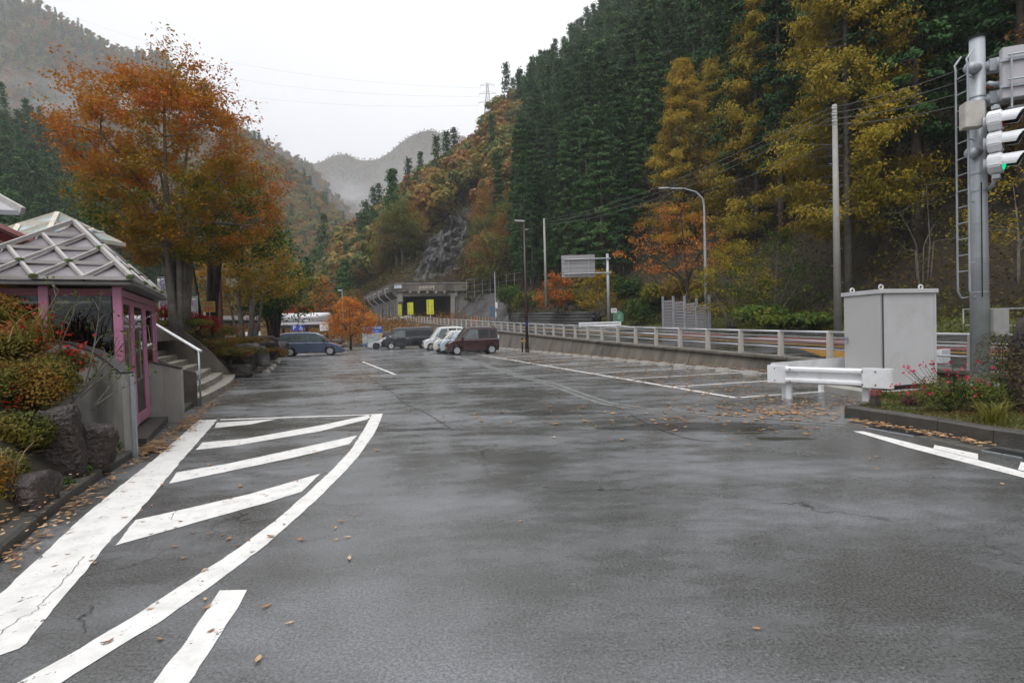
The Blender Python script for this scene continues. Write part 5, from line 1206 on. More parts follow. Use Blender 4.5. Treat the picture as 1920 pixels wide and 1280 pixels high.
for _ in range(55):
    a = rnd.uniform(0, 6.28); r_ = rnd.uniform(.35, 1.15); p = Vector((math.cos(a)*r_*.6-.2, math.sin(a)*r_*.45, .28+rnd.uniform(.1, .6)*(1.2-r_*.45)))
    for _k in range(3): fl.append((p.x+rnd.gauss(0, .018), p.y+rnd.gauss(0, .018), p.z+rnd.gauss(0, .03)))
    ft.tube([p*.45, p*.8, p], [.004, .003, .002], 3, cap=False)
link('flowers', leaves_mesh('flowers', fl, .038, rng.uniform(.3, 1, len(fl)), leaf_mat('crimson_petals', [(.45, .01, .05), (.6, .02, .09), (.7, .05, .14)], transl=.3), aspect=.9), sal)['kind'] = 'stuff'; link('flower_stems', ft.mesh('fs', M_darkbark), sal)
q = P(1868, 800, .17); blades('arching_grass', (q.x+.1, q.y+.15, .16), 130, .5, .35, G_GRS, 'tuft of long yellowing grass before the standing stone', w=.006)
q = P(1720, 762, .17); shrub('heath_tuft', (q.x, q.y+.12, .14), (.22, .16, .2), 700, .03, leaf_mat('purple_brown_leaves', [(.06, .03, .03), (.12, .05, .05), (.16, .08, .06)]), 'small purple brown tuft at the corner of the cabinet slab', 'plant', .5)
# short turf and clover on the island: one mass
V, Fc, T_ = [], [], []; ip = [Vector(p) for p in isl]
def inpoly(x, y, poly):
    c = False; j = len(poly)-1
    for i in range(len(poly)):
        xi, yi = poly[i]; xj, yj = poly[j]
        if (yi > y) != (yj > y) and x < (xj-xi)*(y-yi)/(yj-yi)+xi: c = not c
        j = i
    return c
pts = []
while len(pts) < 26000:
    x_, y_ = rnd.uniform(4.8, 10), rnd.uniform(4, 10.6)
    if inpoly(x_, y_, isl) and noise.noise(Vector((x_*2, y_*2, 0))) > -.25-rnd.random()*.4: pts.append((x_, y_, .175+rnd.uniform(0, .03)))
nr = rng.normal(size=(len(pts), 3))*(1, 1, .6)
tt = [.45+.5*noise.noise(Vector((p[0]*1.3, p[1]*1.3, 5)))+rnd.gauss(0, .12) for p in pts]
tf = link('turf', leaves_mesh('turf', pts, .04*rng.uniform(.6, 1.6, len(pts)), np.array(tt), leaf_mat('turf_leaves', [(.04, .075, .012), (.08, .11, .02), (.15, .13, .04), (.24, .15, .06), (.28, .12, .05)], transl=.3), nr, aspect=.3)); stuff(tf, 'short patchy turf on the island', None)
# ------------------------------------------------------------------ vehicles
M_tyre = mat('tyre_rubber', (.018, .018, .019), .75); M_rim = mat('alloy_rim', (.55, .56, .58), .28, metal=.7)
M_cglass = mat('car_glass', (.010, .012, .013), .05, var=.02, spec=.45); M_cglass2 = mat('clear_car_glass', (.10, .125, .125), .05, var=.35, scale=3, spec=.6)
M_hl = mat('headlight_glass', (.62, .65, .68), .08, var=.1, scale=20, spec=.8); M_tl = mat('tail_light_red', (.35, .01, .012), .12)
M_plw = mat('plate_white', (.7, .72, .70), .4); M_ply = mat('plate_yellow', (.70, .48, .05), .4); M_trim = mat('black_trim', (.015, .015, .016), .35); M_chrome = mat('chrome', (.7, .7, .72), .12, metal=1)
def wheel(root, c, r, w, side, spokes, m_rim=None):
    """c: centre; side +1/-1: outer face direction in y"""
    Mx = Matrix.Rotation(R(-90*side), 3, 'X')
    t = MB().lathe([(r*.66, -w/2), (r*.93, -w/2), (r, -w*.36), (r, w*.36), (r*.93, w/2), (r*.66, w/2), (r*.64, w*.3)], 26, M=Mx, c=c).build('wheel', M_tyre, root, smooth=True)
    rm = MB(); n_ = spokes
    rm.lathe([(r*.67, w*.36), (r*.66, w*.5), (r*.60, w*.5), (r*.58, w*.3)], 26, M=Mx, c=c)
    for k in range(n_):
        a = 2*math.pi*k/n_; d = Vector((math.cos(a), 0, math.sin(a))); q = Vector(c)+Vector((0, side*w*.40, 0)); rm.bar(q+d*r*.08, q+d*r*.62, r*(.16 if n_ < 9 else .085), r*.07) if False else rm.prism([q+d*r*.06+Vector((-d.z, 0, d.x))*r*.05, q+d*r*.62+Vector((-d.z, 0, d.x))*r*(.085 if n_ < 9 else .045), q+d*r*.62-Vector((-d.z, 0, d.x))*r*(.085 if n_ < 9 else .045), q+d*r*.06-Vector((-d.z, 0, d.x))*r*.05], (0, side*w*.08, 0))
    rm.lathe([(r*.16, w*.38), (r*.15, w*.5), (.01, w*.52)], 14, M=Mx, c=c)
    rm.build('rim', m_rim or M_rim, t)
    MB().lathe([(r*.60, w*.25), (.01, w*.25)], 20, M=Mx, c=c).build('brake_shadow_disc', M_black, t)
def car(name, label, pos, heading, L_, W, H, paint, wr, wx, lower, upper, wins, screen, rearw, zb=.20, taper=.16, doors=(), handles=(), head=None, tail=None, plate=M_plw, spokes=7, mirror=None, glass=None, cat='car', group=None, extra=None, rim=None, frontplate=True):
    """lower: outline of the body side (x forward, z up) without arches, clockwise from rear bottom; upper: cabin outline"""
    root = thing(name, label, cat, pos, heading, group); glass = glass or M_cglass
    Rr = wr+.055
    # bottom edge with wheel arches, running from front to rear
    bot = []
    for xw in sorted(wx, reverse=True):
        zc = wr; a0 = math.asin(max(-1, (zb-zc)/Rr)); 
        for k in range(9):
            t = a0+(math.pi-2*a0)*k/8; bot.append((xw+Rr*math.cos(t), zc+Rr*math.sin(t)))
    out_ = lower+bot; cx, cz = 0, (zb+max(z for _, z in lower))/2
    rings = []
    for yf, s_ in ((-1, .045), (-.965, .012), (-.86, 0), (.86, 0), (.965, .012), (1, .045)):
        rings.append([Vector((x*(1-s_/(L_/2)), yf*W/2, cz+(z-cz)*(1-s_/.45))) for x, z in out_])
    n_ = len(out_); V = [v for r_ in rings for v in r_]
    Fc = [(i*n_+j, i*n_+(j+1) % n_, (i+1)*n_+(j+1) % n_, (i+1)*n_+j) for i in range(5) for j in range(n_)]+[tuple(range(n_))[::-1], tuple(range(5*n_, 6*n_))]
    me_ = MB().add(V, Fc).mesh('body', paint); body = link('body', me_, root)
    me_.shade_smooth(); me_.set_sharp_from_angle(angle=R(38))
    inn = MB().box((0, 0, zb+.18), (L_*.93, W*.80, .30)); inn.build('underbody', M_black, root)
    zbelt = min(z for _, z in upper); ztop = max(z for _, z in upper)
    def yv(z, s=1): return s*(W/2-.035-taper*max(0, (z-zbelt))/(ztop-zbelt))
    # cabin
    k = len(upper); rings = []
    for yfac, sh_ in ((-1, 0), (-.9, .0), (.9, 0), (1, 0)):
        rr = []
        for x, z in upper:
            up_ = (.035 if abs(yfac) < .95 and z > zbelt+.6*(ztop-zbelt) else 0)
            rr.append(Vector((x, yv(z)*yfac, z+up_)))
        rings.append(rr)
    V = [v for r_ in rings for v in r_]; Fc = [(i*k+j, i*k+(j+1) % k, (i+1)*k+(j+1) % k, (i+1)*k+j) for i in range(3) for j in range(k)]+[tuple(range(k))[::-1], tuple(range(3*k, 4*k))]
    me_ = MB().add(V, Fc).mesh('cabin', paint); link('cabin', me_, root); me_.shade_smooth(); me_.set_sharp_from_angle(angle=R(30))
    for s_ in (-1, 1):
        for w_ in wins:
            gm = glass
            if isinstance(w_, tuple): w_, gm = w_
            MB().prism([Vector((x, yv(z, s_), z)) for x, z in w_], (0, s_*.006, 0)).build('side_window', gm, root)
    def across(p0, p1, nm, m, ins=.09, off=.008):
        (x0, z0), (x1, z1) = p0, p1; d = Vector((x1-x0, 0, z1-z0)).normalized(); n = Vector((-d.z, 0, d.x)); n = n if n.x*(1 if x0+x1 > 0 else -1) > 0 else -n
        a, b = yv(z0)-ins, yv(z1)-ins-.02; return MB().prism([Vector((x0, -a, z0)), Vector((x0, a, z0)), Vector((x1, b, z1)), Vector((x1, -b, z1))], n*off).build(nm, m, root)
    across(*screen, 'windscreen', glass if glass is not M_cglass else M_cglass2); across(*rearw, 'rear_window', M_cglass)
    for xw in wx:
        for s_ in (-1, 1): wheel(root, (xw, s_*(W/2-.11), wr), wr, .19, s_, spokes, rim)
    for x0, z0, x1, z1 in doors:
        for s_ in (-1, 1): MB().bar(Vector((x0, s_*(W/2-.0005), z0)), Vector((x1, s_*(W/2-.0005), z1)), .006, .014).build('door_gap', M_black, root)
    for x0, z0 in handles:
        for s_ in (-1, 1): MB().box((x0, s_*(W/2+.012), z0), (.17, .03, .032)).build('door_handle', M_chrome if paint.name in ('blue_car_paint', 'black_car_paint') else paint, root, bevel=.008)
    if mirror:
        for s_ in (-1, 1): MB().box((mirror[0], s_*(W/2+.09), mirror[1]), (.14, .19, .15)).build('wing_mirror', paint if len(mirror) < 3 else mirror[2], root, bevel=.03)
    if head:
        for s_ in (-1, 1):
            (xa, za), (xb, zb_), (xc, zc) = head; MB().prism([Vector((xa, s_*(W/2-.03), za)), Vector((xb, s_*(W/2-.03), zb_)), Vector((xc, s_*(W/2-.03), zc))], (0, -s_*.34, 0)).build('headlight', M_hl, root, bevel=.012)
    if tail:
        for s_ in (-1, 1):
            (xa, za), (xb, zb_) = tail; MB().box(((xa+xb)/2, s_*(W/2-.08), (za+zb_)/2), (abs(xb-xa)+.02, .15, abs(zb_-za))).build('tail_light', M_tl if paint.name != 'brown_car_paint' else M_hl, root, bevel=.02)
    xf = max(x for x, _ in lower); xr = min(x for x, _ in lower)
    MB().box((xf-.02, 0, .62), (.05, W*.52, .14)).build('grille', M_trim, root, bevel=.01); MB().box((xf-.01, 0, .33), (.05, W*.7, .16)).build('lower_grille', M_trim, root, bevel=.01)
    if frontplate: MB().box((xf+.022, 0, .46), (.02, .33, .165)).build('number_plate', plate, root)
    MB().box((xr-.012, 0, .62), (.02, .33, .165)).build('number_plate', plate, root)
    for s_ in (-1, 1): MB().bar(Vector((wx[1]+Rr+.02, s_*(W/2-.0), zb+.07)), Vector((wx[0]-Rr-.02, s_*(W/2), zb+.07)), .012, .07).build('side_skirt', M_trim if paint.name != 'blue_car_paint' else M_chrome, root)
    return root
HS = math.atan2(-.27, -.963)          # stall cars: nose towards the lane
HE = math.atan2(.20, .98)
P_blue = mat('blue_car_paint', (.12, .155, .24), .25, metal=.2, var=.03, coat=1); P_brown = mat('brown_car_paint', (.048, .016, .018), .22, metal=.3, var=.03, coat=1)
P_white = mat('white_car_paint', (.72, .73, .74), .25, var=.02, coat=.8); P_cream = mat('cream_car_paint', (.66, .65, .61), .25, var=.02, coat=.8)
P_lblue = mat('pale_blue_car_paint', (.45, .55, .70), .25, var=.02, coat=.8); P_black = mat('black_car_paint', (.010, .012, .017), .14, var=.02, coat=1); P_silver = mat('silver_car_paint', (.68, .69, .71), .25, metal=.2, var=.02, coat=.8); P_dgrey = mat('dark_grey_paint', (.03, .033, .04), .3)
def ctr(px, py, W, side=(-.27, .963)):
    """ground point under the near side of a car -> its centre"""
    p = P(px, py); return Vector((p.x+side[0]*W/2, p.y+side[1]*W/2, 0))
# tall boxy kei wagon
def kei(name, label, px, py, paint, plate=M_ply, L_=3.4, W=1.48, H=1.76, spokes=9, glass=None, round_=0, group='cars parked along the concrete wall', mir=None):
    h = L_/2
    lower = [(-h+.02, .24), (-h, .45), (-h+.01, .98), (h-.72, .98), (h-.30, .93), (h-.10, .80), (h-.01, .62), (h, .36), (h-.05, .22)]
    upper = [(-h+.03, .96), (-h+.10, H-.14), (-h+.22, H-.04), (-h+.7, H), (h-1.55, H-.01), (h-1.28, H-.06), (h-.62-.1*round_, .96)]
    t = H-.16
    wins = [[(-h+.16, 1.05), (-h+.2, t-.02), (-h+.60, t+.02), (-h+.60, 1.05)], [(-h+.68, 1.04), (-h+.68, t+.03), (-h+1.32, t+.04), (-h+1.32, 1.03)],
            ([(-h+1.40, 1.03), (-h+1.40, t+.04), (h-1.46, t), (h-1.12, 1.03)], M_cglass2), ([(h-1.08, 1.03), (h-1.36, t-.12), (h-.86, 1.02)], M_cglass2)]
    return car(name, label, ctr(px, py, W), HS, L_, W, H, paint, .30, (h-.60, -h+.50), lower, upper, wins, ((h-.66, .99), (h-1.26, H-.10)), ((-h+.035, 1.0), (-h+.12, H-.16)), zb=.22, taper=.13,
               doors=((h-1.02, .3, h-1.04, .97), (-h+1.36, .3, -h+1.36, 1.0), (-h+.66, .5, -h+.66, 1.0)), handles=((-h+1.55, .87), (-h+.84, .89)), head=((h-.50, .93), (h-.06, .80), (h-.16, .66)), tail=((-h, .98), (-h+.06, 1.22)), plate=plate, spokes=spokes, mirror=(h-.98, 1.06) if mir is None else (h-.98, 1.06, mir), glass=glass, group=group)
kei('parked_car', 'dark maroon tall kei car nearest on the right of the parked row', 889, 664.5, P_brown, mir=M_trim)
kei('parked_car', 'pale blue small car squeezed between the maroon and the cream car', 872, 662, P_lblue, H=1.50, round_=1)
kei('parked_car', 'cream rounded small car second from the maroon one', 857, 660.5, P_cream, H=1.58, round_=1)
kei('parked_van', 'white boxy kei van with hubcaps between the black van and the cream car', 834, 656.5, P_white, H=1.90, spokes=7)
# black one-box van
h = 2.42
lower = [(-h, .30), (-h-.01, 1.05), (h-.62, 1.08), (h-.20, .98), (h-.02, .78), (h, .36), (h-.06, .24)]
upper = [(-h+.02, 1.05), (-h+.10, 1.84), (-h+.25, 1.95), (-h+.8, 1.98), (h-1.55, 1.96), (h-1.15, 1.88), (h-.40, 1.07)]
wins = [[(-h+.2, 1.18), (-h+.25, 1.70), (-h+1.25, 1.72), (-h+1.25, 1.17)], [(-h+1.32, 1.16), (-h+1.32, 1.72), (-h+2.6, 1.72), (-h+2.6, 1.15)], ([(-h+2.7, 1.14), (-h+2.7, 1.72), (h-1.36, 1.70), (h-.78, 1.12)], M_cglass2)]
car('parked_van', 'large black van with dark windows facing the lane beyond the white van', ctr(766, 654.3, 1.7), HS, 4.84, 1.7, 1.98, P_black, .33, (h-.86, -h+1.0), lower, upper, wins, ((h-.45, 1.10), (h-1.12, 1.84)), ((-h+.03, 1.1), (-h+.11, 1.78)), zb=.26, taper=.15,
    doors=((h-1.0, .4, h-1.0, 1.05), (-h+2.65, .4, -h+2.65, 1.1)), handles=((h-1.25, 1.0), (-h+2.45, 1.0)), head=((h-.42, 1.02), (h-.03, .86), (h-.06, .66)), tail=((-h, .8), (-h+.05, 1.25)), mirror=(h-.80, 1.22, M_chrome), spokes=7, group='cars parked along the concrete wall', cat='van')
# silver coupe
h = 2.12
lower = [(-h+.03, .28), (-h, .72), (-h+.25, .88), (-.6, .86), (h-1.2, .80), (h-.45, .70), (h-.08, .55), (h, .32), (h-.08, .20)]
upper = [(-h+.30, .86), (-1.0, 1.20), (-.5, 1.28), (.05, 1.27), (h-1.1, .80)]
wins = [[(-1.15, .93), (-.75, 1.16), (-.1, 1.20), (.12, 1.19), (.62, .90)]]
car('parked_car', 'low silver sports car with its nose showing before the black van', ctr(731, 653.6, 1.75), HS, 4.24, 1.75, 1.28, P_silver, .31, (h-.82, -h+.86), lower, upper, wins, ((h-1.2, .84), (.12, 1.24)), ((-h+.36, .88), (-.95, 1.21)), zb=.16, taper=.22, doors=((h-1.35, .3, h-1.4, .8),), head=((h-.55, .70), (h-.10, .56), (h-.16, .46)), tail=((-h, .6), (-h+.05, .75)), mirror=(.55, .95), spokes=7, rim=mat('dark_rim', (.06, .06, .065), .3), group='cars parked along the concrete wall')
# blue minivan
h = 2.40
lower = [(-h+.04, .26), (-h-.02, .50), (-h+.02, .95), (-h+.35, 1.02), (0, 1.00), (h-1.25, .98), (h-.80, .92), (h-.35, .78), (h-.06, .60), (h+.03, .30), (h-.06, .18)]
upper = [(-h+.10, 1.0), (-h+.28, 1.40), (-h+.36, 1.60), (-h+.55, 1.70), (-.9, 1.745), (-.1, 1.73), (.45, 1.66), (.95, 1.44), (h-1.0, .97)]
wins = [([(-h+.30, 1.08), (-h+.46, 1.52), (-h+1.20, 1.60), (-h+1.24, 1.08)], M_cglass2), ([(-h+1.32, 1.08), (-h+1.34, 1.60), (-h+2.40, 1.62), (-h+2.42, 1.06)], M_cglass2), ([(-h+2.50, 1.06), (-h+2.50, 1.62), (.36, 1.60), (.84, 1.40), (1.22, 1.16), (1.16, 1.06)], M_cglass2), [(1.22, 1.04), (1.28, 1.14), (h-1.05, .98)]]
eb = P(583, 667)
car('minivan', 'dusty blue minivan parked broadside on the left by the planted bank', Vector((eb.x-.22, eb.y+.7, 0)), HE, 4.80*1.02, 1.80, 1.74, P_blue, .335, (h-.93, -h+1.02), lower, upper, wins, ((h-1.06, 1.0), (.60, 1.60)), ((-h+.12, 1.04), (-h+.34, 1.55)), zb=.20, taper=.2,
    doors=((-h+2.46, .32, -h+2.46, 1.02), (-h+1.28, .7, -h+1.28, 1.02), (h-1.16, .4, h-1.2, .97)), handles=((-h+2.28, .92), (-h+2.70, .91)), head=((h-.82, .88), (h-.20, .72), (h-.42, .64)), tail=((-h, .95), (-h+.12, 1.08)), mirror=(1.06, 1.10, M_trim), spokes=10, rim=mat('bright_rim', (.68, .69, .7), .25, metal=.4), cat='minivan')
h = 2.2
car('parked_van', 'dark grey van mostly hidden before the map board', Q(722, 660, 66).to_2d().to_3d()+Vector((.2, 0, -.35)), HS, 4.4, 1.7, 1.5, P_dgrey, .32, (h-.8, -h+.8), [(-h, .3), (-h, 1.0), (h-.9, 1.0), (h-.05, .85), (h, .25)], [(-h+.02, .98), (-h+.05, 1.70), (.6, 1.72), (h-.9, .98)], [[(-h+.2, 1.08), (-h+.2, 1.55), (.5, 1.55), (.9, 1.08)]], ((h-.95, 1.0), (.62, 1.66)), ((-h+.02, 1.0), (-h+.05, 1.6)), zb=.22, cat='van')

# ------------------------------------------------------------------ wheel stops
M_stop = mat('wheel_stop_concrete', (.36, .345, .31), .7, var=.15, scale=6, dirt=(.14, .13, .1), dscale=4)
sm = MB().prism([(-.30, -.12, -.01), (.30, -.12, -.01), (.30, .12, -.01), (-.30, .12, -.01)], (0, 0, .13)); sm.v = [(x*(.93 if z > .1 else 1), (y*.45+.02 if z > .1 else y), z) for x, y, z in sm.v]
sme = sm.mesh('wheel_stop', M_stop, bevel=.008); k = 0
for i in range(17):
    for o_ in (.62, 1.78):
        q = A0+px_*3.85+ax*(2.5*i+o_-2.5)
        if proj(q) is None or i == 0 and o_ < 1: continue
        w = link('wheel_stop', sme, None, (q.x, q.y, 0), rz=math.atan2(ax.y, ax.x)+rnd.uniform(-.05, .05)); tag(w, 'low grey concrete wheel stop in the row before the retaining wall', 'wheel stop', 'wheel stops along the retaining wall'); k += 1
ls = [(500, 698), (508, 692.5), (513, 687), (517, 682.5), (521, 679), (523, 676)]
M_ystr = mat('yellow_reflector_paint', (.55, .30, .04), .5)
for i, (x_, y_) in enumerate(ls):
    q = P(x_, y_); w = link('wheel_stop', sme, None, (q.x, q.y, 0), rz=R(100)); tag(w, ['nearest dark wheel stop of the short row by the left kerb', 'second dark wheel stop of the left row', 'wheel stop in the middle of the left row, nearer one', 'wheel stop in the middle of the left row, farther one', 'last but one wheel stop before the minivan', 'farthest wheel stop of the left row by the minivan'][i], 'wheel stop', 'wheel stops by the left kerb')
    MB().box((.2, 0, .121), (.16, .08, .006)).build('yellow_marking', M_ystr, w)
# ------------------------------------------------------------------ tunnel portal and gallery
pt = thing('tunnel_portal', 'concrete rock shed portal with dark opening at the end of the road', 'tunnel portal')
M_por = mat('portal_concrete', (.27, .26, .235), .8, var=.12, scale=.6, dirt=(.09, .08, .07), dscale=.35, damt=.75, stretch=(1, 1, .4)); M_por2 = mat('portal_concrete_dark', (.17, .155, .135), .85, var=.15, scale=.6, dirt=(.05, .045, .04), dscale=.4, damt=.85, stretch=(1, 1, .3))
DY = 101.0
def fq(px, py, D=DY): return Q(px, py, D)
def slab(px0, py0, px1, py1, nm, m, d0=0.0, dep=1.0, par=pt, sk=0.0):
    a, b, c, d = fq(px0, py0), fq(px1, py0-sk), fq(px1, py1-sk), fq(px0, py1); poly = [p+Vector((0, d0, 0)) for p in (a, b, c, d)]; return MB().prism(poly, (0, dep, 0)).build(nm, m, par)
slab(745, 532, 878, 547.5, 'parapet_beam', M_por2, -.4, 2.2, sk=2); slab(741, 531.2, 880, 533, 'parapet_cap', M_por, -.5, 2.4, sk=2)
slab(755, 547.6, 847, 555.5, 'lintel', M_por, .1, 1.2, sk=1.5)
slab(745.5, 547.6, 755, 566, 'column_head', M_por, -.15, 1.5); slab(747, 566, 754.5, 604, 'column', M_por2, 0, 1.2)
slab(845, 549, 853, 604, 'column', M_por, -.1, 1.4); slab(853, 545, 858, 556, 'column_head', M_por, -.2, 1.4); slab(853, 556, 858, 604, 'buttress', M_por2, .2, 1.4)
for k in range(5): slab(768+16*k, 545.5, 773+16*k, 550.5, 'corbel', M_por, -.75, .9)
slab(858, 547, 880, 582, 'side_wall', M_por, .5, 1.2)
# road inside, back wall, sides
ins = MB(); a, b = fq(754, 604), fq(847, 604); rd = Vector((-.36, .93, 0))*55
V = [a+Vector((0, 1.1, -.6)), b+Vector((0, 1.1, -.6)), b+Vector((0, 1.1, 5.8)), a+Vector((0, 1.1, 5.8))]; V += [v+rd for v in V]
MB().add(V, [(4, 5, 6, 7), (1, 2, 6, 5), (2, 3, 7, 6)]).build('inner_lining', mat('tunnel_lining', (.05, .048, .043), .8), pt)
# gallery on the valley side: wall with arched openings, roof beam and drain pipes
g0_, g1_ = Vector(fq(745, 560)), Q(686, 560, 138); g0_.z = g1_.z = 0; gdv = (g1_-g0_).normalized(); gln = (g1_-g0_).length; zr = fq(745, 604).z-.1; gnn = Vector((gdv.y, -gdv.x, 0))
if gnn.x > 0: gnn = -gnn
zt2 = zr+4.4
t = .3
def gb_(a_, b_, z0, z1, nm, m, off=0, th=.5):
    p, q = g0_+gdv*a_-gnn*off*-1, g0_+gdv*b_-gnn*off*-1; return MB().prism([Vector((p.x, p.y, z0)), Vector((q.x, q.y, z0)), Vector((q.x, q.y, z1)), Vector((p.x, p.y, z1))], -gnn*th).build(nm, m, pt)
op = []
x_ = 2.2
while x_ < gln-1:
    op.append(x_); x_ += 1.75 if len(op) % 3 else 2.6
prev = 0
for i, o_ in enumerate(op):
    gb_(prev, o_-.5, zr-.6, zt2-1.2, 'pier', M_por); prev = o_+.5
    pl_ = [(-.5, 0), (-.5, -.35)]; arch = [(.5*math.cos(math.pi-math.pi*k/8), .5*math.sin(math.pi*k/8)-.5) for k in range(9)]
    poly = [(-.5, .05)]+[(x, z) for x, z in arch]+[(.5, .05)]
    P3 = [g0_+gdv*(o_+x)+Vector((0, 0, zt2-1.2+z-.05)) for x, z in poly]; MB().prism(P3, -gnn*.5).build('arch_head', M_por, pt)
gb_(prev, gln, zr-.6, zt2-1.2, 'pier', M_por); gb_(0, gln, zt2-1.2, zt2, 'spandrel_wall', M_por)
gb_(0, gln, zr-2.0, zr-.6, 'footing_wall', M_por2, off=.05)
zb2 = fq(745, 547).z; ztp = fq(745, 532).z
for a_, b_ in ((0, gln*.5), (gln*.5+.02, gln)): 
    p, q = g0_+gdv*a_, g0_+gdv*b_
    MB().prism([p+Vector((0, 0, zt2)), p+gnn*1.1+Vector((0, 0, zb2)), p+gnn*1.1+Vector((0, 0, ztp)), p-gnn*1+Vector((0, 0, ztp))], q-p).build('roof_beam', M_por2, pt)
for k in range(5):
    a_ = 2.0+k*7.2; p = g0_+gdv*a_
    MB().tube([p+gnn*1.2+Vector((0, 0, ztp-.7)), p+gnn*1.9+Vector((0, 0, ztp-.9)), p+gnn*1.75+Vector((0, 0, ztp-2)), p+gnn*.15+Vector((0, 0, zt2-.9)), p+gnn*.15+Vector((0, 0, zr-.4))], .11, 7).build('drain_pipe', M_steel, pt)
MB().prism([g0_+gdv*2+Vector((0, 0, zr)), g0_+gdv*gln+Vector((0, 0, zr)), g0_+gdv*gln+Vector((0, 0, zt2)), g0_+gdv*2+Vector((0, 0, zt2))], -gnn*.05+Vector((.0, 0, 0))).build('inner_shade', M_dark, pt) if False else None
# name board, blue-white plate, yellow boards
M_ysign = mat('yellow_sign', (.66, .66, .03), .5, var=.02); M_txt = mat('dark_lettering', (.02, .025, .06), .6)
nb = thing('name_board', 'dark wooden looking name board with pale lettering above the tunnel opening', 'sign', fq(800, 540, DY-.75)); MB().box((0, 0, 0), (2.55, .12, .62)).build('board', mat('name_board_brown', (.06, .03, .02), .6), nb)
for (x, z, w, h_) in ((0, .34, 2.68, .07), (0, -.34, 2.68, .07), (-1.31, 0, .07, .62), (1.31, 0, .07, .62)): MB().box((x, -.02, z), (w, .14, h_)).build('frame', mat('board_frame', (.5, .42, .33), .6), nb)
text_mesh('lettering', '相馬野洞門', .52, mat('pale_lettering', (.75, .68, .60), .6), nb, (0, -.075, 0), (R(90), 0, 0), .01)
bp_ = thing('notice_plate', 'small pale blue and white plate at the left corner of the portal beam', 'sign', fq(746, 537.5, DY-.6)); MB().box((0, 0, 0), (1.3, .06, .6)).build('plate', mat('pale_plate', (.62, .68, .74), .5), bp_); text_mesh('lettering', '相馬野トンネル', .19, mat('blue_lettering', (.08, .2, .45), .6), bp_, (0, -.04, .1), (R(90), 0, 0), .005); text_mesh('lettering', '延長 240m', .15, mat('blue_lettering', (.08, .2, .45), .6), bp_, (0, -.04, -.16), (R(90), 0, 0), .005)
def vsign(px, py0, py1, w, D, cols, label, postz=True, rz=0):
    a, b = Q(px, py0, D), Q(px, py1, D); h_ = a.z-b.z; root = thing('yellow_sign_board', label, 'sign', ((a.x+b.x)/2, D, b.z), rz, 'yellow warning boards at the tunnel')
    MB().box((0, 0, h_/2), (w, .05, h_)).build('board', M_ysign, root)
    for i, c in enumerate(cols):
        n_ = len(c); sz = min(h_/n_*.86, w/len(cols)*.8)
        x = (len(cols)/2-.5-i)*w/len(cols)*.92
        for j, ch in enumerate(c): text_mesh('lettering', ch, sz, M_txt, root, (x, -.03, h_-(h_/n_)*(j+.5)*.96-.05), (R(90), 0, 0), .005)
    if postz: MB().tube([(0, .05, -1.6), (0, .05, h_*.8)], .05, 8).build('post', M_gwhite, root)
    return root
vsign(806.5, 561.5, 589, 1.15, 92, ['トンネル内', '車間距離を取れ'], 'larger yellow board with two columns of dark lettering before the opening')
vsign(769.5, 567, 589.5, .98, 96, ['トンネル内', '自転車に注意'], 'smaller yellow board with two columns of lettering left in the opening')
vsign(749.8, 570.5, 592, .56, 100.6, ['歩行者に注意'], 'narrow yellow board fixed on the left portal column', False)

# retaining walls right of the road near the tunnel
def patch(name, quad, m, nu, nv, amp, label, cat='wall', thick=True):
    a, b, c, d = [Vector(q) for q in quad]; rows = []
    for i in range(nu+1):
        u = i/nu; p, q = a.lerp(b, u), d.lerp(c, u); rows.append([p.lerp(q, j/nv)+Vector((0, 0, 0))+Vector((0, -1, .3))*amp*noise.noise(Vector((u*nu*.7, j*.9, 4))) for j in range(nv+1)])
    o = gridmesh(name, rows, m, kind=None, smooth=False); return tag(o, label, cat)
M_shot = mat('shotcrete', (.075, .07, .07), .85, var=.3, scale=.8, dirt=(.03, .028, .028), dscale=.3, damt=.8, bump=.5)
patch('shotcrete_slope', (Q(850, 606, 99), Q(955, 606, 74), Q(948, 548, 84), Q(878, 553, 106)), M_shot, 24, 12, .18, 'dark sprayed concrete slope to the right of the tunnel portal')
patch('shotcrete_slope', (Q(838, 560, 106), Q(1010, 560, 86), Q(1010, 522, 98), Q(838, 522, 108)), M_soil, 12, 6, .6, 'brown earth slope with fence posts above the sprayed concrete')
sw_ = thing('stone_wall', 'long low dark stone wall at the foot of the wood beyond the road', 'wall')
a0w, a1w = Q(938, 606, 80), Q(1112, 611, 56); M_stone = rock_mat('wall_stone', (.022, .022, .023), (.095, .093, .09), 1.5, .6, .6)
bms = []
for v_ in range(4):
    bm = bmesh.new(); bmesh.ops.create_icosphere(bm, subdivisions=1, radius=1)
    for q in bm.verts: q.co = Vector((q.co.x*.33, q.co.y*.25, q.co.z*.20))*(1+.25*noise.noise(q.co*1.5+Vector((v_*5, 0, 0))))
    me = bpy.data.meshes.new('stone'); bm.to_mesh(me); bm.free(); me.materials.append(M_stone); bms.append(me)
dv = a1w-a0w; cnt = 0
for r_ in range(5):
    n_ = 56
    for k in range(n_):
        f = (k+.5*(r_ % 2)+rnd.uniform(-.1, .1))/n_; p = a0w+dv*f; s_ = link('stone', rnd.choice(bms), sw_, (p.x+.10*r_, p.y+.14*r_, p.z-.1+r_*.34)); s_.rotation_euler.z = math.atan2(dv.y, dv.x)+rnd.uniform(-.2, .2); s_.scale = (rnd.uniform(1, 1.3), 1, rnd.uniform(.95, 1.2))
nb_ = Vector((-.35, -.2, 0)); MB().prism([a0w+Vector((.4, .5, -1)), a1w+Vector((.4, .5, -1)), a1w+Vector((.9, 1.2, 1.45)), a0w+Vector((.9, 1.2, 1.45))], (.3, .4, 0)).build('wall_core', M_shot, sw_)

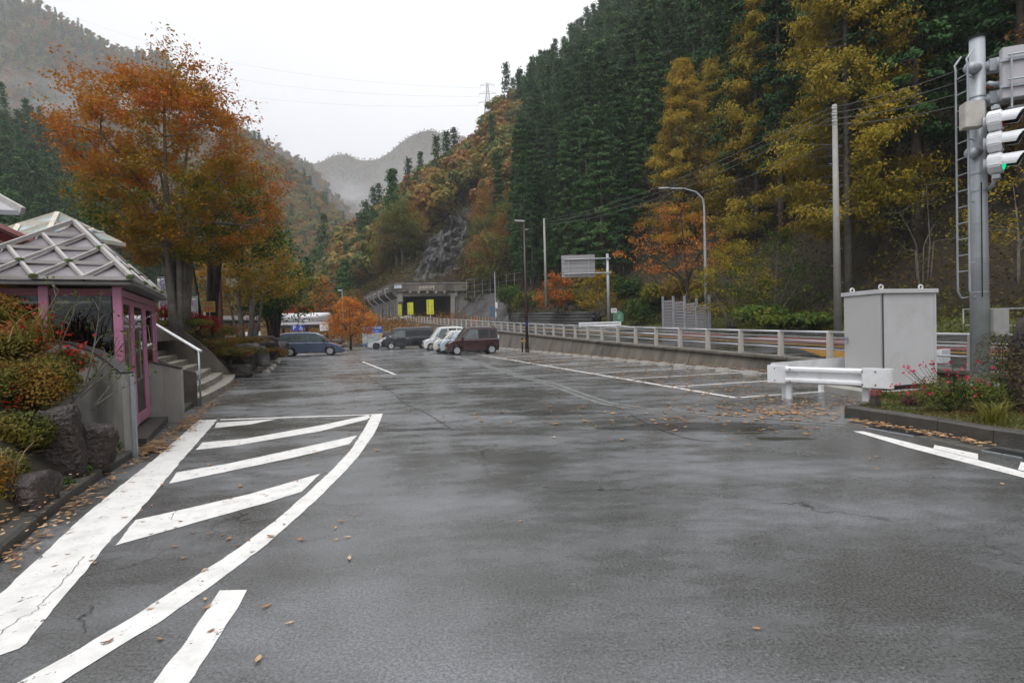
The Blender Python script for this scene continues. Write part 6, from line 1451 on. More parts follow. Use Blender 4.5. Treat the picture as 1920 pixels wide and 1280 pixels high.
# mesh fences on top of the cutting
def rail_fence(pts, h, label, name='mesh_fence', n_r=3, pr=.04):
    root = thing(name, label, 'fence'); tops = []
    for i, p in enumerate(pts):
        MB().tube([p+Vector((0, 0, -.4)), p+Vector((0, 0, h))], pr, 6).build('post', M_rail, root)
    for a, b in zip(pts[:-1], pts[1:]):
        for j in range(n_r): z = h*(.97-j*.8/max(1, n_r-1)*.9); MB().tube([a+Vector((0, 0, z)), b+Vector((0, 0, z))], .022, 5).build('rail', M_rail, root)
    return root
rail_fence([Q(875+15*k, 556-1.6*k, 100-1.6*k) for k in range(10)], 3.0, 'tall thin steel fence on the cutting right of the portal')
rail_fence([Q(1756+58*k, 645, 19.4-.7*k).to_2d().to_3d()+Vector((0, 0, .7)) for k in range(-3, 5)], 1.25, 'low steel pipe fence on the verge behind the signal pole', 'pipe_fence', 2, .03) if False else None
pf = [roadpt(y, RW(y)+1.6, .05) for y in (0, 3, 6, 9, 12, 15, 18, 21)]; rail_fence([p+Vector((0, 0, .08)) for p in pf], .95, 'low steel pipe fence on the verge behind the signal pole', 'pipe_fence', 2, .03)
# yellow marker posts and cone along the road by the portal
for k in range(10):
    q = Q(878+5.5*k+rnd.uniform(-1, 1), 606, 82); tag(MB().tube([q, q+Vector((0, 0, .95))], .045, 6).build('marker_post', mat('yellow_marker', (.6, .33, .02), .5)), 'short yellow marker post at the roadside near the tunnel', 'marker post', 'yellow marker posts by the tunnel')
q = Q(890, 605, 80); tag(MB().lathe([(.28, 0), (.28, .04), (.14, .06), (.05, 1.0), (.01, 1.02)], 12, c=q).build('traffic_cone', mat('cone_red', (.6, .05, .03), .5)), 'red traffic cone among the yellow marker posts', 'traffic cone')
# roadside pole with boxes, blue banner
rp = thing('slim_pole', 'slim grey pole with white box at the foot of the sprayed slope', 'pole', Q(930, 603, 72)); MB().tube([(0, 0, -.5), (0, 0, 6.4)], .07, 8).build('shaft', M_steel, rp); MB().box((.12, -.05, 2.1), (.3, .2, .75)).build('meter_box', M_gwhite, rp, bevel=.01); MB().box((0, -.04, .9), (.18, .18, .7)).build('warning_sleeve', M_gwhite, rp)
bb = thing('blue_notice', 'narrow blue notice board beside the slim pole', 'sign', Q(924, 594, 71.5)); MB().box((-.05, 0, .7), (.5, .04, 1.35)).build('board', mat('blue_board', (.05, .12, .20), .5), bb); MB().tube([(-.05, .03, -1), (-.05, .03, 1.3)], .03, 6).build('post', M_steel, bb)

# ------------------------------------------------------------------ gantry sign, lamps, poles, wires
gs = thing('gantry_sign', 'back of a road sign on two arms of a grey roadside pole', 'sign', Q(1142, 606, 53)); k_ = 53/F_PX
MB().tube([(0, 0, -.5), (0, 0, 6.55)], [.15, .13], 14).build('pole_shaft', M_steel, gs, smooth=True)
for z_ in (6.1, 4.75): MB().tube([(.25, -.1, z_+.02), (-4.1, -.1, z_)], .06, 8).build('arm', M_steel, gs); MB().box((0, 0, z_), (.36, .36, .14)).build('bracket', M_steel, gs)
for j in range(5): MB().prism([(-4.35, -.0, 4.45+j*.42), (-1.20, -.0, 4.45+j*.42), (-1.20, -.0, 4.84+j*.42), (-4.35, -.0, 4.84+j*.42)], (0, .05, 0)).build('panel', mat('sign_back', (.33, .32, .33), .5, var=.06), gs)
for x_ in (-3.7, -1.8): MB().box((x_, -.08, 5.45), (.09, .06, 1.9)).build('stiffener', M_steel, gs)
gz_ = 0
q = Q(1126, 608, 51.5); grw = thing('guard_rail', 'short cream guard rail on the verge beneath the gantry sign', 'guard rail', (q.x, q.y, q.z)); wb = Vector((1, -.25, 0)).normalized()
wbeam(grw, Vector((-1.75, .4, 0)), Vector((1.6, -.4, 0)), 0, .42); MB().prism([(-1.95, .46, -.2), (-1.75, .40, -.2), (-1.75, .32, -.2), (-1.95, .38, -.2)], (0, 0, .42)).build('end_plate', M_gwhite, grw); MB().prism([(1.55, -.36, -.2), (1.8, -.44, -.2), (1.8, -.52, -.2), (1.55, -.44, -.2)], (0, 0, .42)).build('end_plate', M_gwhite, grw)
for x_, y_ in ((-1.5, .42), (1.3, -.25)): MB().box((x_, y_, -.3), (.1, .1, 1.0)).build('post', M_steel, grw)
q = Q(1159, 594, 53); gh = thing('shed', 'tiny green roadside hut with a sloping roof beside the gantry pole', 'shed', (q.x, q.y, q.z-.45)); MB().prism([(-.35, 0, 0), (.5, 0, 0), (.5, 0, .78), (-.35, 0, 1.3)], (0, .7, 0)).build('shell', mat('faded_green', (.13, .30, .22), .6), gh); MB().box((.1, -.01, .45), (.28, .03, .5)).build('door', mat('pale_green_door', (.3, .42, .36), .6), gh)
nb2 = thing('notice_sign', 'small white notice with red lettering above the green hut', 'sign', Q(1151, 582, 52.5)); MB().box((0, 0, 0), (.52, .03, .42)).build('board', M_gwhite, nb2); text_mesh('lettering', '注意', .2, mat('red_lettering', (.5, .03, .03), .6), nb2, (0, -.02, 0), (R(90), 0, 0), .003); MB().tube([(0, .04, -1.8), (0, .04, .15)], .025, 6).build('post', M_steel, nb2)

def street_lamp(name, base, H, arm, label, head, col, r=.09, group=None):
    t = thing(name, label, 'street lamp', base); MB().tube([(0, 0, -.4), (0, 0, H*.5), (0, 0, H-1.3), (arm[0]*.04, 0, H-.75), (arm[0]*.2, 0, H-.3), (arm[0]*.5, 0, H-.03), (arm[0]*.85, 0, H)], [r*1.2, r, r*.75, r*.65, r*.6, r*.5, r*.45], 12).build('pole_shaft', col, t, smooth=True)
    hb = MB().lathe([(.03, -.45), (.11, -.38), (.15, -.1), (.13, .25), (.06, .42)], 12, M=Matrix.Rotation(R(90), 3, 'Y') @ Matrix.Diagonal((.55, 1, 1)), c=(arm[0], 0, H+.02)); hb.build('lamp_head', mat('lamp_head_grey', (.42, .43, .42), .4), t, smooth=True); return t
lb_ = Q(1325, 619, 39.5); street_lamp('street_lamp', lb_, 10.0, (-2.75, 0), 'tall curved grey street lamp by the ribbed noise barrier', 'cobra', M_steel, .10)
bl = P(989, 660.5); br = thing('street_lamp', 'tall brown lamp post with flat head standing at the retaining wall in the car park', 'street lamp', (bl.x, bl.y, 0))
M_brownp = mat('brown_lamp_paint', (.035, .015, .012), .4, var=.1); k_ = (Q(984, 415, bl.y).z)
MB().tube([(0, 0, 0), (0, 0, 3), (0, 0, k_)], [.11, .085, .06], 12).build('pole_shaft', M_brownp, br, smooth=True); MB().box((0, 0, .14), (.26, .26, .28)).build('base', M_brownp, br, bevel=.02)
MB().bar((.05, 0, k_), (-.62, 0, k_+.07), .22, .09).build('lamp_head', mat('pale_lamp_head', (.5, .5, .5), .4), br, bevel=.02); MB().bar((0, 0, k_-.55), (.28, 0, k_-.53), .05, .05).build('bracket', M_steel, br)
MB().lathe([(.095, 1.75), (.095, 2.0)], 10).build('blue_band', mat('blue_sticker', (.03, .06, .35), .5), br)
for x_, lab in ((979.5, 'black bollard with yellow band left of the brown lamp post'), (986, 'black bollard with yellow band touching the brown lamp post')):
    q = P(x_, 659.5); t = thing('bollard', lab, 'bollard', (q.x, q.y-.1, 0)); MB().tube([(0, 0, 0), (0, 0, .95)], .055, 10).build('tube', M_trim, t); MB().tube([(0, 0, .68), (0, 0, .82)], .058, 10).build('yellow_band', M_ystr, t); MB().lathe([(.05, .95), (.03, .99)], 10).build('cap', M_trim, t)
M_cpole = mat('concrete_pole', (.34, .335, .31), .75, var=.1, scale=2)
ub = Q(1571, 607, 28.5); ut = Q(1552.5, 197, 28.5); up_ = thing('utility_pole', 'tall pale concrete utility pole at the edge of the wood', 'utility pole', (ub.x, ub.y, ub.z-.4))
hh = ut.z-ub.z+.4; MB().tube([(0, 0, 0), (0, 0, hh)], [.19, .11], 14).build('pole_shaft', M_cpole, up_, smooth=True)
for z_ in (hh-.25, hh-.55, hh-.9): MB().lathe([(.13, 0), (.13, .05)], 10, c=(0, 0, z_)).build('band', M_steel, up_); MB().tube([(-.14, -.1, z_), (-.2, -.14, z_+.05)], .035, 6).build('insulator', M_gwhite, up_)
for k in range(9): MB().tube([(.13*(-1)**k, 0, 2.5+.45*k*1.9), (.3*(-1)**k, 0, 2.5+.45*k*1.9)], .012, 4).build('step_bolt', M_steel, up_)
p2b, p2t = Q(1024, 556, 60), Q(1019.5, 410, 60); p2 = thing('utility_pole', 'thin concrete pole on the slope left of the gantry sign', 'utility pole', p2b); MB().tube([(0, 0, -1), (0, 0, p2t.z-p2b.z)], [.16, .10], 10).build('pole_shaft', M_cpole, p2, smooth=True)
def wire(a, b, sag, label, r=.012, group=None):
    pts = [Vector(a).lerp(Vector(b), i/14)-Vector((0, 0, sag*4*(i/14)*(1-i/14))) for i in range(15)]; tag(MB().tube(pts, r, 4, cap=False).build('power_line', mat('cable_dark', (.10, .10, .10), .5), None), label, 'cable', group)
off_ = [(-.3, .1), (.7, .3), (1.5, .5), (2.3, .7)]
for i, (d1, d2) in enumerate(((.1, .1), (.35, .35), (.62, .6))): wire(Vector(ut)-Vector((0, 0, .1+d1)), Vector(p2t)-Vector((0, 0, d2)), .9+.15*i, ['uppermost', 'middle', 'lowest'][i]+' cable sagging from the tall utility pole to the thin pole', .016)
for i, y_ in enumerate((118, 150, 165, 183)): wire(Vector(ut)-Vector((0, 0, .15+.28*i)), Q(1960, 60+30*i, 20), .35, ['highest', 'second highest', 'third highest', 'lowest'][i]+' cable running right from the tall utility pole behind the signal pole', .014)
wire(Vector(ut)-Vector((0, 0, 2.0)), Q(1180, 390, 55), .5, 'lone low cable from the utility pole into the trees', .012)
wire(Vector(p2t)-Vector((0, 0, .4)), Vector((br.location.x, br.location.y, k_-.5)), .2, 'short cable from the thin pole to the brown lamp post', .012)
# transmission tower on the ridge
tb_ = Q(916, 235, 330); tt_ = Q(916, 157, 330); Ht = tt_.z-tb_.z+8; tw_ = thing('transmission_tower', 'faint steel lattice pylon on the ridge against the white sky', 'pylon', (tb_.x, tb_.y, tb_.z-8)); M_pyl = mat('pylon_steel', (.35, .37, .39), .5)
lt = MB(); nl = 9
def tw_w(t): return 3.6*(1-t)**1.25+.45
for i in range(nl):
    t0, t1 = i/nl, (i+1)/nl; w0_, w1_ = tw_w(t0), tw_w(t1); z0_, z1_ = Ht*t0, Ht*t1
    cs0 = [(-w0_, -w0_), (w0_, -w0_), (w0_, w0_), (-w0_, w0_)]; cs1 = [(x/w0_*w1_, y/w0_*w1_) for x, y in cs0]
    for j in range(4):
        a = (*cs0[j], z0_); b = (*cs1[j], z1_); c = (*cs1[(j+1) % 4], z1_); d = (*cs0[(j+1) % 4], z0_); lt.tube([a, b], .14, 4, False); lt.tube([a, c], .07, 3, False); lt.tube([d, b], .07, 3, False); lt.tube([b, c], .07, 3, False)
lt.build('lattice', M_pyl, tw_)
for z_, w_ in ((Ht*.97, 4.2), (Ht*.82, 5.0), (Ht*.66, 5.6)):
    am = MB(); 
    for s_ in (-1, 1): am.tube([(0, 0, z_), (s_*w_, 0, z_)], .10, 4); am.tube([(0, 0, z_+1.5), (s_*w_, 0, z_)], .08, 4); am.tube([(s_*w_, 0, z_), (s_*w_, 0, z_-1.6)], .07, 4)
    am.build('cross_arm', M_pyl, tw_)
for i, (z_, w_) in enumerate(((Ht*.97, 4.2), (Ht*.82, 5.0), (Ht*.66, 5.6))):
    a = tw_.location+Vector((-w_, 0, z_-1.6)); wire(a, Q(-50, -60+45*i, 560), 26, ['top', 'middle', 'bottom'][i]+' high voltage line sweeping from the ridge pylon over the valley', .03)

# noise barrier
nbq = thing('noise_barrier', 'grey ribbed steel noise barrier with steel posts at the roadside', 'barrier'); M_rib = mat('louvre_grey', (.23, .22, .235), .5, var=.08); nD = 41.5
n0, n1 = Q(1244, 620, 44), Q(1331, 620, 38.5); ndv = (n1-n0)
for k in range(5):
    f = k/4; p = n0+ndv*f; hh_ = (Q(1244+87*f, 557-3*f, 44-5.5*f).z-p.z); MB().box((p.x, p.y, p.z+hh_/2-.2), (.14, .14, hh_+.5), rz=.2).build('post', M_steel, nbq)
    if k == 4: break
    q = n0+ndv*(f+.25); hq = hh_*.97-.12*k-.2
    for j in range(10):
        z_ = .02+hq*j/10; hj = hq/10
        MB().prism([p+Vector((.05, -.06, z_+.02)), p+Vector((.05, .0, z_+.05)), p+Vector((.05, .04, z_+hj*.92)), p+Vector((.05, -.02, z_+hj*.55))], (q-p)*.97).build('louvre', M_rib, nbq)
# shrubs and trees of the roadside
def rs(px, py, D, rd, n, size, m, lab, tint=.5, nm='shrub', cat='shrub', dens=.4): q = Q(px, py, D); return shrub(nm, (q.x, q.y, q.z), rd, n, size, m, lab, cat, tint, dens=dens)
def small_tree(px, py, D, cloud, limb, sec, per, size, m, bark, lab, r0=.1, tintf=None, fork=.3, stems=1, keep=1, nm='tree', spread=.22, droop=.1, lean=(0, 0)):
    q = Q(px, py, D); wd, lv = broadleaf(nm, cloud, r0, limb, sec, per, size, m, bark, spread=spread, tintf=tintf, fork=fork, stems=stems, keep=keep, droop=droop, stemlean=lean)
    t = thing(nm, lab, 'tree', (q.x, q.y, q.z-.2)); link('trunk', wd, t); link('crown', lv, t); return t
cl_ = tip_cloud(170, lambda t: 5.2*float(np.interp(t, [0, .3, .6, 1], [.8, 1, .75, .3])), 3.4, 9.0, shell=.6, cx=-1.0, sq=.7, seed=101)
small_tree(1290, 590, 44, cl_, 6, 26, 26, .17, G_ORG, M_darkbark, 'wide spreading cherry tree with sparse orange leaves behind the street lamp', .16, lambda p: .6+.3*noise.noise(Vector(p)*.4), keep=.75, nm='cherry_tree', fork=.35)
cl_ = tip_cloud(130, lambda t: 3.2*float(np.interp(t, [0, .3, .6, 1], [.9, 1, .8, .3])), .9, 5.6, seed=102)
small_tree(1370, 606, 37, cl_, 6, 24, 40, .15, G_YEL, M_bark, 'yellow green bushy tree beside the noise barrier', .09, lambda p: .35+.25*noise.noise(Vector(p)*.6)+.03*p[2], nm='bushy_tree', fork=.15, stems=3)
cl_ = tip_cloud(120, lambda t: 3.4*float(np.interp(t, [0, .3, .6, 1], [.9, 1, .8, .3])), .8, 6.4, seed=103)
small_tree(1450, 602, 36, cl_, 6, 22, 40, .15, G_GRN, M_bark, 'green and yellow tree leaning over the verge left of the utility pole', .09, lambda p: .55+.25*noise.noise(Vector(p)*.6), nm='bushy_tree', fork=.15, stems=3)
cl_ = tip_cloud(110, lambda t: 2.9*float(np.interp(t, [0, .3, .6, 1], [.9, 1, .8, .4])), .6, 4.6, seed=104)
small_tree(1128, 588, 56, cl_, 5, 20, 34, .20, G_YEL, M_bark, 'golden yellow small tree behind the gantry sign pole', .08, lambda p: .62+.25*noise.noise(Vector(p)*.6), nm='yellow_tree', fork=.15, stems=2)
cl_ = tip_cloud(90, lambda t: 2.4*float(np.interp(t, [0, .3, .6, 1], [.9, 1, .8, .4])), .6, 4.2, seed=105)
small_tree(1042, 580, 62, cl_, 5, 18, 34, .22, G_ORG, M_bark, 'orange brown bushy tree right of the thin pole', .08, lambda p: .45+.3*noise.noise(Vector(p)*.6), nm='orange_tree', fork=.15, stems=2)
cl_ = tip_cloud(120, lambda t: 3.3*float(np.interp(t, [0, .3, .6, 1], [.7, 1, .8, .35])), 2.2, 7.4, seed=106)
small_tree(1730, 560, 30, cl_, 5, 20, 9, .14, G_GRN, M_bark, 'thin straggling tree with few pale leaves left of the signal pole', .07, lambda p: .8, keep=.8, nm='straggling_tree', fork=.35, stems=2)
cl_ = tip_cloud(90, lambda t: 2.6*float(np.interp(t, [0, .3, .6, 1], [.7, 1, .8, .35])), 1.8, 5.0, seed=107)
small_tree(1910, 520, 24, cl_, 5, 16, 14, .13, G_YEL, M_bark, 'young yellow leaved tree at the right margin behind the stone', .05, lambda p: .6, nm='young_tree', fork=.35)
# orange tree and neighbours behind the far end of the car park
cl_ = tip_cloud(190, lambda t: 3.1*float(np.interp(t, [0, .25, .6, 1], [.85, 1, .7, .3])), 1.7, 5.4, seed=108)
small_tree(658, 655, 55, cl_, 6, 30, 34, .17, G_ORG, M_darkbark, 'vivid orange tree at the far end of the car park by the map board', .13, lambda p: .62+.2*noise.noise(Vector(p)*.5), fork=.28, nm='orange_tree')
cl_ = tip_cloud(80, lambda t: 2.6*float(np.interp(t, [0, .3, .6, 1], [.8, 1, .8, .4])), .8, 3.6, seed=109)
small_tree(560, 622, 74, cl_, 5, 16, 40, .24, leaf_mat('scarlet_leaves', [(.25, .03, .015), (.42, .06, .02), (.48, .10, .03)], transl=.35), M_darkbark, 'scarlet maple peeking over the silver canopy roof', .08, lambda p: .6, nm='maple_tree', fork=.2)
cl_ = tip_cloud(80, lambda t: 2.6*float(np.interp(t, [0, .3, .6, 1], [.8, 1, .8, .4])), 2.5, 8.4, seed=110)
small_tree(606, 612, 92, cl_, 5, 16, 24, .3, G_ORG, M_darkbark, 'orange red maple left of the dark conical cedar', .09, lambda p: .5, nm='maple_tree', fork=.3)
q = Q(650, 600, 96); t = thing('cedar_tree', 'single dark conical cedar standing alone near the valley gallery', 'tree', (q.x, q.y, q.z-2)); ccm = conifer('lone_cedar', 12.5, 2.9, .04, 30, 8, 2, 8, .45, G_CED, M_brownbark, seed=77, power=.62, tint0=.62); link('trunk', ccm[0], t); link('crown', ccm[1], t)
# larches
for x_, y_, D_, s_, lab in ((1422, 560, 50, 1.06, 'tall ochre larch with layered boughs over the orange cherry tree'), (1592, 560, 34, 1.0, 'very tall larch whose bare trunk rises behind the utility pole'), (1345, 540, 62, 1.0, 'golden larch left of the tallest ochre larch'), (1500, 540, 56, 1.15, 'ochre larch behind and right of the tallest one'), (1660, 480, 60, 1.1, 'olive larch high on the slope at the right'), (1285, 520, 60, .92, 'smallest golden larch at the left end of the larches'), (1480, 470, 78, 1.25, 'golden larch rising high behind the ochre ones'), (1570, 450, 86, 1.3, 'topmost golden larch at the upper edge of the wood'), (1400, 480, 80, 1.15, 'pale golden larch on the upper slope above the street lamp')):
    q = Q(x_, y_, D_); v_ = LAR[int(x_) % 2]; t = thing('larch_tree', lab, 'tree', (q.x, q.y, q.z-.5), rnd.uniform(0, 6), 'larches among the dark cedars'); t.scale = (s_*.8, s_*.8, s_); link('trunk', v_[0], t); link('crown', v_[1], t)
# undergrowth along the verge: individual shrubs, then one mass
UL = ['low green bush on the verge', 'rusty brown bush above the stone wall', 'yellowing bush on the slope', 'dark green bush at the foot of the cedars']
for k, (x_, y_, D_, w_, h_, m_, tt, lab) in enumerate(((1205, 600, 50, 2.2, 2.3, G_GRN, .42, 'dark green bush between the green hut and the noise barrier'), (1180, 560, 54, 2.0, 2.5, G_GRN, .35, 'leafy green bush behind the green hut'), (1060, 575, 64, 2.4, 2.4, G_YEL, .2, 'olive bush above the stone wall right of the thin pole'), (990, 575, 72, 2.6, 2.6, G_YEL, .15, 'brown green bush above the stone wall at the brown lamp post'), (960, 570, 78, 2.4, 3.2, G_GRN, .5, 'pale green bush at the end of the sprayed slope'), (1090, 540, 66, 2.6, 2.4, G_AUT, .4, 'rust coloured bush on the slope behind the road sign'), (1420, 600, 34, 2.2, 1.1, G_GRN, .6, 'low green bush in front of the bushy trees'), (1520, 610, 31, 2.0, .9, G_GRN, .55, 'low weeds left of the utility pole foot'), (1475, 612, 32, 1.8, .8, G_GRN, .7, 'pale green weeds on the verge'), (1290, 560, 48, 2.5, 2.2, G_AUT, .3, 'brown bush behind the noise barrier'), (1240, 575, 49, 1.8, 2.2, G_YEL, .3, 'yellow olive bush left of the noise barrier'), (880, 560, 103, 3, 1.2, G_ORG, .25, 'orange brown grass clump on the portal roof corner'))):
    rs(x_, y_+6, D_, (w_, w_*.8, h_), 2400, .16+.002*D_, m_, lab, tt)
def carpet(name, gen, n, size, m, tint):
    pts = [gen() for _ in range(n)]; nr = rng.normal(size=(n, 3)); nr[:, 2] = abs(nr[:, 2])+.2
    tt = [tint+.35*noise.noise(Vector(p)*.25)+rnd.gauss(0, .1) for p in pts]
    o = link(name, leaves_mesh(name, pts, size*rng.uniform(.5, 1.4, n), np.array(tt), m, nr)); o['kind'] = 'stuff'; return o
G_UND = leaf_mat('undergrowth_leaves', [(.03, .05, .012), (.06, .085, .018), (.10, .11, .02), (.15, .10, .025), (.12, .06, .02), (.05, .06, .02)], transl=.25)
def g_verge():
    y = rnd.uniform(2, 74)**1.0; t = rnd.random(); p = roadpt(y, RW(y)+.35+t*4, 0); z = p.z+.03+(t**1.3)*.55
    return (p.x, p.y, z+abs(rnd.gauss(0, .12+.3*t)))
carpet('verge_undergrowth', g_verge, 26000, .14, G_GRS, .45)
def g_slope():
    u = rnd.uniform(.08, .48); v = rnd.random()**1.4*.32; p = hillR.at(u, v); return (p.x+rnd.gauss(0, .4), p.y+rnd.gauss(0, .4), p.z+abs(rnd.gauss(0, .45)))
carpet('slope_undergrowth', g_slope, 90000, .20, G_UND, .42)
def g_lit():
    u = rnd.uniform(.06, .40); v = rnd.random()**1.2*.30; p = hillR.at(u, v); return (p.x+rnd.gauss(0, .4), p.y+rnd.gauss(0, .4), p.z+rnd.uniform(.02, .12))
carpet('slope_leaf_litter', g_lit, 90000, .15, leaf_mat('wet_litter', [(.05, .03, .015), (.10, .055, .025), (.16, .09, .035), (.07, .06, .02), (.05, .075, .02)], transl=.1), .45)
def g_slope2():
    u = rnd.uniform(.46, .98); v = rnd.random()**1.2*.6; p = hillR.at(u, v); return (p.x+rnd.gauss(0, .8), p.y+rnd.gauss(0, .8), p.z+abs(rnd.gauss(0, 1.0)))
carpet('far_slope_undergrowth', g_slope2, 60000, .40, G_UND, .5)
def g_bank():
    i = rnd.randrange(29); j = rnd.randrange(13); p = bank[i][j].lerp(bank[i+1][j+1], rnd.random()); return (p.x+rnd.gauss(0, 1), p.y+rnd.gauss(0, 1), p.z+abs(rnd.gauss(0, .7)))
carpet('bank_undergrowth', g_bank, 42000, .28, G_AUT, .55)

# ------------------------------------------------------------------ plaza end: canopy, lantern pillar, signs, flags
cn = thing('canopy', 'long silver barrel roofed canopy on dark posts at the end of the plaza', 'canopy'); D_ = 60; M_silv = mat('silver_roof', (.62, .61, .62), .3, metal=.5, var=.08)
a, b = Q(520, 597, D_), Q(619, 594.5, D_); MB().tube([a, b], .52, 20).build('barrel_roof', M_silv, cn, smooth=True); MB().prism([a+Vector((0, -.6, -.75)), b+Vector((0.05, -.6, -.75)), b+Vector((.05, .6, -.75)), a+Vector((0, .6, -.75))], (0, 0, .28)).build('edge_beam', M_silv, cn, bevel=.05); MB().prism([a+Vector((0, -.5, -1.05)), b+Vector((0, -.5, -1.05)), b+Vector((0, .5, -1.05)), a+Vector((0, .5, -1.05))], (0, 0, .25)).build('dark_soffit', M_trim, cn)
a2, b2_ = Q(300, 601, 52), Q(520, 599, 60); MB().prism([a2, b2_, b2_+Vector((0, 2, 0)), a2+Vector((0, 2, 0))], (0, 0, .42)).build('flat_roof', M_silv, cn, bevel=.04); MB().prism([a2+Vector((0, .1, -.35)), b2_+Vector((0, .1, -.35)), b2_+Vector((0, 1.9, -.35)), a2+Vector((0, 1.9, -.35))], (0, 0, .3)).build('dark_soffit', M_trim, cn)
for x_ in (300, 345, 395, 428, 470, 527, 571, 609): q = Q(x_, 606, 57 if x_ < 500 else 60); MB().box((q.x, q.y+.6, q.z/2-.1), (.22, .22, q.z+.2)).build('post', M_trim, cn)
ps = thing('parking_sign', 'blue parking sign with white P and wheelchair symbol above the minivan', 'sign', Q(558, 614.7, 57)); M_pb = mat('sign_blue', (.03, .05, .30), .45, var=.03); M_sw = mat('sign_white', (.8, .8, .8), .5)
MB().box((0, 0, 0), (1.33, .05, .60)).build('panel', M_pb, ps); text_mesh('letter', 'P', .55, M_sw, ps, (-.32, -.03, .0), (R(90), 0, 0), .004)
wc = MB(); c_ = Vector((.33, -.033, -.07))
for k in range(16):
    a_, b__ = [R(150+250*(k+i)/16) for i in (0, 1)]; wc.bar(c_+Vector((math.cos(a_)*.145, 0, math.sin(a_)*.145)), c_+Vector((math.cos(b__)*.145, 0, math.sin(b__)*.145)), .008, .032)
for u_, v_ in (((-.03, .22), (-.01, .02)), ((-.01, .03), (.11, .02)), ((.11, .02), (.18, -.12)), ((.18, -.12), (.24, -.10)), ((-.02, .11), (.08, .10))): wc.bar(c_+Vector((u_[0], 0, u_[1])), c_+Vector((v_[0], 0, v_[1])), .008, .04)
wc.lathe([(.04, 0), (.04, .008)], 10, M=Matrix.Rotation(R(90), 3, 'X'), c=c_+Vector((-.03, .004, .28))); wc.build('wheelchair_symbol', M_sw, ps)
for x_ in (-.5, .5): MB().tube([(x_, .06, -1.7), (x_, .06, .25)], .03, 6).build('post', M_steel, ps)
ns = thing('notice_sign', 'white notice board with lines of text right of the parking sign', 'sign', Q(608, 614, 57)); MB().box((0, 0, 0), (.88, .05, .62)).build('panel', M_sw, ns)
for j, s_ in enumerate(('お知らせ', '駐車場内徐行', 'ごみは持ち帰り')): text_mesh('lettering', s_, .12, M_txt if j else mat('red_lettering', (.5, .03, .03), .6), ns, (0, -.03, .18-.18*j), (R(90), 0, 0), .003)
MB().tube([(0, .06, -2), (0, .06, .3)], .04, 6).build('post', M_trim, ns)
mb_ = thing('map_board', 'large area map board with a blue header at the far end of the car park', 'sign', Q(699, 652, 60).to_2d().to_3d()); k_ = 60/F_PX; zt_0, zm, zl = Q(700, 611.5, 60).z, Q(700, 624, 60).z, Q(700, 647, 60).z
MB().box((.05, 0, (zt_0+zm)/2), (2.0, .08, zt_0-zm)).build('blue_header', mat('header_blue', (.02, .10, .48), .5), mb_); MB().box((0, 0, (zm+zl)/2), (2.15, .08, zm-zl)).build('map_panel', mat('map_print', (.42, .45, .44), .5, var=.3, scale=2.5, dirt=(.2, .3, .35), dscale=3), mb_)
MB().box((1.0, -.045, zm-.35), (.16, .01, .7)).build('yellow_stripe', M_ystr, mb_); MB().box((0, -.045, zl+.1), (2.1, .01, .2)).build('blue_strip', mat('strip_blue', (.05, .15, .4), .5), mb_)
text_mesh('lettering', '道の駅 周辺案内図', .24, M_sw, mb_, (0, -.05, (zt_0+zm)/2+.16), (R(90), 0, 0), .003); text_mesh('lettering', 'Information Map', .2, M_sw, mb_, (0, -.05, (zt_0+zm)/2-.18), (R(90), 0, 0), .003)
for i in range(5): MB().bar((-.95+.35*i, -.046, zm-.3-.12*i), (-.55+.35*i, -.046, zm-.15-.2*(i % 3)), .006, .025).build('map_road', M_txt, mb_)
for x_ in (-.9, .9): MB().box((x_, .08, zt_0/2), (.12, .1, zt_0)).build('post', M_steel, mb_)
lpq = Q(504, 634, 40); lpn = thing('lantern_pillar', 'tall pillar of stacked ochre lantern blocks on a grey post', 'pillar', (lpq.x, lpq.y, lpq.z)); M_och = mat('ochre_block', (.34, .20, .075), .6, var=.2, scale=6)
for j in range(6): MB().box((-.22, 0, .22+.42*j), (.50, .42, .37)).build('lantern_block', M_och, lpn, bevel=.015); MB().box((-.22, 0, .43+.42*j), (.56, .48, .035)).build('shelf', M_trim, lpn)
MB().tube([(.18, 0, -.2), (.18, 0, 3.0)], .12, 12).build('post', mat('pillar_grey', (.30, .31, .28), .6), lpn, smooth=True)
MB().box((.42, .1, 1.1), (.16, .16, 2.6)).build('dark_post', mat('maroon_post', (.05, .02, .025), .6), lpn)
tpq = Q(414, 620, 27); tp_ = thing('post', 'plain reddish brown square post between the trees', 'post', tpq); MB().box((0, 0, 1.35), (.18, .18, 3.6)).build('shaft', mat('reddish_wood', (.15, .065, .05), .65, var=.15, scale=4), tp_)
yq = Q(392, 575, 24); ys_ = thing('sign_board', 'small yellow wooden sign board with lettering by the dark stems', 'sign', yq); MB().box((0, 0, 0), (.52, .03, .46)).build('board', mat('ochre_board', (.42, .25, .04), .6), ys_); text_mesh('lettering', 'そば処', .15, M_txt, ys_, (.02, -.02, .12), (R(90), 0, R(3)), .002); text_mesh('lettering', '営業中', .15, mat('red_lettering', (.5, .03, .03), .6), ys_, (0, -.02, -.12), (R(90), 0, 0), .002); MB().box((0, -.018, 0), (.46, .006, .025)).build('blue_rule', M_pb, ys_); MB().tube([(0, .03, -.9), (0, .03, .2)], .02, 6).build('post', M_steel, ys_)
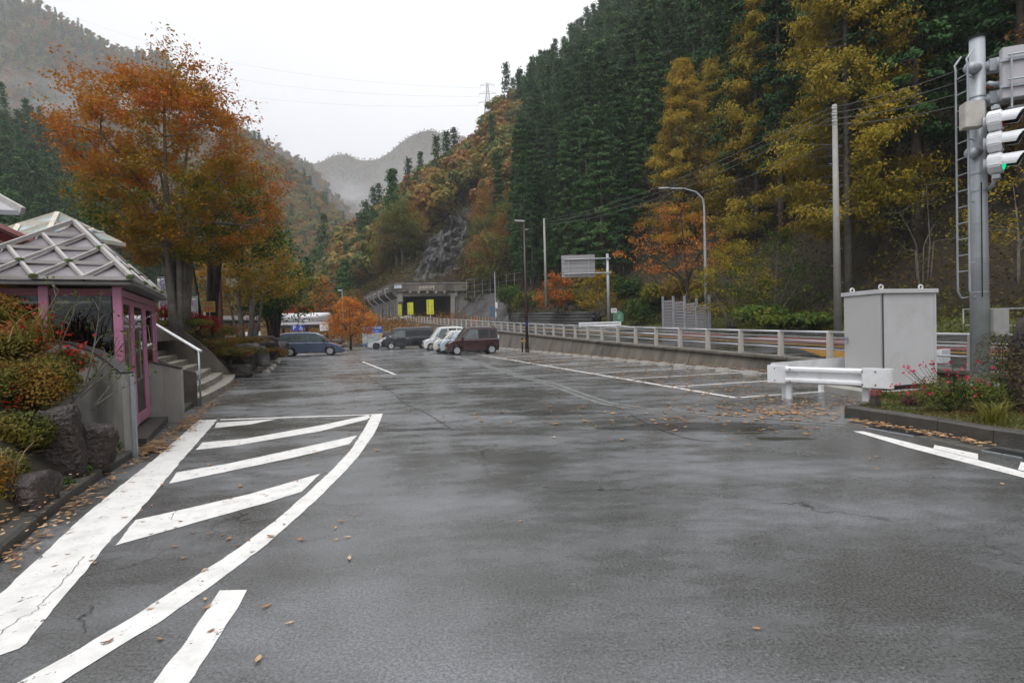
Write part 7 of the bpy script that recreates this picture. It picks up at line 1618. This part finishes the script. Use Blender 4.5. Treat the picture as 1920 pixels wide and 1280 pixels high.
def flag(px, py0, py1, w, D, chars, col, label, tcol):
    a, b = Q(px, py0, D), Q(px, py1, D); h_ = a.z-b.z; root = thing('banner_flag', label, 'banner', (a.x, D, b.z)); V = []
    for i in range(13):
        for j in range(5): x = -w/2+w*j/4; z = h_*i/12; V.append((x, .05*math.sin(z*3+x*2)*.5, z))
    me = MB().add(V, [(i*5+j, i*5+j+1, (i+1)*5+j+1, (i+1)*5+j) for i in range(12) for j in range(4)]).mesh('cloth', col, smooth=True); o = link('cloth', me, root); sm_ = o.modifiers.new('s', 'SOLIDIFY'); sm_.thickness = .006
    n_ = len(chars)
    for j, ch in enumerate(chars): text_mesh('lettering', ch, w*.82, tcol, root, (0, -.05, h_-(h_/n_)*(j+.5)), (R(90), 0, 0), .002)
    MB().tube([(w/2+.03, 0, -1.2), (w/2+.03, 0, h_+.12)], .014, 6).build('pole', M_gwhite, root); MB().tube([(w/2+.03, 0, h_+.05), (-w/2, 0, h_+.05)], .01, 5).build('top_rod', M_gwhite, root)
M_vio = mat('violet_print', (.10, .05, .28), .7); M_cloth = mat('white_cloth', (.60, .59, .62), .8, var=.04)
flag(305, 522, 596, .42, 22.5, 'とうふ豆腐', M_cloth, 'white banner with violet brush lettering beside the shelter roof', M_vio)
flag(361, 559, 600, .34, 23.5, '花花', M_cloth, 'white and violet banner between the zelkova stems', mat('bright_violet', (.32, .12, .48), .7))
wq = Q(399, 590, 34); wv = thing('white_signboard', 'narrow white standing board behind the yellow sign', 'sign', wq); MB().box((0, 0, .2), (.28, .06, 1.6)).build('board', M_sw, wv); MB().box((-.3, .1, -.1), (.2, .05, .9)).build('side_board', mat('teal_board', (.08, .2, .2), .6), wv)
rq = Q(384, 600, 24.5); rw = thing('banner_flag', 'slim red banner with white top beside the dark stems', 'banner', rq); MB().box((0, 0, -.1), (.10, .02, .62)).build('cloth', mat('red_cloth', (.45, .03, .02), .7), rw); MB().box((0, 0, .3), (.10, .02, .18)).build('cloth_top', M_sw, rw)
vq = Q(482, 640, 58); vv = thing('white_screen', 'white low screen and kiosk seen between trunks at the plaza end', 'screen', (vq.x, vq.y, 1.0)); MB().box((.3, 0, .6), (1.9, .3, .95)).build('panel', mat('cream_panel', (.6, .58, .5), .6), vv); MB().box((-1.0, 0, .6), (.6, .3, .9)).build('side_panel', M_sw, vv)
tq = Q(476, 640, 50); tpp = thing('bollard', 'turquoise post standing before the white screen', 'bollard', (tq.x, tq.y, 1.2)); MB().tube([(0, 0, 0), (0, 0, .95)], .09, 10).build('tube', mat('turquoise_paint', (.02, .25, .33), .4), tpp); MB().lathe([(.09, .95), (.05, 1.0)], 10).build('cap', mat('turquoise_paint', (.02, .25, .33), .4), tpp)
for k, (x_, y_, D2, hh_) in enumerate(((644, 548, 90, 7.5), (681, 556, 100, 5))): q = Q(x_, 620, D2); t = thing('lamp_pole', ['slender lamp pole left of the lone cedar', 'short lamp pole by the end of the gallery'][k], 'street lamp', (q.x, q.y, q.z-1)); MB().tube([(0, 0, 0), (0, 0, hh_)], .07, 7).build('pole_shaft', M_steel, t); MB().box((-.3, 0, hh_), (.7, .2, .12)).build('lamp_head', M_gwhite, t)
# white guard rail under the gallery
gw = thing('guard_rail', 'white guard rail along the foot of the gallery', 'guard rail'); a, b = Q(766, 598.5, 96), Q(694, 597.5, 122); 
for i in range(7): p = a.lerp(b, i/6); MB().box((p.x, p.y, p.z-.4), (.12, .12, 1.0)).build('post', M_gwhite, gw)
for i in range(6): wbeam(gw, a.lerp(b, i/6).to_2d().to_3d(), a.lerp(b, (i+1)/6).to_2d().to_3d(), (a.z+b.z)/2, .42)
# low wall with rocks right of the canopy
for k, (x_, y_, w_) in enumerate(((632, 640, 1.5), (650, 645, 1.2), (725, 625, 1.6), (712, 634, 1.1), (590, 628, 1.4))):
    q = Q(x_, y_, 66); boulder('boulder', (q.x, q.y, q.z-.2), (w_, .9, .9), ['grey brown boulder left of the orange tree trunk', 'boulder behind the orange tree trunk', 'boulder on the slope above the black van', 'boulder between the map board and the black van', 'boulder under the white notice board'][k], M_boulderg if k % 2 else M_boulder, 60+k, sub=2)

# ------------------------------------------------------------------ fallen leaves
G_DRY = leaf_mat('fallen_leaf', [(.10, .04, .03), (.24, .12, .06), (.42, .25, .13), (.56, .39, .22), (.66, .50, .32)], transl=.15)
def leafvar(seed):
    g = random.Random(seed); n_ = 6; V, Fc = [], []; L_ = .5; W_ = g.uniform(.17, .26); cu = g.uniform(.1, .45)
    for i in range(n_+1):
        f = i/n_; w = W_*math.sin(math.pi*min(1, f*.92+.04))**.8*(1.15-f*.4)
        for j in (-1, 0, 1): V.append(((f-.5)*L_*2, j*w, cu*.35*((f-.5)*2)**2+abs(j)*.10*g.uniform(.4, 1.6)*w*4+.02))
    for i in range(n_):
        for j in range(2): a = i*3+j; Fc.append((a, a+3, a+4, a+1))
    b_ = len(V); V += [(.5, .012, .1), (.72, 0, .14), (.5, -.012, .1)]; Fc.append((b_, b_+1, b_+2))
    me = bpy.data.meshes.new('fallen_leaf'); me.from_pydata(V, [], Fc); at = me.attributes.new('tint', 'FLOAT', 'FACE'); at.data.foreach_set('value', [g.uniform(.2, .9)]*len(Fc)); me.materials.append(G_DRY); me.shade_smooth(); return me
LV = [leafvar(i) for i in range(8)]
def put_leaf(p, s, lab, grp, z=.006):
    o = link('fallen_leaf', rnd.choice(LV), None, (p.x, p.y, z), rz=rnd.uniform(0, 6.28)); o.scale = (s, s, s*.9); o.rotation_euler.x = rnd.gauss(0, .15); tag(o, lab, 'leaf', grp)
near = [(1180, 965+210), (300*1, 1200), (395, 1185), (385, 1125), (127, 1040), (102, 1062), (172, 1052), (178, 1057), (48, 1030), (205, 905), (283, 1002), (418, 1004), (467, 1014), (558, 902), (630, 1013), (975, 978), (1418, 1180), (338, 978), (362, 1000), (282, 1143), (432, 936), (500, 930), (250, 905), (545, 870), (1880, 908), (1645, 880), (1632, 848), (1700, 872), (1768, 868)]
for x_, y_ in near[1:]:
    wh = 'on the far right asphalt by the white edge line' if x_ > 1500 else 'alone on the open asphalt' if x_ > 700 else 'between the white hatch stripes' if 270 < x_ < 560 and y_ < 1010 else 'on the broad white band' if x_ < 230 and y_ < 1100 else 'by the short white dash' if x_ > 330 and y_ > 1090 else 'beside the curved white line'
    put_leaf(P(x_, y_), .042, 'curled brown leaf '+wh, 'scattered leaves on the near asphalt')
kpl = resample([P(-10, 1062), P(60, 1006), P(125, 951), P(190, 903), P(249, 862)], 60)
for _ in range(170):
    p = rnd.choice(kpl); q = Vector((p.x+abs(rnd.gauss(0, .11)), p.y+rnd.gauss(0, .07), 0)); put_leaf(q, rnd.uniform(.045, .075), 'curled brown leaf in the drift along the left kerb', 'leaf drift along the left kerb', z=.008+rnd.random()*.03)
kpl2 = resample([P(262, 852), P(290, 830), P(345, 795), P(375, 768), P(440, 714)], 60)
def litter(name, gen, n, s):
    pts, sc, ix = [], [], []
    for _ in range(n): p = gen(); pts.append(p); sc.append(s*rnd.uniform(.6, 1.3)); ix.append(rnd.randrange(8))
    o = scatter_obj(name, pts, sc, ix, LSRC); return o
LSRC = [o for o in C.objects if o.name.startswith('fallen_leaf')]; seen = {}; 
for o in LSRC: seen.setdefault(o.data.name, o)
LSRC = list(seen.values())
def g1():
    p = rnd.choice(kpl2); return (p.x+abs(rnd.gauss(0, .16))-.03, p.y+rnd.gauss(0, .15), .01+rnd.random()*.03)
litter('fallen_leaves', g1, 700, .08)
def g2():
    p = A0+px_*rnd.uniform(-.5, 5)+ax*(rnd.random()**1.3*34-2.2); d_ = rnd.gauss(0, .2); return (p.x+d_, p.y, .008)
litter('fallen_leaves', g2, 2300, .10)
def g3():
    p = A0+px_*(4.85+rnd.gauss(0, .12))+ax*(rnd.random()*40-3); return (p.x, p.y, .01+rnd.random()*.04)
litter('fallen_leaves', g3, 1300, .09)
cen = P(1500, 780)
def g4(): 
    r_ = abs(rnd.gauss(0, 2.3)); a = rnd.uniform(0, 6.28); return (cen.x-.2+math.cos(a)*r_*1.3, cen.y+.3+math.sin(a)*r_*.5, .009)
litter('fallen_leaves', g4, 420, .10)
def g5():
    p = gp[rnd.randrange(1, 5)].lerp(gp[rnd.randrange(1, 5)], rnd.random()); return (p.x+.12+rnd.gauss(0, .07), p.y+.08+rnd.gauss(0, .07), .02+rnd.random()*.02)
litter('fallen_leaves', g5, 150, .09)
def g6(): p = P(rnd.uniform(200, 700), 1280-rnd.random()**.45*(1280-800)); return (p.x, p.y, .008)
litter('fallen_leaves', g6, 45, .06)
def g7():
    p = P(690+rnd.gauss(0, 18), 700+rnd.gauss(0, 10)); return (p.x, p.y, .008)
litter('fallen_leaves', g7, 130, .09)
kpl3 = resample([P(440, 706), P(455, 697), P(487, 681), P(507, 668)], 40)
def g8():
    p = rnd.choice(kpl3); return (p.x+rnd.gauss(0, .3), p.y+rnd.gauss(0, .3), .05+rnd.random()*.12)
litter('fallen_leaves', g8, 1400, .07)
def g9():
    p = rnd.choice(kpl); return (p.x-abs(rnd.gauss(.25, .2)), p.y+rnd.gauss(0, .2)+.1, .14+rnd.random()*.06)
litter('fallen_leaves', g9, 160, .05)
# ------------------------------------------------------------------ haze over the whole valley
hz = MB().box((0, 640, 206), (3400, 2700, 416)); ho = hz.build('haze', M_black); ho['kind'] = 'stuff'
hm = bpy.data.materials.new('valley_air'); hm.use_nodes = True; hn = hm.node_tree; hn.nodes.clear()
pv = hn.nodes.new('ShaderNodeVolumePrincipled'); pv.inputs['Color'].default_value = (.93, .95, 1, 1); pv.inputs['Density'].default_value = .00036; pv.inputs['Anisotropy'].default_value = .0
oo = hn.nodes.new('ShaderNodeOutputMaterial'); hn.links.new(pv.outputs[0], oo.inputs['Volume']); ho.data.materials.clear(); ho.data.materials.append(hm)

# low cloud clinging to the slope of the misty mountain
def mist(c, d, dens, seed):
    bm = bmesh.new(); bmesh.ops.create_icosphere(bm, subdivisions=3, radius=1)
    me = bpy.data.meshes.new('mist_cloud'); bm.to_mesh(me); bm.free(); o = link('mist_cloud', me, None, c); o.scale = d; o['kind'] = 'stuff'
    m = bpy.data.materials.new('mist_air'); m.use_nodes = True; nt = m.node_tree; nt.nodes.clear(); N = nt.nodes.new; K = nt.links.new
    v = N('ShaderNodeVolumePrincipled'); v.inputs['Color'].default_value = (.95, .96, 1, 1); v.inputs['Anisotropy'].default_value = 0
    t = N('ShaderNodeTexCoord'); ln = N('ShaderNodeVectorMath'); ln.operation = 'LENGTH'; K(t.outputs['Object'], ln.inputs[0])
    mr = N('ShaderNodeMapRange'); mr.inputs['From Min'].default_value = 1; mr.inputs['From Max'].default_value = .15; mr.inputs['To Min'].default_value = 0; mr.inputs['To Max'].default_value = 1; mr.interpolation_type = 'SMOOTHSTEP'; K(ln.outputs['Value'], mr.inputs['Value'])
    n = N('ShaderNodeTexNoise'); n.inputs['Scale'].default_value = 1.7; n.inputs['Detail'].default_value = 3; mp = N('ShaderNodeMapping'); mp.inputs['Location'].default_value = (seed, 0, 0); K(t.outputs['Object'], mp.inputs[0]); K(mp.outputs[0], n.inputs['Vector'])
    r = N('ShaderNodeMapRange'); r.inputs['From Min'].default_value = .40; r.inputs['From Max'].default_value = .68; K(n.outputs[0], r.inputs['Value'])
    mu = N('ShaderNodeMath'); mu.operation = 'MULTIPLY'; K(mr.outputs[0], mu.inputs[0]); K(r.outputs[0], mu.inputs[1]); m2 = N('ShaderNodeMath'); m2.operation = 'MULTIPLY'; m2.inputs[1].default_value = dens; K(mu.outputs[0], m2.inputs[0])
    K(m2.outputs[0], v.inputs['Density']); oo = N('ShaderNodeOutputMaterial'); K(v.outputs[0], oo.inputs['Volume']); me.materials.append(m)
mist(Q(130, 190, 560), (230, 60, 34), .012, 3)
mist(Q(410, 250, 560), (110, 60, 40), .012, 8)
mist(Q(655, 365, 900), (60, 60, 34), .014, 12)
mist(Q(760, 330, 1000), (120, 60, 40), .003, 15)
